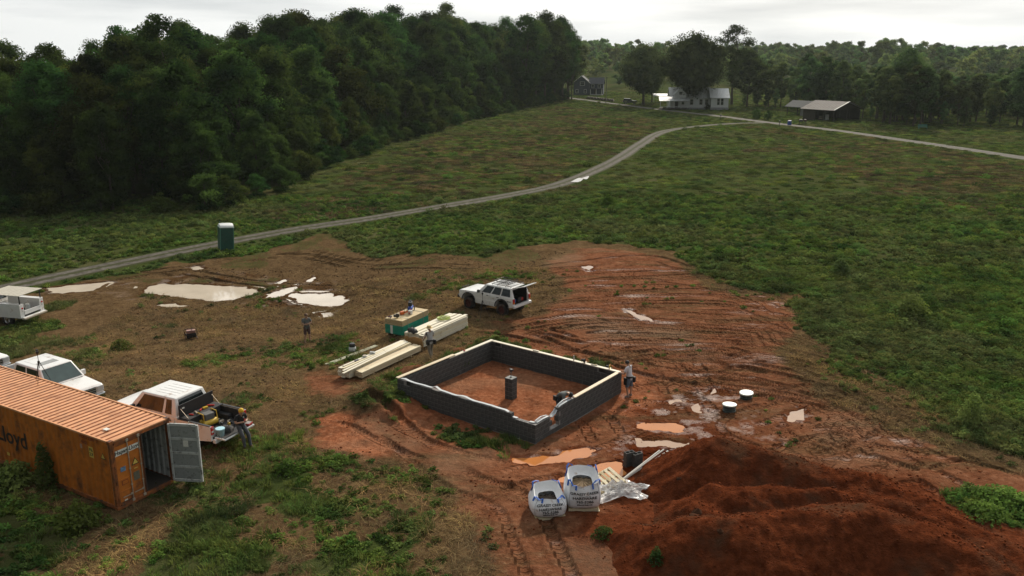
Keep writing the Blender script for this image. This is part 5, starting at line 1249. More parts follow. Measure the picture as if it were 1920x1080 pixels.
# vehicle nose at the left edge
hd = R(-22); f_ = Vector((math.cos(hd), math.sin(hd))); nose = P(14, 682, .6); c_ = nose.xy - f_ * 2.95 - Vector((-f_.y, f_.x)) * .75
t3, *_ = pickup('white pickup whose rounded nose and headlamp just show past the crew-cab pickup bed', (c_.x, c_.y, 0), hd, True, False, 5.85, 1.75); settle(t3)
# service truck with utility body and ladder rack
rb = P(43, 598, .55); hd = R(166); f_ = Vector((math.cos(hd), math.sin(hd))); lf = Vector((-f_.y, f_.x)); c_ = rb.xy + f_ * 3.0 - lf * -.9
c_ = rb.xy + f_ * 3.05 - lf * .95
t4, xr4, xc4, zt4 = pickup('white service truck with utility body, flat rack and open rear bed', (c_.x, c_.y, 0), hd, False, False, 6.0, 2.5, service=True); settle(t4); t4.name = 'service_truck'
for s in (-1, 1):
    MB().box(((xr4 + xc4) / 2, s * .82, .98), (xc4 - xr4 - .06, .34, .86)).build('tool_locker', M_WHITE, t4, .02)
    for k in range(3): MB().box((xr4 + .5 + k * .72, s * .995, 1.02), (.62, .015, .62)).build('locker_door', M_WHITE, t4, .01)
    lt = MB().cyl((xr4 - .005, s * .82, 1.18), (xr4 - .03, s * .82, 1.18), .06, n=12).build('taillight', M_RED, t4); MB().cyl((xr4 - .005, s * .82, 1.02), (xr4 - .03, s * .82, 1.02), .055, n=12).build('round_lamp', M_LAMP, t4)
    for x in (xr4 + .1, xc4 - .2): MB().cyl((x, s * .86, 1.4), (x, s * .86, 1.98), .035, n=8).build('rack_post', M_TRIM, t4)
    MB().box(((xr4 + xc4) / 2, s * .82, 1.425), (xc4 - xr4 - .06, .36, .03)).build('locker_top', M_WHITE, t4, .01)
MB().box(((xr4 + xc4) / 2, 0, .70), (xc4 - xr4, 1.30, .06)).build('bed_floor', M_BEDL, t4); MB().box((xr4 + .03, 0, .84), (.06, 1.30, .30)).build('tailgate', M_WHITE, t4, .01)
for k in range(9): MB().box((xr4 + .12 + k * .29, 0, 2.02), (.26, 2.0, .035)).build('rack_board', mat('rack_plank', (.44, .41, .34), .7, .12, 4), t4, .008)
MB().box((xr4 - .12, 0, .52), (.24, 1.9, .10)).build('step_bumper', M_STEEL, t4, .02)
ml = thing('metal_drum', 'pale metal can standing in the service truck bed', 'can', Matrix.Translation(t4.location) @ Matrix.Rotation(hd, 4, 'Z') @ Vector((xr4 + .55, -.2, .73)), 0); MB().lathe([(.16, 0), (.16, .42), (.13, .45)], 14).build('can_body', M_GREYP, ml); MB().tube([(-.12, 0, .45), (0, 0, .56), (.12, 0, .45)], .01, 5).build('handle', M_STEEL, ml)
# ------------------------------------------------------------------ boxy off-road wagon
def wagon(label, loc, rz, paint, roof_m, hatch_open, rack, far=False, r=.40, z0=.14, rim=None):
    t = thing('off_road_wagon', label, 'off-road car', loc, rz); H = 2.12; hw = .89; dz = z0
    fw, rw = 1.28, -1.30
    prof = [(-H, .62 + dz), (-H + .08, .50 + dz), (rw - .52, .46 + dz)] + arch(rw, .46, .42 + dz) + [(rw + .55, .36 + dz), (fw - .55, .36 + dz)] + arch(fw, .46, .42 + dz) + [(H - .18, .48 + dz), (H - .05, .56 + dz), (H - .05, .93 + dz), (H - .14, 1.0 + dz), (.70, 1.07 + dz), (.52, 1.09 + dz), (-H + .02, 1.09 + dz)]
    def shp(x, y, z): return (x, y * (1 - .03 * max(0, (x - 1.5) / .6) ** 2) * (1 - .02 * max(0, (z - .85 - dz) / .24)), z + (.025 * (1 - (y / hw) ** 2) if z > 1.0 + dz and x > .6 else 0))
    body = body_prism(prof, hw, t, paint, 'body', shp, .03)
    cab, F = greenhouse(t, -H + .05, .60, 1.08 + dz, -H + .20, .05, 1.62 + dz, .86, .70, paint, 'cabin', .035)
    if roof_m is not paint: MB().box((-.95, 0, 1.625 + dz), (1.75, 1.34, .02)).build('roof_skin', roof_m, cab, .008)
    window_on(F['front'], .05, .95, .08, .92, cab, M_WIND, 'windscreen')
    spl = [(.06, .32), (.36, .60), (.64, .93)]
    for a, b in spl: window_on(F['right'], a, b - (.04 if b > .9 else 0), .10, .86, cab, M_GLASS, 'side_window')
    for a, b in spl: window_on(F['left'], 1 - b + (.04 if b > .9 else 0), 1 - a, .10, .86, cab, M_GLASS, 'side_window')
    if hatch_open:
        # cargo opening cut through the tail
        cut = MB().box((-H + .55, 0, 1.08 + dz), (1.5, 1.34, .92)).build('cut', M_BLACK, None); cut.parent = None
        for o in (body, cab):
            md = o.modifiers.new('open', 'BOOLEAN'); md.object = cut; md.operation = 'DIFFERENCE'; md.solver = 'EXACT'
        cut.matrix_world = Matrix.Identity(4)
        pm = t.matrix_basis.copy(); t.matrix_basis = Matrix.Identity(4); bpy.context.view_layer.update()
        dg = bpy.context.evaluated_depsgraph_get()
        for o in (body, cab):
            me = bpy.data.meshes.new_from_object(o.evaluated_get(dg)); o.modifiers.clear(); o.data = me; me.materials.clear(); me.materials.append(paint)
        t.matrix_basis = pm; bpy.data.objects.remove(cut)
        x0, x1, y_, za, zc = -H + .10, -H + 1.29, .665, .625 + dz, 1.535 + dz
        cv = [(x0, -y_, za), (x1, -y_, za), (x1, y_, za), (x0, y_, za), (x0, -y_, zc), (x1, -y_, zc), (x1, y_, zc), (x0, y_, zc)]
        MB().add(cv, [(0, 1, 2, 3), (1, 5, 6, 2), (4, 7, 6, 5), (0, 4, 5, 1), (3, 2, 6, 7)]).build('cargo_lining', mat('car_interior', (.018, .017, .018), .8, .3, 9), t)
        hg = Vector((-H + .22, 0, 1.62 + dz)); M = Matrix.Translation(hg) @ Matrix.Rotation(R(16), 4, 'Y')
        hp = MB().box((-.46, 0, 0), (.92, 1.26, .045)); hp.xf(M); hatch = hp.build('tailgate', paint, t, .02)
        gl = MB().box((-.38, 0, .026), (.50, 1.05, .012)); gl.xf(M); gl.build('tailgate_window', M_GLASS, hatch)
        for s in (-1, 1): MB().cyl((-H + .12, s * .64, 1.25 + dz), tuple(M @ Vector((-.45, s * .58, -.02))), .011, n=5).build('gas_strut', M_TRIM, hatch)
        for k, (y, m_, d) in enumerate([(.38, mat('blue_plastic', (.03, .10, .30), .5, .2, 9), (.3, .3, .22)), (-.1, M_BLK, (.4, .35, .3)), (-.42, M_REDT, (.3, .25, .2)), (.1, M_TRIM, (.4, .5, .4))]):
            o = thing('stowed_gear', ['blue tub', 'black duffel', 'red gear box', 'dark crate'][k] + ' stowed in the open tail of the white off-road wagon', 'gear', pm @ Vector((-H + .40 + (.45 if k == 3 else 0), y, .63 + dz)), rz); MB().box((0, 0, d[2] / 2), d, taper=1.06).build('gear_body', m_, o, .03); MB().box((0, 0, d[2] + .01), (d[0] * .8, .04, .02)).build('gear_strap', M_BLK, o)
    else: window_on(F['rear'], .08, .92, .12, .88, cab, M_GLASS, 'rear_window')
    for s in (-1, 1):
        lt = MB().box((-H - .005, s * .79, .88 + dz), (.07, .15, .30)).build('taillight', M_RED, t, .012); MB().box((-H - .042, s * .79, .79 + dz), (.012, .13, .08)).build('indicator', M_AMB, lt)
        MB().box((H - .06, s * .62, .80 + dz), (.05, .24, .18)).build('headlight', M_LAMP, t, .02)
        for x in (fw, rw):
            pts = [(x - .52 * math.cos(a), s * (hw + .015), .42 + dz + .50 * math.sin(a)) for a in [math.pi * k / 10 for k in range(11)]]; MB().tube(pts, .035, 5).build('fender_flare', M_TRIM, t)
        for x in (.62, -.36, -1.22): seam(t, [(x, s * (hw + .002), .42 + dz), (x, s * (hw - .014), 1.06 + dz)], .005)
        for x in (-.20, -.98): MB().box((x, s * (hw - .002), .98 + dz), (.16, .025, .035)).build('door_handle', M_TRIM, t, .006)
        MB().box((-.05, s * (hw + .004), .66 + dz), (1.5, .02, .05)).build('side_moulding', paint, t, .006)
    mirror_pair(t, .46, .84, 1.10 + dz, M_TRIM, .75)
    MB().box((H - .02, 0, .80 + dz), (.03, .86, .18)).build('grille', M_BLACK, t, .006)
    fb = MB().box((H + .06, 0, .54 + dz), (.16, 1.62, .18)).build('front_bumper', M_TRIM, t, .03); MB().tube([(H + .08, -.35, .6 + dz), (H + .12, -.33, 1.0 + dz), (H + .12, .33, 1.0 + dz), (H + .08, .35, .6 + dz)], .028, 6).build('bull_bar', M_TRIM, fb)
    MB().box((-H - .05, 0, .56 + dz), (.16, 1.74, .16)).build('rear_bumper', paint, t, .03)
    if rack:
        rk = MB()
        for s in (-1, 1): rk.tube([(-1.85, s * .64, 1.72 + dz), (-.35, s * .64, 1.72 + dz)], .02, 5)
        for x in (-1.8, -1.4, -.8, -.4): rk.tube([(x, -.64, 1.64 + dz), (x, -.64, 1.72 + dz), (x, .64, 1.72 + dz), (x, .64, 1.64 + dz)], .018, 5)
        rk.build('roof_rack', M_TRIM, t)
        ms = MB()
        for k in range(9): ms.tube([(-1.45 + k * .12, -.5, 1.76 + dz), (-1.45 + k * .12, .5, 1.76 + dz)], .012, 4)
        for k in range(6): ms.tube([(-1.5, -.5 + k * .2, 1.76 + dz), (-.42, -.5 + k * .2, 1.76 + dz)], .012, 4)
        ms.tube([(-1.5, -.5, 1.88 + dz), (-.42, -.5, 1.88 + dz), (-.42, .5, 1.88 + dz), (-1.5, .5, 1.88 + dz)], .018, 5, close=True)
        for x, y in ((-1.5, -.5), (-.42, -.5), (-.42, .5), (-1.5, .5)): ms.cyl((x, y, 1.74 + dz), (x, y, 1.88 + dz), .014, n=5)
        ms.build('rack_basket', M_TRIM, t)
    for x in (fw, rw):
        for s in (-1, 1): wheel(t, x, s * (hw - .10), r, .29, rim or mat('dark_red_rim', (.075, .014, .013), .5, .3, 8))
    MB().cyl((fw, -.7, r), (fw, .7, r), .05, n=8).cyl((rw, -.7, r), (rw, .7, r), .06, n=8).box((0, 0, .42 + dz), (3.4, .8, .16)).build('chassis', M_TRIM, t)
    return t
a_, b_ = P(879, 578), P(944, 591.5); hdj = math.atan2(a_.y - b_.y, a_.x - b_.x); print('wagon heading', math.degrees(hdj), (a_ - b_).length)
hdj = R(143); f_ = Vector((math.cos(hdj), math.sin(hdj))); lf = Vector((-f_.y, f_.x)); c_ = (a_.xy + b_.xy) / 2 - lf * .79
jeep = wagon('lifted white off-road wagon with roof rack, big dark tyres and tailgate raised', (c_.x, c_.y, 0), hdj, M_WHITE, M_WHITE, True, True); settle(jeep)
tx = text_mesh('Cherokee SPORT', .11, M_BLACK, jeep, Matrix.Translation((-1.62, .893, .98)) @ Matrix(((-1, 0, 0, 0), (0, 0, 1, 0), (0, 1, 0, 0), (0, 0, 0, 1))), bold=.002)
p = P(1181, 195); suv = wagon('small dark parked car with a bright pale roof beside the far house drive', (p.x, p.y, 0), R(-8), M_DARKP, M_WHITE, False, False, z0=.05, r=.36, rim=M_CHROME); suv.location.z = float(base(p.x, p.y)); suv.name = 'parked_car'; suv['category'] = 'car'; suv.scale = (1.1, 1.1, 1.1)
# ================================================================== PEOPLE  (local axes: x forward, y left, z up)
M_SKIN = mat('skin', (.40, .235, .16), .55, .08, 10); M_HAIR = mat('dark_hair', (.02, .014, .010), .7, .3, 30)
SEGS = [('pelvis', 'spine', 'torso'), ('spine', 'chest', 'torso'), ('chest', 'neck', 'neck'), ('neck', 'head', 'head'), ('head', 'crown', 'head'), ('head', 'nose', 'head')]
for s in 'LR': SEGS += [('chest', 'sh' + s, 'torso'), ('sh' + s, 'el' + s, 'upper_arm'), ('el' + s, 'wr' + s, 'forearm'), ('wr' + s, 'pa' + s, 'hand'), ('pelvis', 'hi' + s, 'hips'), ('hi' + s, 'kn' + s, 'thigh'), ('kn' + s, 'an' + s, 'shin'), ('an' + s, 'to' + s, 'foot'), ('an' + s, 'he' + s, 'foot')]
RAD = {'pelvis': (.155, .12), 'spine': (.135, .105), 'chest': (.165, .12), 'neck': (.058, .058), 'head': (.086, .098), 'crown': (.062, .075), 'nose': (.016, .016), 'sh': (.068, .068), 'el': (.046, .046), 'wr': (.030, .030), 'pa': (.040, .022), 'hi': (.095, .10), 'kn': (.062, .062), 'an': (.042, .042), 'to': (.042, .03), 'he': (.036, .034)}
def person(label, loc, rz, J, outfit, h=1.0):
    """J joint positions (metres, 1.76 m figure); outfit: dict of part -> (segments, material, inflation)"""
    root = thing('person', label, 'person', loc, rz); root.scale = (h, h, h)
    names = list(J); idx = {n: i for i, n in enumerate(names)}
    me = bpy.data.meshes.new('body'); me.from_pydata([J[n] for n in names], [(idx[a], idx[b]) for a, b, _ in SEGS if a in idx and b in idx], [])
    o = bpy.data.objects.new('body', me); COL.objects.link(o)
    md = o.modifiers.new('skin', 'SKIN'); md.branch_smoothing = .3
    sv = me.skin_vertices[0].data if me.skin_vertices else None
    if sv is None:
        bm = bmesh.new(); bm.from_mesh(me); bm.verts.layers.skin.verify(); bm.to_mesh(me); bm.free(); sv = me.skin_vertices[0].data
    for n in names:
        k = n if n in RAD else n[:2]; sv[idx[n]].radius = RAD[k]; sv[idx[n]].use_root = (n == 'pelvis')
    o.modifiers.new('sub', 'SUBSURF').levels = 2; o.modifiers['sub'].render_levels = 2
    bpy.context.view_layer.update(); dg = bpy.context.evaluated_depsgraph_get(); body = bpy.data.meshes.new_from_object(o.evaluated_get(dg)); bpy.data.objects.remove(o)
    # fingers rooted in the palm
    bm = bmesh.new(); bm.from_mesh(body); nf = len(bm.faces); fm = MB()
    for s in 'LR':
        w, p_ = Vector(J['wr' + s]), Vector(J['pa' + s]); d = (p_ - w).normalized(); sd = d.cross(Vector((0, 0, 1)) if abs(d.z) < .9 else Vector((1, 0, 0))).normalized(); dn = sd.cross(d)
        if dn.z > 0: dn = -dn
        for k, (of, ln) in enumerate(((-.030, .060), (-.010, .075), (.010, .078), (.028, .068))):
            a = p_ + sd * of * .9 + d * .01; fm.tube([a, a + d * ln * .55 + dn * .010, a + d * ln * .9 + dn * .035], [.0095, .009, .0065], 5)
        a = w.lerp(p_, .45) - sd * .025; fm.tube([a, a - sd * .028 + d * .03, a - sd * .024 + d * .06 + dn * .01], [.011, .010, .007], 5)
    fb = bpy.data.meshes.new('f'); fb.from_pydata(fm.v, [], fm.f); bm.from_mesh(fb); bpy.data.meshes.remove(fb)
    bm.to_mesh(body); bm.free()
    for f in body.polygons: f.use_smooth = True
    body.name = 'body'; bo = obj('body', body, M_SKIN, root)
    # label faces by nearest bone
    nv = len(body.vertices); co = np.empty(nv * 3, np.float32); body.vertices.foreach_get('co', co); co = co.reshape(-1, 3); no = np.array([v.normal[:] for v in body.vertices])
    fc = np.array([f.center[:] for f in body.polygons]); best = np.full(len(fc), 1e9); seg = np.zeros(len(fc), int); par = np.zeros(len(fc))
    for k, (a, b, nm) in enumerate(SEGS):
        if a not in J or b not in J: continue
        A = np.array(J[a]); B = np.array(J[b]); e = B - A; t = np.clip(((fc - A) @ e) / (e @ e), 0, 1); d = np.linalg.norm(fc - A - t[:, None] * e, axis=1)
        ra = RAD.get(a, RAD.get(a[:2]))[0]; rb = RAD.get(b, RAD.get(b[:2]))[0]; d = d - (ra * (1 - t) + rb * t) * .8
        m_ = d < best; best[m_] = d[m_]; seg[m_] = k; par[m_] = t[m_]
    nm_ = np.array([s[2] for s in SEGS]); kind = nm_[seg]
    for part, (rules, m_, infl) in outfit.items():
        sel = np.zeros(len(fc), bool)
        for k, lim in rules.items(): sel |= (kind == k) & (par <= lim if lim >= 0 else par >= -lim)
        ids = [body.polygons[i].vertices[:] for i in np.where(sel)[0]]
        if not ids: continue
        used = sorted({v for f in ids for v in f}); mp = {v: i for i, v in enumerate(used)}
        cm = bpy.data.meshes.new(part); cm.from_pydata([tuple(co[v] + no[v] * infl) for v in used], [], [tuple(mp[v] for v in f) for f in ids])
        for f in cm.polygons: f.use_smooth = True
        c = obj(part, cm, m_, root)
    # face and ears
    hd = Vector(J['head']); up = (Vector(J['crown']) - hd).normalized(); fw_ = (Vector(J['nose']) - hd); fw_ = (fw_ - up * fw_.dot(up)).normalized(); sd = up.cross(fw_)
    ey = MB()
    for s in (-1, 1):
        c = hd + fw_ * .088 + sd * s * .032 + up * .018; ey.lathe([(.001, -.006), (.009, 0), (.001, .006)], 6, Matrix.Translation(c))
    c = hd + fw_ * .088 - up * .058; ey.tube([c - sd * .024, c + fw_ * .006, c + sd * .024], .005, 4)
    ey.build('eyes_and_mouth', M_HAIR, root)
    ea = MB()
    for s in (-1, 1): ea.lathe([(.001, -.03), (.016, -.015), (.018, .01), (.001, .03)], 7, Matrix.Translation(hd + sd * s * .090 - fw_ * .01))
    ea.build('ears', M_SKIN, root)
    return root, hd, up, fw_, sd
def cap_part(root, hd, up, fw_, name, m, r=.108, low=-.02, back=.0, brim=None, brim_m=None, brim_dir=1):
    M = Matrix((sd3 := up.cross(fw_), -fw_ if False else fw_, up)).transposed().to_4x4(); M = Matrix.Translation(hd + up * .035 - fw_ * (.004 + back)) @ M
    prof = [(r * math.cos(a) * 1.0, r * 1.05 * math.sin(a)) for a in [(-.25 + (1.82) * k / 7) for k in range(7)]] + [(.001, r * 1.05)]
    o = MB().lathe(prof, 16, M).build(name, m, root, smooth=1.2)
    if brim: 
        b = MB(); n = 14; v = []
        for k in range(n + 1):
            a = math.pi * k / n; v += [(r * .96 * math.cos(a), brim_dir * r * .9 * math.sin(a), -.01), (r * .9 * math.cos(a), brim_dir * (r * .9 * math.sin(a) + brim * math.sin(a)), -.02)]
        b.add([M @ Vector(p) for p in v], [(2 * k, 2 * k + 1, 2 * k + 3, 2 * k + 2) for k in range(n)]); b.build('brim', brim_m or m, o)
    return o
def stand(lean=0, twist=0):
    J = {'pelvis': (0, 0, .95), 'spine': (.01 + lean * .25, 0, 1.13), 'chest': (.0 + lean * .6, 0, 1.34), 'neck': (-.005 + lean * .8, 0, 1.50), 'head': (.02 + lean, 0, 1.625), 'crown': (.01 + lean * 1.05, 0, 1.70), 'nose': (.118 + lean, 0, 1.615)}
    for s, k in (('L', 1), ('R', -1)):
        J.update({'sh' + s: (lean * .7, k * .185, 1.43), 'el' + s: (-.03 + lean * .5, k * .25, 1.15), 'wr' + s: (.08 + lean * .5, k * .24, .92), 'pa' + s: (.11 + lean * .5, k * .235, .85), 'hi' + s: (0, k * .095, .90), 'kn' + s: (.02, k * .115, .50), 'an' + s: (-.02, k * .125, .09), 'to' + s: (.13, k * .15, .035), 'he' + s: (-.055, k * .12, .04)})
    return J
def tee(m): return ({'torso': 1, 'neck': .35, 'upper_arm': .62, 'hips': .25}, m, .016)
def shorts(m): return ({'hips': 1, 'thigh': .92}, m, .024)
def jeans(m): return ({'hips': 1, 'thigh': 1, 'shin': .93}, m, .018)
def shoes(m): return ({'foot': 1, 'shin': -.90}, m, .014)
M_GTEE = mat('grey_shirt', (.11, .115, .11), .9, .12, 10); M_WTEE = mat('white_shirt', (.60, .58, .60), .9, .06, 10); M_BTEE = mat('black_shirt', (.014, .014, .015), .9, .2, 10)
M_JEAN = mat('blue_denim', (.10, .14, .19), .9, .2, 20); M_GJEAN = mat('grey_denim', (.055, .06, .068), .9, .2, 20); M_KHAKI = mat('khaki_cloth', (.19, .165, .125), .9, .15, 15); M_PATT = mat('patterned_shorts', (.09, .05, .045), .9, .9, 22)
M_SHOE = mat('brown_shoes', (.09, .05, .028), .8, .2, 9); M_SHOEW = mat('grey_trainers', (.22, .21, .2), .8, .3, 12); M_BELT = mat('black_pouch', (.014, .013, .013), .7, .3, 12); M_CAPB = mat('black_cap', (.015, .014, .015), .8, .2, 9)
# 1 - onlooker with folded arms
J = stand(); J.update({'elL': (.06, .27, 1.18), 'wrL': (.21, .04, 1.20), 'paL': (.20, -.05, 1.22), 'elR': (.06, -.27, 1.16), 'wrR': (.20, -.04, 1.14), 'paR': (.20, .05, 1.13), 'anL': (-.02, .16, .09), 'toL': (.13, .21, .035), 'heL': (-.055, .15, .04), 'anR': (-.02, -.16, .09), 'toR': (.13, -.20, .035), 'heR': (-.055, -.15, .04)})
p = G(577, 642); r_, hd, up, fw_, sd = person('man in grey shirt and patterned shorts standing with folded arms on the brown soil', p, R(-62), J, {'shirt': tee(M_GTEE), 'shorts': shorts(M_PATT), 'shoes': shoes(M_SHOE)}); cap_part(r_, hd, up, fw_, 'hair', mat('brown_hair', (.10, .05, .025), .7, .3, 30), .102, brim=None)
# 2 - straw hat, walking by the lumber
J = stand(.10); J.update({'knR': (.16, -.11, .50), 'anR': (.10, -.115, .09), 'toR': (.25, -.13, .035), 'heR': (.06, -.11, .04), 'knL': (-.06, .11, .50), 'anL': (-.26, .115, .13), 'toL': (-.12, .13, .04), 'heL': (-.30, .11, .10), 'elR': (.16, -.26, 1.18), 'wrR': (.34, -.22, 1.05), 'paR': (.40, -.20, 1.01), 'elL': (.10, .27, 1.17), 'wrL': (.28, .24, 1.02), 'paL': (.34, .23, .98)})
p = G(808, 673); r_, hd, up, fw_, sd = person('man in straw hat and pale shirt walking past the lumber with black tool pouches', p, R(125), J, {'shirt': tee(mat('pale_shirt', (.42, .40, .38), .9, .1, 9)), 'trousers': jeans(M_KHAKI), 'shoes': shoes(M_SHOE)})
M_HAT = mat('straw_hat', (.50, .38, .20), .9, .15, 30)
Mh = Matrix.Translation(hd + up * .05); MB().lathe([(.20, -.005), (.115, .0), (.105, .06), (.09, .105), (.001, .115)], 20, Mh).build('straw_hat', M_HAT, r_, smooth=1.0)
for s in (-1, 1): MB().box((-.05, s * .20, .93), (.20, .12, .24), taper=1.1).build('tool_pouch', M_BELT, r_, .03)
MB().lathe([(.172, 1.0), (.176, 1.03), (.170, 1.06)], 18, Matrix.Diagonal((.86, 1.08, 1, 1))).build('belt', M_BELT, r_)
# 3 - bending over the right wall from inside
J = {'pelvis': (-.16, 0, .88), 'spine': (-.02, 0, 1.01), 'chest': (.17, 0, 1.10), 'neck': (.31, 0, 1.11), 'head': (.43, 0, 1.09), 'crown': (.50, 0, 1.07), 'nose': (.42, 0, .985)}
for s, k in (('L', 1), ('R', -1)): J.update({'sh' + s: (.24, k * .19, 1.06), 'el' + s: (.32, k * .27, .84), 'wr' + s: (.46, k * .15, 1.00 - .06), 'pa' + s: (.52, k * .10, .95), 'hi' + s: (-.16, k * .10, .84), 'kn' + s: (-.06, k * .13, .46), 'an' + s: (-.14, k * .14, .09), 'to' + s: (.02, k * .16, .035), 'he' + s: (-.18, k * .135, .04)})
wp = onf(FW - .62, 2.80, 0); wp.z = ground_z(wp.x, wp.y) + .14
r_, hd, up, fw_, sd = person('man in grey shirt and black cap bending over the right block wall from inside', wp, R(-37), J, {'shirt': tee(M_GTEE), 'trousers': jeans(M_GJEAN), 'shoes': shoes(M_SHOE)}); cap_part(r_, hd, up, fw_, 'cap', M_CAPB, brim=.07, brim_dir=1)
MB().box((-.20, .19, .82), (.18, .10, .22)).build('tool_pouch', M_BELT, r_, .03); MB().box((-.20, -.19, .82), (.18, .10, .22)).build('tool_pouch', M_BELT, r_, .03); MB().box((-.26, .20, .95), (.03, .03, .10)).build('tape_measure', M_YTOOL, r_)
# 4 - white shirt at the far right corner
J = stand(.09); J.update({'elR': (.13, -.25, 1.17), 'wrR': (.38, -.16, 1.12), 'paR': (.45, -.13, 1.13), 'elL': (.13, .25, 1.17), 'wrL': (.38, .14, 1.12), 'paL': (.45, .11, 1.13), 'head': (.15, 0, 1.60), 'crown': (.16, 0, 1.675), 'nose': (.24, 0, 1.56), 'knL': (.06, .12, .50), 'knR': (-.02, -.12, .5)})
wp = onf(FW + .50, FL - .15, 0); wp.z = ground_z(wp.x, wp.y)
r_, hd, up, fw_, sd = person('man in white shirt, denim shorts and black tool belt working at the wall corner', wp, R(143), J, {'shirt': tee(M_WTEE), 'shorts': shorts(M_JEAN), 'shoes': shoes(M_SHOEW)}, 1.02); cap_part(r_, hd, up, fw_, 'hair', M_HAIR, .102)
MB().box((.10, .17, .80), (.16, .12, .34), taper=1.08).build('tool_pouch', M_BELT, r_, .03); MB().box((-.10, -.18, .84), (.18, .12, .26), taper=1.08).build('tool_pouch', M_BELT, r_, .03); MB().lathe([(.172, .96), (.178, 1.0), (.172, 1.04)], 18, Matrix.Diagonal((.86, 1.08, 1, 1))).build('belt', M_BELT, r_)
# 5 - seated on the tailgate, looking at a phone
J = {'pelvis': (-.02, 0, .93), 'spine': (.0, 0, 1.10), 'chest': (.06, 0, 1.30), 'neck': (.10, 0, 1.45), 'head': (.16, 0, 1.56), 'crown': (.17, 0, 1.635), 'nose': (.25, 0, 1.52)}
for s, k in (('L', 1), ('R', -1)): J.update({'sh' + s: (.07, k * .185, 1.38), 'el' + s: (.10, k * .26, 1.12), 'wr' + s: (.30, k * .08, 1.16), 'pa' + s: (.36, k * .04, 1.18), 'hi' + s: (.04, k * .10, .90), 'kn' + s: (.34, k * .13, .58), 'an' + s: (.42, k * .13, .12), 'to' + s: (.57, k * .16, .05), 'he' + s: (.38, k * .13, .06)})
wp = T2 @ Vector((xr - .50, -.10, 0)); wp.z = gz_(wp.x - .3, wp.y) - .03
r_, hd, up, fw_, sd = person('man in black shirt and yellow backward cap sitting on the pickup tailgate', wp, R(-40), J, {'shirt': tee(M_BTEE), 'trousers': jeans(M_GJEAN), 'shoes': shoes(M_SHOE)}); cp = cap_part(r_, hd, up, fw_, 'cap', mat('yellow_cap', (.62, .38, .02), .8, .1, 9), .108, brim=.07, brim_m=M_CAPB, brim_dir=-1)
text_mesh('G', .10, M_WHITEL, r_, Matrix.Translation((.185, .07, 1.30)) @ Matrix.Rotation(R(-12), 4, 'Y') @ Matrix(((0, 0, 1, 0), (1, 0, 0, 0), (0, 1, 0, 0), (0, 0, 0, 1))), 'shirt_emblem')
ph = thing('mobile_phone', 'small black phone held by the man on the tailgate', 'phone', wp + Matrix.Rotation(R(-40), 3, 'Z') @ Vector((.40, 0, 1.21)), R(-40)); MB().box((0, 0, 0), (.10, .075, .012), Matrix.Rotation(R(-40), 3, 'Y')).build('phone_case', M_BLK, ph, .004); MB().box((0, 0, .008), (.09, .066, .003), Matrix.Rotation(R(-40), 3, 'Y')).build('screen', M_GLASS, ph)
# ================================================================== SITE MATERIALS
LY = R(58.5); lu = Vector((math.cos(LY), math.sin(LY), 0)); lv = Vector((math.sin(LY), -math.cos(LY), 0))
M_CREAM = mat('weathered_pine', (.64, .56, .38), .6, .14, 3, stretch=(.4, 9, 9), dirt=(.40, .30, .17), dirt_amt=.2, dirt_scale=3)
M_OSB = mat('sheathing_panel', (.46, .36, .20), .7, .16, 14)
def stack(name, label, loc, rz, layers, L, bw, bh, m, nacross, jit=.05, seed=1):
    t = thing(name, label, 'lumber', loc, rz); r = random.Random(seed)
    for a in (-L * .32, L * .32): MB().box((a, 0, .045), (.09, nacross * bw, .09)).build('bearer', M_PINE, t)
    for k in range(layers):
        for j in range(nacross):
            dx = r.uniform(-jit, jit); z = .09 + k * bh + bh / 2
            MB().box((dx, (j - (nacross - 1) / 2) * bw, z), (L, bw - .006, bh - .004)).build('board', m if r.random() < .75 else M_CREAM, t, .004, seg=1)
    return t, .09 + layers * bh
def at_ground(v): return Vector((v.x, v.y, ground_z(v.x, v.y)))
# near pile: low front bundle and the taller one behind it, loose boards across both
n1 = P(690, 704); n2 = P(789, 664); mid = (n1 + n2) / 2
b1 = at_ground(mid - lv * .27); s1, h1 = stack('lumber_stack', 'low stack of yellow pine boards at the front of the lumber pile', b1 - lu * .15, LY, 5, 4.7, .26, .058, M_PINE, 2, .04, 1)
b2 = at_ground(mid - lv * .92 - lu * .15); s2, h2 = stack('lumber_stack', 'wider stack of pale boards behind the low yellow pine stack', b2 - lu * .25, LY, 8, 4.9, .24, .055, M_PINEP, 3, .06, 2)
for k in range(4):
    off = -.62 - .16 * k; t = thing('loose_board', 'long loose pale board laid on top of the front lumber stacks', 'board', at_ground(mid) + lu * (-.35 - .05 * k) - lv * -off * -1 + Vector((0, 0, 0)), LY + R(3.0 - 1.4 * k), 'loose boards on the lumber stack')
    t.location = mid + lv * off + lu * (-.42 + .06 * k); t.location.z = b2.z + h2 + .022 + (.001 * k); MB().box((-.3 + .1 * k, 0, 0), (5.3 - .2 * k, .125, .04)).build('board', M_PINEP if k != 2 else M_CREAM, t, .004, seg=1); MB().box((2.35 + .001, 0, 0), (.002, .11, .034)).build('end_grain', M_CREAM, t)
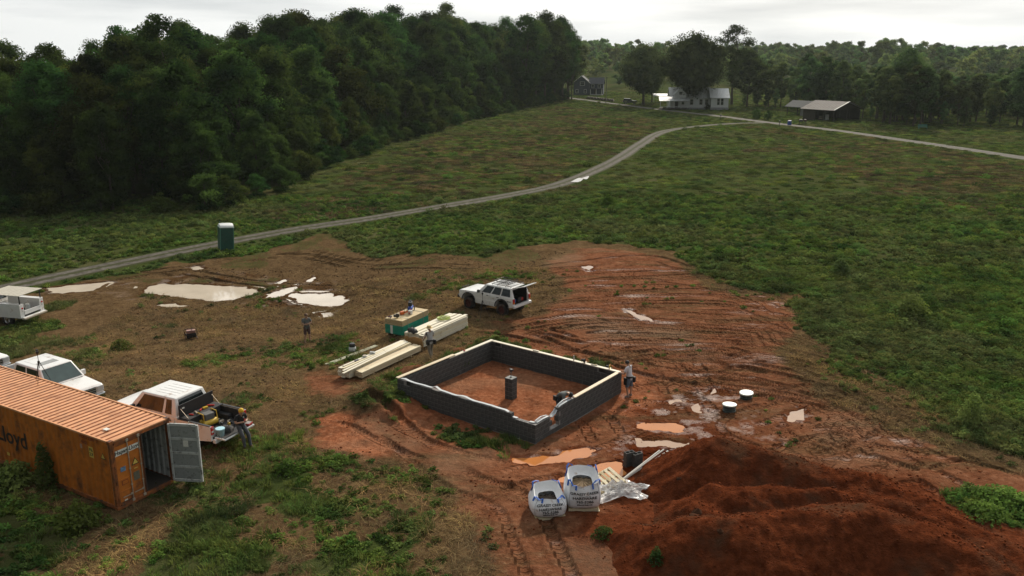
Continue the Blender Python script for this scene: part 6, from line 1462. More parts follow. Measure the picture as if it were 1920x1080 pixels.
for k, (px, py, lb) in enumerate([(672, 670, 'dark round grinder'), (688, 659, 'pale grey paint tin'), (702, 653, 'pale grey nail box')]):
    q = b2 + lu * (-1.55 + .62 * k) - lv * .15; t = thing(['angle_grinder', 'paint_tin', 'nail_box'][k], lb + ' lying on the boards of the wider lumber stack', ['tool', 'tin', 'box'][k], (q.x, q.y, b2.z + h2), LY + k)
    if k == 0: MB().cyl((-.12, 0, .05), (.12, 0, .05), .045, n=10).build('grinder_body', mat('navy_plastic', (.02, .022, .05), .5, .2, 9), t, .008); MB().cyl((.12, 0, .01), (.12, 0, .05), .07, n=12).build('disc', M_BLK, t)
    elif k == 1: MB().lathe([(.11, 0), (.11, .12), (.09, .13)], 14).build('tin_body', M_GREYP, t); MB().lathe([(.10, .13), (.10, .14), (.001, .14)], 14).build('tin_lid', M_STEEL, t)
    else: MB().box((0, 0, .06), (.26, .16, .12)).build('box_body', M_GREYP, t, .01); MB().box((.05, 0, .13), (.20, .17, .012)).build('box_flap', mat('grey_card', (.33, .34, .33), .8, .1, 9), t)
# far pile
n1 = P(818, 646); n2 = P(862, 622); mid2 = (n1 + n2) / 2
b3 = at_ground(mid2 - lv * .75); s3, h3 = stack('lumber_stack', 'tall stack of pale boards with a green hose coiled on top', b3, LY, 12, 4.2, .25, .055, M_PINEP, 5, .05, 5)
for k in range(3): MB().box((rnd.uniform(-.2, .2), -.45 + .3 * k, h3 + .022), (4.2, .20, .04)).build('board', M_PINEP, s3, .004, seg=1)
hs = thing('garden_hose', 'coiled lime green hose lying on the tall stack of pale boards', 'hose', (b3.x + lu.x * .75 - lv.x * .1, b3.y + lu.y * .75 - lv.y * .1, b3.z + h3 + .045), 0)
pts = []
for k in range(110):
    a = k * .35; r_ = .30 + .06 * math.sin(k * .77) + .02 * math.cos(k * 2.1); pts.append((r_ * math.cos(a), r_ * math.sin(a), .02 + .0011 * k + .008 * math.sin(k)))
MB().tube(pts, .016, 5).build('hose_coil', mat('lime_hose', (.38, .48, .05), .5, .1, 6), hs); MB().cyl((.36, 0, .02), (.44, .03, .02), .02, n=6).build('hose_nozzle', M_STEEL, hs)
tbg = at_ground(b3 - lu * 1.95); tb_ = thing('tool_bag', 'black tool bag resting on the end of the tall stack of pale boards', 'bag', (tbg.x - lv.x * .2, tbg.y - lv.y * .2, b3.z + h3), LY + 1.2)
MB().loft([[(x_ * .30 * s, y_ * .17 * s, z_) for x_, y_ in ((-1, -.8), (0, -1), (1, -.8), (1, .8), (0, 1), (-1, .8))] for z_, s in ((0, 1), (.12, 1.05), (.22, .8), (.25, .4))]).build('bag_body', M_BELT, tb_, smooth=1.2); MB().tube([(-.18, 0, .23), (-.08, 0, .36), (.08, 0, .36), (.18, 0, .23)], .016, 5).build('handle', M_BLK, tb_)
osb = at_ground(b3 - lu * 2.18 + lv * .1); t = thing('sheathing_offcut', 'rough orange-brown wood panel leaning against the end of the tall board stack', 'panel', (osb.x, osb.y, osb.z), LY)
MB().prism([(-.60, 0), (.58, .0), (.60, .62), (.40, .68), (.30, .60), (-.10, .72), (-.56, .66)], -.01, .01).xf(Matrix.Rotation(math.pi / 2, 4, 'Z') @ Matrix.Rotation(R(-10), 4, 'X')).build('panel_board', mat('raw_osb', (.42, .24, .09), .8, .3, 18), t); MB().box((-.04, 0, .30), (.02, 1.05, .04)).build('batten', M_PINE, t)
# plank pair lying on the soil
q0, q1 = P(612, 685), P(706, 648); mq = (q0 + q1) / 2; an = math.atan2(q1.y - q0.y, q1.x - q0.x)
t = thing('plank', 'pair of greenish weathered planks lying on the soil beside the lumber', 'plank', at_ground(mq) + Vector((0, 0, .05)), an)
MB().box((0, .07, .02), ((q1 - q0).length, .13, .045)).build('board', mat('treated_pine', (.30, .30, .20), .7, .15, 3, stretch=(.4, 9, 9)), t, .004); MB().box((.05, -.07, .02), ((q1 - q0).length - .1, .13, .045)).build('board', MATS['treated_pine'], t, .004)
p = G(661, 660); t = thing('gas_cylinder', 'squat grey bucket with a dark lid standing beside the planks', 'bucket', p, 0); MB().lathe([(.17, 0), (.20, .06), (.20, .26), (.16, .32)], 16).build('bucket_body', M_GREYP, t, smooth=.7); MB().lathe([(.17, .32), (.17, .42), (.13, .50), (.001, .52)], 16).build('lid', M_BLK, t, smooth=.7); MB().tube([(-.19, 0, .27), (-.10, .16, .25), (.10, .16, .25), (.19, 0, .27)], .008, 4).build('handle', M_STEEL, t); t.name = 'bucket'
# wrapped sheet stack
gn = P(755, 631); gn = at_ground(gn); GY = R(61); gu = Vector((math.cos(GY), math.sin(GY), 0)); gl = Vector((-math.sin(GY), math.cos(GY), 0))
gc = gn + gu * 1.3 + gl * .61; gs = thing('panel_stack', 'pallet stack of wood panels, lower half wrapped in bright green film', 'panel stack', (gc.x, gc.y, gn.z - .05), GY)
for y in (-.5, 0, .5): MB().box((0, y, .05), (2.5, .10, .10)).build('bearer', M_PINE, gs)
wf_ = MB().box((0, 0, .10 + .27), (2.60, 1.22, .54)).build('green_wrap', mat('green_film', (.005, .24, .165), .35, .2, 3, bump=.5, bscale=4, spec=.6), gs, .03)
MB().box((-1.302, .15, .36), (.006, .16, .50)).build('white_strip', M_WHITEL, wf_)
for k in range(14): MB().box((rnd.uniform(-.012, .012), rnd.uniform(-.01, .01), .65 + .0235 * k), (2.60, 1.22, .0195)).build('panel', M_OSB, gs)
for x in (-.75, .75): MB().box((x, 0, .525), (.025, 1.245, .91)).build('strap', mat('clear_strap', (.30, .34, .30), .4, .1, 9), gs)
GM = Matrix.Translation((gc.x, gc.y, gn.z - .05)) @ Matrix.Rotation(GY, 4, 'Z'); gz_top = .65 + .0235 * 14
def ong(x, y): return GM @ Vector((x, y, gz_top))
cm = thing('air_compressor', 'small blue air compressor with black motor on the green-wrapped stack', 'compressor', ong(.55, .12), GY + .5); MB().cyl((-.30, 0, .20), (.30, 0, .20), .14, n=16).build('tank', mat('blue_enamel', (.02, .07, .35), .35, .15, 5), cm, .03, smooth=.7); MB().box((-.05, 0, .46), (.30, .22, .22)).cyl((-.22, 0, .44), (-.10, 0, .44), .13, n=12).build('motor', M_BLK, cm, .02); MB().cyl((.10, 0, .34), (.10, 0, .62), .07, n=10).build('pump_head', M_BLK, cm)
for s in (-1, 1): MB().cyl((.26, s * .17, .10), (.26, s * .21, .10), .11, n=14).build('wheel', M_RUB, cm)
MB().tube([(.28, -.12, .25), (.44, -.12, .52), (.44, .12, .52), (.28, .12, .25)], .014, 5).build('handle', M_BLK, cm); MB().box((-.26, 0, .03), (.05, .24, .06)).build('foot', M_BLK, cm)
ch = thing('chainsaw', 'orange chainsaw lying on the green-wrapped stack', 'chainsaw', ong(-.25, .15), GY - .1); MB().box((0, 0, .09), (.30, .16, .18)).build('engine', mat('saw_orange', (.60, .12, .015), .4, .1, 9), ch, .03); MB().box((.34, -.02, .07), (.40, .012, .09)).build('guide_bar', mat('bar_scabbard', (.60, .10, .012), .4, .1, 9), ch, .003); MB().tube([(.10, -.09, .1), (.10, -.09, .25), (.10, .09, .25), (.10, .09, .1)], .013, 5).build('front_handle', M_BLK, ch); MB().tube([(-.15, 0, .16), (-.28, 0, .16), (-.28, 0, .05), (-.15, 0, .04)], .016, 5).build('rear_handle', M_BLK, ch)
gk = thing('plastic_jug', 'white plastic jug with red label on the green-wrapped stack', 'jug', ong(.0, -.25), GY); MB().box((0, 0, .12), (.20, .20, .24)).build('jug_body', mat('white_plastic', (.62, .62, .60), .4, .06, 5), gk, .03); MB().box((-.102, 0, .09), (.006, .14, .08)).build('jug_label', M_REDT, gk); MB().cyl((.05, 0, .24), (.05, 0, .29), .03, n=8).build('jug_cap', M_REDT, gk)
nm = thing('power_saw', 'black power saw with cable on the near end of the green-wrapped stack', 'power saw', ong(-.90, .02), GY + .8); MB().cyl((-.04, 0, .12), (.04, 0, .12), .12, n=16).build('blade_guard', M_BLK, nm); MB().box((0, .12, .12), (.14, .18, .14)).build('motor', M_BLK, nm, .03); MB().tube([(.0, .18, .18), (-.12, .2, .26), (-.2, .15, .16)], .018, 5).build('handle', M_BLK, nm); MB().tube([(.0, .2, .06), (-.2, .1, .02), (-.25, -.15, .015), (-.40, -.22, .012)], .010, 4).build('cable', M_YEL, nm)
nd = thing('drill', 'dark red drill lying by the corner of the green-wrapped stack', 'drill', ong(-1.12, .38), GY + 2.2); MB().cyl((-.12, 0, .06), (.10, 0, .06), .045, n=10).build('drill_body', mat('maroon', (.09, .02, .018), .5, .2, 9), nd, .01); MB().cyl((.10, 0, .06), (.18, 0, .06), .022, n=8).build('chuck', M_STEEL, nd); MB().box((-.06, .09, .05), (.05, .16, .05)).build('grip', M_BLK, nd, .012)
# generator
p = G(359, 635); g = thing('generator', 'portable generator in a dark red tube frame on the brown soil', 'generator', p, R(25))
for s in (-1, 1): MB().tube([(-.34, s * .25, .02), (-.36, s * .25, .50), (-.30, s * .25, .56), (.30, s * .25, .56), (.36, s * .25, .50), (.34, s * .25, .02)], .018, 6, close=True).build('frame_tube', mat('frame_maroon', (.05, .016, .015), .45, .2, 9), g)
for x in (-.33, .33): MB().cyl((x, -.25, .04), (x, .25, .04), .018, n=6).build('cross_tube', MATS['frame_maroon'], g)
MB().box((0, 0, .46), (.52, .42, .16)).build('fuel_tank', mat('tank_rust', (.30, .16, .13), .35, .15, 6), g, .05); MB().cyl((.05, 0, .54), (.05, 0, .57), .04, n=10).build('fuel_cap', M_BLK, g)
MB().box((-.10, 0, .22), (.34, .34, .28)).build('engine', M_BLK, g, .03); MB().cyl((.06, 0, .20), (.30, 0, .20), .14, n=14).build('alternator', M_TRIM, g, .01); MB().box((.10, -.23, .32), (.34, .03, .16)).build('control_panel', M_TRIM, g); MB().cyl((-.27, .1, .25), (-.27, .2, .25), .06, n=10).build('exhaust', M_RUST, g)
# portable toilet, leaning a little
p = G(421, 470); pjm = thing('portable_toilet', 'dark green portable toilet with white rounded roof leaning beside the gravel drive', 'portable toilet', p + Vector((0, .4, -.02)), rot=(R(-1), R(4.2), R(28)))
M_PJ = mat('green_plastic', (.008, .060, .044), .5, .2, 3, dirt=(.03, .06, .045), dirt_amt=.2, dirt_scale=2); M_PJT = mat('green_trim', (.06, .19, .14), .5, .15, 4); M_PJR = mat('white_roof', (.72, .74, .72), .45, .06, 4)
MB().box((0, 0, .07), (1.16, 1.16, .14)).build('skid_base', M_TRIM, pjm, .02)
for s in (-1, 1):
    wl1 = MB().box((0, s * .545, 1.09), (1.06, .04, 1.90)).build('side_wall', M_PJ, pjm, .008); MB().prism([(.36 * math.cos(a), 1.0 + .42 * math.sin(a)) for a in [2 * math.pi * k / 16 for k in range(16)]], s * .566, s * .574).build('embossed_panel', M_PJ, wl1)
bw = MB().box((-.545, 0, 1.09), (.04, 1.05, 1.90)).build('rear_wall', M_PJ, pjm, .008); dr_ = MB().box((.545, 0, 1.09), (.04, 1.05, 1.90)).build('door', M_PJ, pjm, .008); MB().box((.575, -.36, 1.05), (.03, .05, .16)).build('door_handle', M_TRIM, dr_)
for k in range(4): MB().box((-.568, 0, .45 + .4 * k), (.008, .9, .03)).build('wall_rib', M_PJ, bw)
for x in (-1, 1):
    for y in (-1, 1): MB().box((x * .56, y * .56, 1.09), (.055, .055, 1.92)).build('corner_trim', M_PJT, pjm, .012)
MB().box((0, 0, 2.07), (1.20, 1.20, .08)).build('roof_rim', mat('pale_green_rim', (.50, .60, .54), .5, .08, 4), pjm, .02)
sec = [[(-.57, .0 + .57 * math.cos(a), 2.11 + .25 * math.sin(a)) for a in [math.pi * k / 10 for k in range(11)]]]; sec.append([(.57, y, z) for x, y, z in sec[0]]); rf_ = MB().loft(sec).build('roof', M_PJR, pjm, .015, smooth=.7)
sec = [[(-.40, .30 * math.cos(a), 2.20 + .20 * math.sin(a)) for a in [math.pi * k / 8 for k in range(9)]]]; sec.append([(.40, y, z) for x, y, z in sec[0]]); MB().loft(sec).build('roof_dome', M_PJR, rf_, .015, smooth=.7); MB().cyl((-.45, .4, 2.1), (-.45, .4, 2.5), .05, n=8).build('vent_pipe', M_PJ, pjm)
# septic risers
for k, (px, py) in enumerate(((1402, 750), (1370, 773))):
    p = G(px, py); t = thing('septic_riser', ['green riser with pale lid standing in a shallow wet hollow', 'green riser with pale lid tilted slightly beside the clay mound'][k], 'riser lid', p + Vector((0, .25, -.12)), rot=(R(2 - 4 * k), R(-3 + 6 * k), k))
    MB().lathe([(.27, .0), (.27, .10), (.29, .11), (.27, .13), (.27, .20), (.29, .21), (.27, .23), (.28, .34)], 24).build('riser_pipe', mat('riser_green', (.035, .055, .05), .6, .2, 6, dirt=(.10, .05, .03), dirt_amt=.3, dirt_scale=4), t, smooth=.5)
    l_ = MB().lathe([(.31, .33), (.32, .36), (.31, .40), (.26, .41), (.20, .395), (.001, .39)], 28).build('lid', mat('riser_lid', (.50, .55, .50), .45, .08, 5), t, smooth=.5); MB().lathe([(.311, .335), (.323, .345), (.311, .352)], 28).build('lid_gasket', M_BLK, l_)
    for q in range(6): MB().cyl((.27 * math.cos(q * 1.047), .27 * math.sin(q * 1.047), .40), (.27 * math.cos(q * 1.047), .27 * math.sin(q * 1.047), .415), .015, n=6).build('bolt', M_STEEL, l_)
# concrete blocks with open cells
def hollow(parent_thing):
    o = MB(); L, W, H = .40, .20, .195; t = .035
    o.box((0, W / 2 - t / 2, H / 2), (L, t, H)).box((0, -W / 2 + t / 2, H / 2), (L, t, H))
    for x in (-L / 2 + t / 2, 0, L / 2 - t / 2): o.box((x, 0, H / 2), (t, W - 2 * t, H - .002))
    o.build('block_shell', M_BLOCK, parent_thing); MB().box((0, 0, H * .4), (L - .06, W - .06, H * .5)).build('hollow_shade', M_BLACK, parent_thing)  # black filler stands in for the shade down inside the cells
p0 = G(1180, 878); k = 0
for lay in range(3):
    for j in range(2):
        t = thing('concrete_block', ['hollow block at the bottom of the small block stack', 'hollow block in the middle of the small block stack', 'hollow block on top of the small block stack, cells open'][lay], 'concrete block', p0 + Vector((.02 + .30 * j, .25 - .02 * j, lay * .197 - .02 - (.05 if j else 0))), R(28 + 4 * j), 'small stack of spare blocks'); hollow(t)
# ------------------------------------------------------------------ bulk bags on pallets
def pallet(loc, rz, label, parts=7):
    t = thing('wooden_pallet', label, 'pallet', loc, rz)
    for y in (-.48, 0, .48): MB().box((0, y, .06), (1.05, .09, .09)).build('bearer', M_CREAM, t)
    for k in range(parts): MB().box((-.47 + .94 * k / (parts - 1), 0, .116), (.11, 1.0, .022)).build('deck_board', M_CREAM if k % 3 else M_OSB, t, .003)
    for k in range(3): MB().box((-.5 + .5 * k, 0, .006), (.11, 1.06, .018)).build('base_board', M_CREAM, t)
    return t
M_BAG = mat('woven_bag', (.78, .79, .80), .75, .06, 5, bump=.25, bscale=9, dirt=(.40, .27, .18), dirt_amt=.12, dirt_scale=2.5); M_BLUE = mat('blue_webbing', (.03, .13, .50), .6, .12, 12); M_SAND = mat('bag_sand', (.16, .11, .06), .95, .3, 10)
def bulk_bag(label, loc, rz, W, H, sag, lines, seed, fill):
    t = thing('bulk_bag', label, 'bulk bag', loc, rz); r = np.random.RandomState(seed); ph = r.uniform(0, 6.28, 6)
    def surf(a, v):
        """a angle, v 0..1 up the side"""
        sq = 1 / max(abs(math.cos(a)), abs(math.sin(a))); k = (1 - .62) * 1 + .62 * min(sq, 1.28)
        bul = 1 + .10 * math.sin(math.pi * min(1, v * 1.1)) - .05 * (v < .04) + .02 * math.sin(3 * a + ph[0] + 5 * v) + .025 * v * v * math.sin(5 * a + ph[1])
        rr = W / 2 * k * bul * (1 - sag * .35 * v ** 3)
        z = H * v * (1 + sag * (.08 * math.sin(a * 2 + ph[2]) + .06 * math.sin(3 * a + ph[3])) * v * v + (.10 + .12 * sag) * math.sin(a) * v * v)
        return Vector((rr * math.cos(a), rr * math.sin(a), z))
    n, m = 48, 14; v = [surf(2 * math.pi * i / n, j / (m - 1)) for j in range(m) for i in range(n)]
    # rim folds over and the inside drops to the fill
    inner = [(.985, -.01), (.93, -.08), (.84, -.30 * (1 - fill) - .12), (.66, -.36 * (1 - fill) - .16)]
    for kf, dz in inner: v += [Vector((q.x * kf, q.y * kf, q.z + dz * H)) for q in [surf(2 * math.pi * i / n, 1) for i in range(n)]]
    rows = m + len(inner); f = [(j * n + i, j * n + (i + 1) % n, (j + 1) * n + (i + 1) % n, (j + 1) * n + i) for j in range(rows - 1) for i in range(n)] + [tuple(range(n - 1, -1, -1))]
    MB().add(v, f).build('bag_skin', M_BAG, t, smooth=1.4)
    zf = surf(0, 1).z; fl = MB(); c = [Vector((surf(2 * math.pi * i / n, 1).x * .72, surf(2 * math.pi * i / n, 1).y * .72, H * (1 - .42 * (1 - fill) - .14) + .03 * math.sin(i * 1.7))) for i in range(n)]; fl.add(c + [(0, 0, H * (1 - .36 * (1 - fill) - .08))], [(i, (i + 1) % n, n) for i in range(n)]); fl.build('sand_fill', M_SAND if fill > .5 else mat('bag_dark_fill', (.05, .035, .025), .9, .3, 8), t)
    for k in range(4):
        a = math.pi / 4 + k * math.pi / 2; da = .30; tp = [surf(a - da, .80), surf(a - da, 1.0) + Vector((0, 0, .03)), surf(a - da * .4, 1.0) + Vector((0, 0, .13 * (1 if seed % 2 else .5))), surf(a + da * .4, 1.0) + Vector((0, 0, .10 * (1 if k % 2 else -.2))), surf(a + da, 1.0) + Vector((0, 0, .02)), surf(a + da, .80)]
        s_ = []
        for i, q in enumerate(tp):
            o_ = Vector((math.cos(a), math.sin(a), 0)) * .014; w_ = Vector((-math.sin(a), math.cos(a), 0)) * .035 if i in (0, 1, 4, 5) else Vector((math.cos(a), math.sin(a), 0)) * .035
            s_.append([q + o_ - w_, q + o_ + w_, q + o_ * 1.8 + w_, q + o_ * 1.8 - w_])
        MB().loft(s_).build('lifting_strap', M_BLUE, t)
    for k in range(4):
        a = math.pi / 4 + k * math.pi / 2; MB().tube([surf(a, .02 + .96 * j / 8) * 1.004 for j in range(9)], .007, 4).build('seam', mat('bag_seam', (.36, .37, .38), .8, .1, 9), t)
    a0 = -math.pi / 2
    def wrap(zc):
        def w(co):
            a = a0 + co.x / (W * .53); v_ = max(0.02, min(.98, (zc + co.y) / H)); q = surf(a, v_); nrm = Vector((math.cos(a), math.sin(a), 0)); return q + nrm * (.006 + co.z)
        return w
    for txt, size, zc in lines: text_mesh(txt, size, M_BLACK, t, None, warp=wrap(zc), bold=.003, depth=.003, xs=1.02)
    MB().tube([wrap(lines[0][2] - lines[0][1] * .78)(Vector((x_, .012 * math.sin(x_ * 40), .0))) for x_ in [-.2 + .4 * k / 12 for k in range(13)]], .006, 4).build('printed_ridge_line', M_BLACK, t)
    return t
LN = [('GRASSY CREEK', .135, .62), ('HARDWARE', .135, .43), ('765-5286', .145, .28), ('SPRUCE PINE, NC', .065, .16)]
p1 = G(1093, 957); p1 += Vector((.0, .45, 0)); pallet(p1 + Vector((0, 0, -.01)), R(2), 'pale wooden pallet under the taller printed bulk bag')
bulk_bag('tall white printed bulk bag filled with sand, blue straps, upright on a pallet', p1 + Vector((0, 0, .128)), R(4), 1.16, .98, .22, LN, 3, .62)
p2 = G(1026, 972); p2 += Vector((0, .42, 0)); pallet(p2 + Vector((0, 0, -.01)), R(12), 'pale wooden pallet under the slumped bulk bag')
bulk_bag('slumped half-empty white printed bulk bag with blue straps leaning open', p2 + Vector((0.02, 0, .128)), R(8), 1.18, .70, .55, [(a, b * .95, c * .78 - .01) for a, b, c in LN], 6, .2)
q = G(1138, 918); t = pallet(q + Vector((0, .25, .04)), R(30), 'empty wooden pallet leaning up behind the taller bulk bag', 6); t.rotation_euler = (R(6), R(-14), R(28)); t.location.z += .12
# crumpled clear sheet
p = G(1165, 932); t = thing('plastic_sheet', 'crumpled heap of clear white plastic sheeting beside the clay mound', 'plastic sheet', p + Vector((.05, .35, 0)), R(10)); n = 56; v = []; f = []
for j in range(n):
    for i in range(n):
        a, b = i / (n - 1) - .5, j / (n - 1) - .5; rr = math.hypot(a * 1.0, b * 1.0) / .5; rim = 1 + .25 * math.sin(5 * math.atan2(b, a) + 1)
        k = max(0, 1 - rr / 1.2); h_ = .05 + .34 * k * (.5 + abs(float(fbm(np.array([a * 7]), np.array([b * 7]), 1.2, 4)[0])) * 1.7) + .05 * abs(math.sin(9 * math.atan2(b, a) + 4 * rr)) * (1 - k)
        v.append((a * 1.7 * rim, b * 1.25 * rim, h_))
for j in range(n - 1):
    for i in range(n - 1): f.append((j * n + i, j * n + i + 1, (j + 1) * n + i + 1, (j + 1) * n + i))
me = bpy.data.meshes.new('sheet'); me.from_pydata(v, [], f)
m_, nt, b_ = _nt('clear_film'); N = nt.nodes; n1 = N.new('ShaderNodeTexNoise'); n1.inputs['Scale'].default_value = 7; n1.inputs['Detail'].default_value = 5; mr = N.new('ShaderNodeMapRange'); mr.inputs[1].default_value = .35; mr.inputs[2].default_value = .62; mr.inputs[3].default_value = .35; mr.inputs[4].default_value = .92
nt.links.new(n1.outputs['Fac'], mr.inputs[0]); nt.links.new(mr.outputs[0], b_.inputs['Alpha']); b_.inputs['Base Color'].default_value = (.72, .70, .68, 1); b_.inputs['Roughness'].default_value = .25
obj('film', me, m_, t); MB().tube([(-.7, -.2, .08), (-.3, .1, .25), (.1, .0, .33), (.5, .2, .18)], .02, 5).build('rolled_fold', mat('white_film', (.7, .69, .67), .3, .05, 5), t)
# ================================================================== CLAY MOUND
mx_ = np.arange(1.6, 26, .075); my_ = np.arange(15.5, 36, .075); MX, MY = np.meshgrid(mx_, my_); a_, b_ = MX.ravel(), MY.ravel()
Hm = mound_H(a_, b_)
foot = np.clip(Hm, -1, .5)
Hm = np.where(Hm > 0, Hm, Hm) + sm((foot + .2) / .5) * (fbm(a_, b_, 1.1, 4) * .13 + fbm(a_ + 5, b_, .36, 4) * .075 + np.abs(fbm(a_, b_ + 9, .18, 2)) * .03)
# runnels down the loose faces
zb = base(a_, b_) + Hm - .10
nX, nY = len(mx_), len(my_); i0 = (np.arange(nY - 1)[:, None] * nX + np.arange(nX - 1)[None]).ravel(); q_ = np.stack([i0, i0 + 1, i0 + nX + 1, i0 + nX], 1)
q_ = q_[(Hm[q_].max(1) > -.25)]
use = np.unique(q_); mp_ = np.full(len(a_), -1); mp_[use] = np.arange(len(use)); q_ = mp_[q_]
def clay_material():
    m, nt, b = _nt('loose_clay'); N = nt.nodes; L = nt.links; geo = N.new('ShaderNodeNewGeometry')
    def noise(s, d=5, r=.6): n = N.new('ShaderNodeTexNoise'); n.inputs['Scale'].default_value = s; n.inputs['Detail'].default_value = d; n.inputs['Roughness'].default_value = r; L.new(geo.outputs['Position'], n.inputs['Vector']); return n.outputs['Fac']
    r1 = N.new('ShaderNodeValToRGB'); e = r1.color_ramp.elements; e[0].position = .3; e[0].color = (.058, .0145, .0062, 1); e[1].position = .7; e[1].color = (.19, .055, .0215, 1); x = e.new(.5); x.color = (.112, .030, .0118, 1); L.new(noise(3.2, 7, .68), r1.inputs['Fac'])
    r2 = N.new('ShaderNodeValToRGB'); e = r2.color_ramp.elements; e[0].position = .52; e[0].color = (0, 0, 0, 1); e[1].position = .68; e[1].color = (1, 1, 1, 1); L.new(noise(.55, 5), r2.inputs['Fac'])
    mx = N.new('ShaderNodeMix'); mx.data_type = 'RGBA'; L.new(r2.outputs['Color'], mx.inputs['Factor']); L.new(r1.outputs['Color'], mx.inputs['A']); mx.inputs['B'].default_value = (.085, .040, .022, 1)
    L.new(mx.outputs['Result'], b.inputs['Base Color']); b.inputs['Roughness'].default_value = .92; b.inputs['Specular IOR Level'].default_value = .0
    ad = N.new('ShaderNodeMath'); ad.operation = 'MULTIPLY_ADD'; L.new(noise(22, 4, .7), ad.inputs[0]); ad.inputs[1].default_value = .35; L.new(noise(7, 6, .7), ad.inputs[2])
    bp = N.new('ShaderNodeBump'); bp.inputs['Strength'].default_value = .9; bp.inputs['Distance'].default_value = .16; L.new(ad.outputs[0], bp.inputs['Height']); L.new(bp.outputs[0], b.inputs['Normal']); return m
M_CLAY = clay_material()
mo = obj('clay_mound', np_mesh('clay_mound', np.stack([a_, b_, zb], 1)[use], q_, M_CLAY, True)); tag(mo, 'large rutted heap of loose dark red clay beside the bulk bags', 'mound')
HMg = Hm.reshape(nY, nX)
def mound_z(x, y):
    i = np.clip(((x - mx_[0]) / .075).astype(int), 0, nX - 1); j = np.clip(((y - my_[0]) / .075).astype(int), 0, nY - 1); return HMg[j, i] - .10 + base(x, y)
# clods and crumbs of clay
def clod(seed, m):
    r = np.random.RandomState(seed); v = ICO_V * (1 + r.normal(0, .22, (len(ICO_V), 1))) * np.array([1, .85, .6]); return np_mesh('clod', v, ICO_F, m)
M_CLOD = mat('clay_clod', (.115, .034, .0145), .95, .4, .8, spec=0); M_CLODB = mat('soil_clod', (.06, .038, .022), .95, .4, .8, spec=0)
PC = [proto('clod', clod(k, M_CLOD)) for k in range(4)]; PB = [proto('clod', clod(k + 9, M_CLODB)) for k in range(4)]
r = np.random.RandomState(77); x = r.uniform(1.6, 25, 30000); y = r.uniform(16, 35, 30000); mz = mound_z(x, y); k = (mz > base(x, y) + .0); x, y, mz = x[k], y[k], mz[k]
s_ = .012 + .05 * r.uniform(0, 1, len(x)) ** 6 + .014 * r.uniform(0, 1, len(x)) ** 2; A = [(x, y, mz, s_)]
x = r.uniform(-10, 26, 26000); y = r.uniform(22, 62, 26000); rd = grid_lookup(RED_G, x, y); k = (rd > .55) & (poly_sd(x, y, F_POLY) < -.25) & (np.abs(x) < y * .6) & (fbm(x, y, 2.2, 3) > -.12); x, y = x[k], y[k]; A.append((x, y, grid_lookup(ZZ_G, x, y), .014 + .05 * r.uniform(0, 1, len(x)) ** 5))
x = r.uniform(-8, 8, 700); y = r.uniform(30, 44, 700); k = poly_sd(x, y, F_POLY) > .3; x, y = x[k], y[k]; A.append((x, y, grid_lookup(ZZ_G, x, y), .012 + .035 * r.uniform(0, 1, len(x)) ** 3))
c_ = [np.concatenate([q[i] for q in A]) for i in range(4)]; n_ = len(c_[0])
scatter('clay_clods', np.stack(c_[:3], 1), r.uniform(0, 6.28, n_), c_[3], r.randint(0, 4, n_), PC, 'crumbs and clods of red clay scattered over the dug ground', 'clods')
x = r.uniform(-26, 10, 14000); y = r.uniform(36, 68, 14000); rd = grid_lookup(RED_G, x, y); gr_ = grid_lookup(GRASS_G, x, y); k = (rd < .4) & (gr_ < .5) & (poly_sd(x, y, F_POLY) < -.5) & (grid_lookup(WET_G, x, y) < .75); x, y = x[k], y[k]
scatter('soil_clods', np.stack([x, y, grid_lookup(ZZ_G, x, y)], 1), r.uniform(0, 6.28, len(x)), .018 + .075 * r.uniform(0, 1, len(x)) ** 4, r.randint(0, 4, len(x)), PB, 'dark clods of turned soil scattered over the brown ground', 'clods')
# long pipes leaning on the mound foot
for k in range(3):
    p0 = P(1164 - 5 * k, 903 + 3 * k, .16); p1 = P(1252 - 8 * k, 850 + 3 * k, .12); p1.z = float(mound_z(np.array([p1.x]), np.array([p1.y]))[0]) + .10 if True else p1.z; p1.z = max(p1.z + .12, .2)
    t = thing('pipe', ['straight pale plastic pipe at the top of the three by the mound', 'straight pale plastic pipe between two others by the mound', 'straight pale plastic pipe lowest of the three by the mound'][k], 'pipe', p0, 0)
    MB().cyl((0, 0, 0), tuple(p1 - p0), .030, n=8).build('pipe_tube', mat('pale_pvc', (.50, .48, .43), .45, .1, 4, dirt=(.30, .17, .10), dirt_amt=.2, dirt_scale=2), t); d_ = (p1 - p0).normalized(); MB().cyl(tuple(d_ * .0), tuple(d_ * .12), .038, n=8).build('pipe_socket', MATS['pale_pvc'], t)
# a few rocks on the mound
for k, (px, py, s) in enumerate([(1310, 942, .17), (1300, 970, .14), (1390, 905, .12), (1350, 1010, .13), (1275, 880, .10)]):
    p = P(px, py, 1.2); p.z = float(mound_z(np.array([p.x]), np.array([p.y]))[0]); t = MB(); t.add(ICO_V * s * (1 + np.random.RandomState(k).normal(0, .2, (len(ICO_V), 1))) * np.array([1.2, 1, .8]), [tuple(f) for f in ICO_F]); o = t.build('stone', mat('brown_stone', (.06, .03, .018), .95, .3, 5, spec=0), None, loc=p); tag(o, ['squarish stone sunk in the mound slope above the other stones', 'pale stone sitting low on the mound slope', 'rounded stone in the hollow between the mound ridges', 'stone on the dark front face of the mound', 'small stone high on the mound above the bulk bags'][k], 'stone')
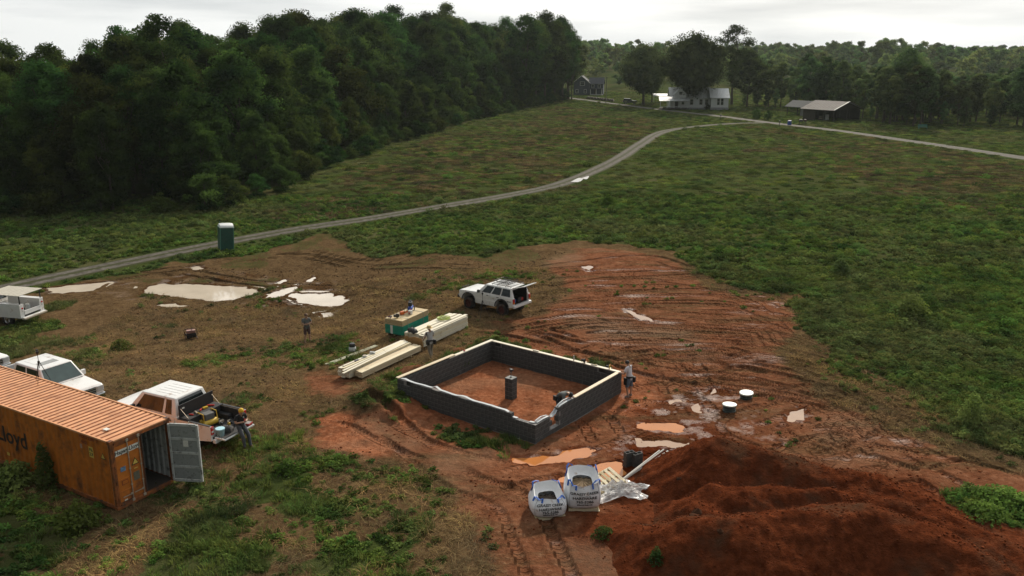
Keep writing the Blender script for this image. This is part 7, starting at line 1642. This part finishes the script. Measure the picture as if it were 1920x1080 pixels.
# ------------------------------------------------------------------ single weeds worth picking out
def weed_plant(px, py, h, w, label, n=420, leaf=.07, mound=False, seed=0, name='weed_bush', ht=0):
    p = G(px, py) if not mound else P(px, py, ht)
    if mound: p.z = float(mound_z(np.array([p.x]), np.array([p.y]))[0])
    r = np.random.RandomState(seed); o = thing(name, label, 'weed', p, r.uniform(0, 6)); d = r.normal(0, 1, (n, 3)); d[:, 2] = np.abs(d[:, 2]); d /= np.linalg.norm(d, axis=1)[:, None]
    q = d * r.uniform(.25, 1, (n, 1)) ** .6 * np.array([w, w, h]); q[:, :2] *= (1.1 - .5 * (q[:, 2:] / h)); v, f = leaves(r, q, d * .5 + np.array([0, 0, .5]), leaf, .6); obj('foliage', np_mesh('foliage', v, f, M_WEED), None, o)
    st = MB()
    for k in range(7): a = k * .9; st.cyl((0, 0, -.03), (w * .5 * math.cos(a), w * .5 * math.sin(a), h * .8), .012, .004, 4)
    st.build('stem', mat('green_stem', (.06, .075, .025), .8, .2, 9), o); return o
weed_plant(228, 655, .65, .75, 'bright green weed bush alone on the brown soil by the crew-cab pickup', 520, .07, seed=1)
weed_plant(90, 915, 1.9, .42, 'tall narrow weed growing against the orange container side', 700, .08, seed=2)
weed_plant(28, 905, .9, .9, 'wide leafy weed clump beside the orange container', 700, .08, seed=3)
weed_plant(150, 985, .8, .9, 'low weed clump in front of the container door corner', 700, .08, seed=4)
weed_plant(1708, 590, 1.3, 1.2, 'largest round weed bush in the green field by the red soil strip', 900, .10, seed=5)
weed_plant(1575, 515, 1.3, .75, 'dark upright weed bush standing in the green field', 600, .10, seed=6)
weed_plant(1820, 795, 1.5, .6, 'tall feathery weed at the field edge above the red mud', 700, .08, seed=7)
weed_plant(1738, 580, 1.1, 1.0, 'bright feathery weed beside the largest weed bush', 700, .09, seed=8)
weed_plant(1230, 1065, .55, .26, 'single small bright green weed on the front face of the clay mound', 260, .05, True, 9, ht=.4)
weed_plant(1133, 1005, .35, .42, 'rounded olive tussock at the foot of the clay mound', 420, .05, seed=10)
weed_plant(1140, 385, 1.4, 1.1, 'dark weed bush in the field beyond the parked off-road wagon', 500, .12, seed=12)
weed_plant(540, 885, .55, .6, 'fresh green weed clump in the rough grass near the pickup', 500, .06, seed=13)
weed_plant(1880, 940, .5, 1.1, 'clump of bright grass beside the tail of the clay mound', 800, .07, seed=14)
weed_plant(1850, 965, .4, .9, 'lower clump of bright grass beside the tail of the clay mound', 700, .07, seed=15)
# ================================================================== FAR HOUSES
M_SIDING = mat('white_siding', (.66, .67, .66), .6, .06, 4); M_TIN = mat('tin_roof', (.62, .64, .64), .35, .08, 3, metal=.2, dirt=(.40, .38, .36), dirt_amt=.2, dirt_scale=1); M_TINB = mat('barn_roof', (.10, .09, .082), .8, .15, 2, dirt=(.06, .045, .033), dirt_amt=.35, dirt_scale=.8)
M_BLUEH = mat('blue_grey_siding', (.045, .055, .078), .7, .12, 3); M_SHING = mat('dark_shingle', (.05, .052, .062), .9, .2, 6); M_OLDW = mat('old_barn_wood', (.055, .045, .036), .9, .35, 3, stretch=(6, 6, .5)); M_PANE = mat('house_glass', (.02, .025, .03), .08, .2, 3, spec=.7); M_TRW = mat('white_trim', (.70, .70, .68), .6, .05, 4); M_CMU = mat('pale_block', (.30, .30, .31), .9, .12, 4)
def gable(parent, x0, x1, y0, y1, zw, zr, axis, wall_m, roof_m, over=.35, zb=0, name='wall', trim=True):
    """walls with gable ends and two roof slopes"""
    if axis == 'x':
        ym = (y0 + y1) / 2; pr = [(y0, zb), (y1, zb), (y1, zw), (ym, zr), (y0, zw)]; v = [(x, y, z) for x in (x0, x1) for y, z in pr]
        sl = [[(x0 - over, y0 - over, zw - over * (zr - zw) / (ym - y0)), (x1 + over, y0 - over, zw - over * (zr - zw) / (ym - y0)), (x1 + over, ym, zr), (x0 - over, ym, zr)], [(x1 + over, y1 + over, zw - over * (zr - zw) / (ym - y0)), (x0 - over, y1 + over, zw - over * (zr - zw) / (ym - y0)), (x0 - over, ym, zr), (x1 + over, ym, zr)]]
    else:
        xm = (x0 + x1) / 2; pr = [(x0, zb), (x1, zb), (x1, zw), (xm, zr), (x0, zw)]; v = [(x, y, z) for y in (y0, y1) for x, z in pr]
        k = over * (zr - zw) / (xm - x0); sl = [[(x0 - over, y1 + over, zw - k), (x0 - over, y0 - over, zw - k), (xm, y0 - over, zr), (xm, y1 + over, zr)], [(x1 + over, y0 - over, zw - k), (x1 + over, y1 + over, zw - k), (xm, y1 + over, zr), (xm, y0 - over, zr)]]
    if wall_m: MB().add(v, [(0, 1, 2, 3, 4), (9, 8, 7, 6, 5), (0, 5, 6, 1), (1, 6, 7, 2), (2, 7, 8, 3), (3, 8, 9, 4), (4, 9, 5, 0)]).build(name, wall_m, parent)
    for s in sl:
        s = [Vector(p) + Vector((0, 0, .10)) for p in s]; r_ = MB().quadpanel(s, .12).build('roof', roof_m, parent)
        n = 12; a, b, c, d = s; rb = MB(); nr = (b - a).cross(d - a).normalized()
        for q in range(n + 1): rb.tube([a.lerp(b, q / n) + nr * .02, d.lerp(c, q / n) + nr * .02], .035, 4)
        if roof_m is not M_SHING: rb.build('roof_seam', roof_m, r_)
def win(parent, c, w, h, face='front', m=M_TRW):
    c = Vector(c); d = {'front': (w, .06, h), 'right': (.06, w, h), 'left': (.06, w, h)}[face]; n = {'front': Vector((0, -1, 0)), 'right': Vector((1, 0, 0)), 'left': Vector((-1, 0, 0))}[face]
    o = MB().box(c + n * .02, [q + .22 if q > .1 else q for q in d]).build('window', m, parent); MB().box(c + n * .055, d).build('pane', M_PANE, o); e = (.05, .06, h) if face == 'front' else (.06, .05, h); MB().box(c + n * .075, (w, .05, .06) if face == 'front' else (.05, w, .06)).build('glazing_bar', m, o)
p = P(1306, 205.5); WH = thing('farmhouse', 'white farmhouse with bright tin roofs and front porch behind the big oak', 'house', p, R(-6))
MB().box((-2, 4.5, .25), (12.4, 9.2, .7)).build('foundation', M_CMU, WH); gable(WH, -8.0, 4.0, .0, 9.0, 3.6, 6.4, 'x', M_SIDING, M_TIN, .4, .6)
MB().box((6.6, 2.5, .35), (5.4, 9.2, .9)).build('foundation', M_CMU, WH); gable(WH, 4.02, 9.2, -2.0, 7.0, 3.7, 6.2, 'x', M_SIDING, M_TIN, .35, .8)
gable(WH, -6.9, -3.4, -1.2, 4.0, 4.6, 6.3, 'y', M_SIDING, M_TIN, .3, 3.6, 'dormer_wall')
sl = [Vector(q) for q in ((-11.6, -3.6, 2.75), (-2.6, -3.6, 2.75), (-2.6, .2, 3.9), (-11.6, .2, 3.9))]; MB().quadpanel(sl, .12).build('porch_roof', M_TIN, WH)
pf = MB().box((-7.1, -1.7, .45), (8.8, 3.4, .25)).build('porch_floor', M_OLDW, WH)
for x in (-11.2, -9.2, -7.1, -5.0, -3.0): MB().box((x, -3.3, 1.65), (.16, .16, 2.3)).build('porch_post', M_TRW, WH)
for x in (-10.2, -8.2, -6.1): MB().box((x, -3.3, 1.05), (1.9, .06, .10)).build('porch_rail', M_TRW, WH)
MB().box((-6.2, -.04, 1.7), (1.0, .06, 2.1)).build('front_door', M_OLDW, WH)
for x in (-4.3, -1.6, 1.2, 2.9): win(WH, (x, -.0, 2.3), .9, 1.6)
for x in (6.2, 7.3): win(WH, (x, -2.0, 2.5), .75, 1.9)
win(WH, (-5.15, -1.2, 4.95), .8, .8); win(WH, (9.2, 2.0, 2.5), .9, 1.5, 'right')
MB().box((-.5, 5.2, 6.6), (.7, .7, 1.6)).build('chimney', mat('brick_red', (.20, .08, .05), .9, .2, 8), WH)
# carport
q = P(1241, 193); CP = thing('carport', 'flat bright tin carport roof on posts beside the white farmhouse', 'carport', q, R(-6)); MB().box((0, 2.5, 2.6), (6.0, 5.2, .16), Matrix.Rotation(R(6), 3, 'X')).build('roof', M_TIN, CP)
for x in (-2.7, 2.7):
    for y in (.3, 4.8): MB().box((x, y, 1.3), (.12, .12, 2.5)).build('post', M_TRW, CP)
# blue house
p = P(1098, 178.5); BH_ = thing('blue_house', 'dark blue-grey two-storey house with white trim at the end of the far road', 'house', p, R(-10))
gable(BH_, -5.0, 1.4, 0, 8, 5.0, 7.6, 'y', M_BLUEH, M_SHING, .4); gable(BH_, 1.42, 7.0, 1.4, 7.5, 4.6, 6.9, 'x', M_BLUEH, M_SHING, .35)
for s in (-1, 1): MB().box((-1.8 + s * 1.75, -.45, 6.35), (4.4, .10, .22), Matrix.Rotation(s * R(39), 3, 'Y')).build('barge_board', M_TRW, BH_)
for x, z in ((-3.6, 1.6), (-.2, 1.6), (-1.8, 4.6), (-1.0, 4.6)): win(BH_, (x, 0, z), .9, 1.3)
for x in (2.8, 5.4): win(BH_, (x, 1.4, 3.6), .9, 1.2)
pr_ = MB().box((4.4, -.2, 2.6), (5.0, 3.0, .16)).build('porch_roof', M_SHING, BH_)
for x in (2.1, 4.4, 6.7): MB().box((x, -1.5, 1.3), (.18, .18, 2.6)).build('porch_post', M_TRW, BH_)
MB().box((4.4, -.2, .2), (5.0, 3.0, .4)).build('porch_floor', M_CMU, BH_); MB().box((3.9, 1.36, 1.3), (1.0, .06, 2.1)).build('front_door', M_OLDW, BH_)
# barn
p = P(1541, 226); BN = thing('barn', 'open wooden barn with a wide rusty tin gable roof past the far road', 'barn', p, R(-56))
gable(BN, -5.2, 4.2, -1.2, 10.0, 2.9, 4.7, 'x', None, M_TINB, .6)
for x in (-5.0, -2, 1.0, 4.0):
    for y in (-1.0, 4.4, 9.8): MB().box((x, y, 1.5), (.18, .18, 3.0 + (1.5 if abs(y - 4.4) < 1 else 0))).build('post', M_OLDW, BN)
MB().box((-.5, 9.9, 1.4), (9.2, .08, 2.8)).build('back_wall', M_OLDW, BN); MB().box((-5.1, 4.4, 1.5), (.08, 11, 3.0)).build('side_wall', M_OLDW, BN); MB().box((-3.2, -1.1, 1.4), (3.8, .08, 2.8)).build('front_wall', M_OLDW, BN)
MB().add([(4.05, -1.2, 2.9), (4.05, 10, 2.9), (4.05, 4.4, 4.6)], [(0, 1, 2)]).build('gable_board', M_OLDW, BN)
for q in range(2): MB().box((4.55, 1.45 + 5.9 * q, 3.78), (.08, 6.3, .26), Matrix.Rotation(R(18 if q == 0 else -18), 3, 'X')).build('barge_board', M_TIN, BN)
p2 = P(1494, 217); SH = thing('lean_shed', 'low grey-roofed shed joined onto the left of the open barn', 'shed', p2, R(-56)); gable(SH, -3.6, 3.0, 0, 6.0, 2.5, 3.9, 'x', None, mat('shed_roof', (.07, .076, .076), .8, .12, 3), .5)
for x in (-3.4, 0, 2.8):
    for y in (.1, 5.9): MB().box((x, y, 1.25), (.16, .16, 2.5)).build('post', M_OLDW, SH)
MB().box((-.3, 5.9, 1.2), (6.4, .08, 2.4)).build('back_wall', M_OLDW, SH); MB().box((2.0, .05, 1.1), (1.8, .08, 2.2)).build('plank_wall', mat('grey_plank', (.20, .20, .19), .9, .2, 3, stretch=(6, 6, .5)), SH)
def small(name, label, cat, px, py, parts, rz=0):
    p = P(px, py); t = thing(name, label, cat, p, rz)
    for nm, c, d, m in parts: MB().box(c, d, taper=.94).build(nm, m, t, .02)
    return t
small('fridge', 'white upright fridge standing at the open front of the barn', 'fridge', 1550, 225.5, [('cabinet', (0, 0, .75), (.8, .7, 1.5), M_TRW), ('door', (0, -.37, .75), (.74, .05, 1.42), M_TRW), ('door_handle', (.3, -.41, .9), (.04, .04, .4), M_STEEL)])
small('wood_crate', 'brown crate standing beside the white fridge at the barn', 'crate', 1538, 225, [('crate_body', (0, 0, .55), (1.3, 1.0, 1.1), M_OLDW), ('crate_slat', (0, -.51, .8), (1.3, .03, .12), M_PINE), ('crate_slat', (0, -.51, .4), (1.3, .03, .12), M_PINE)])
small('wheeled_bin', 'bright blue wheeled bin standing beside the far gravel road', 'bin', 1480, 234.5, [('bin_body', (0, 0, .5), (.75, .75, 1.0), mat('bin_blue', (.01, .06, .28), .5, .1, 6)), ('bin_lid', (0, 0, 1.04), (.8, .85, .08), MATS['bin_blue']), ('wheel', (0, .4, .12), (.6, .1, .24), M_RUB)])
small('mailbox', 'dark mailbox on a post at the fork of drive and road', 'mailbox', 1351, 224, [('post', (0, 0, .5), (.12, .12, 1.0), M_OLDW), ('box', (0, 0, 1.15), (.3, .55, .32), M_TRIM), ('flag', (.17, 0, 1.3), (.02, .1, .16), M_REDT)])
small('mailbox', 'second dark mailbox on a post along the road past the fork', 'mailbox', 1461, 237, [('post', (0, 0, .5), (.12, .12, 1.0), M_OLDW), ('box', (0, 0, 1.15), (.3, .55, .32), M_TRIM)])
for k, (px, w_) in enumerate(((1501, .9), (1509, .6))): small('barbecue', ['wide black barbecue on legs in the grass by the blue bin', 'small rusty barrel beside the wide black barbecue'][k], 'barbecue', px, 234, [('bowl', (0, 0, .95), (w_, .6, .35), M_TRIM if k == 0 else M_RUST), ('leg', (-w_ * .35, 0, .4), (.06, .4, .8), M_TRIM), ('leg', (w_ * .35, 0, .4), (.06, .4, .8), M_TRIM), ('lid', (0, 0, 1.2), (w_ * .9, .5, .2), M_TRIM)])
p = P(1136, 194); up_ = thing('utility_pole', 'thin grey wooden utility pole beside the far road', 'pole', p); MB().cyl((0, 0, -.2), (0, 0, 9.0), .14, .09, 8).build('pole_shaft', mat('grey_pole', (.17, .16, .15), .9, .2, 4), up_); MB().box((0, 0, 8.6), (1.6, .12, .12)).build('crossarm', MATS['grey_pole'], up_)
for k in range(8):
    px = 1103 + k * 6.2; p = P(px, 185.5 + k * .75); t = thing('firewood_pile', 'low dark pile of logs in the row beside the far road', 'log pile', p, R(-20), 'row of log piles by the far road')
    for j, (a, b) in enumerate(((-.4, .25), (.1, .28), (.55, .24), (-.15, .70), (.35, .68))): MB().cyl((a * 1.1, -.6, b), (a * 1.1 + .1, .7, b), .25, n=8).build('log', M_BARK, t)
for k, (px, py, h, lb) in enumerate(((1327, 206, 1.9, 'rounded dark shrub against the farmhouse wall beside the oak trunk'), (1290, 205, 1.6, 'low dark shrub at the end of the farmhouse porch'), (1440, 225, 2.4, 'round clipped shrub on the lawn between farmhouse and barn'), (1418, 223, 2.8, 'taller ragged shrub beside the round clipped shrub on the lawn'))):
    q = P(px, py); plant(V_SHRUB[k % 3], q, h, k, lb, None, 'shrub', .8, 'shrub')
small('park_bench', 'pale blue-green bench at the foot of the treeline past the barn', 'bench', 1730, 242, [('seat', (0, 0, .45), (2.2, .5, .1), M_PJT), ('backrest', (0, .25, .8), (2.2, .08, .5), M_PJT), ('leg', (-.9, 0, .2), (.1, .45, .4), M_PJT), ('leg', (.9, 0, .2), (.1, .45, .4), M_PJT)])
# ------------------------------------------------------------------ haze
hz = MB().box((110, 480, 17), (1500, 1200, 62)).build('haze', None); hz['kind'] = 'stuff'; tag(hz, 'thin pale morning haze in the air over the fields', 'haze')
hm = bpy.data.materials.new('haze'); hm.use_nodes = True; N = hm.node_tree.nodes
for n in list(N): N.remove(n)
ho = N.new('ShaderNodeOutputMaterial'); pv = N.new('ShaderNodeVolumePrincipled'); pv.inputs['Color'].default_value = (.80, .90, .86, 1); pv.inputs['Density'].default_value = .00009; pv.inputs['Anisotropy'].default_value = .2
hm.node_tree.links.new(pv.outputs[0], ho.inputs['Volume']); hz.data.materials.append(hm)
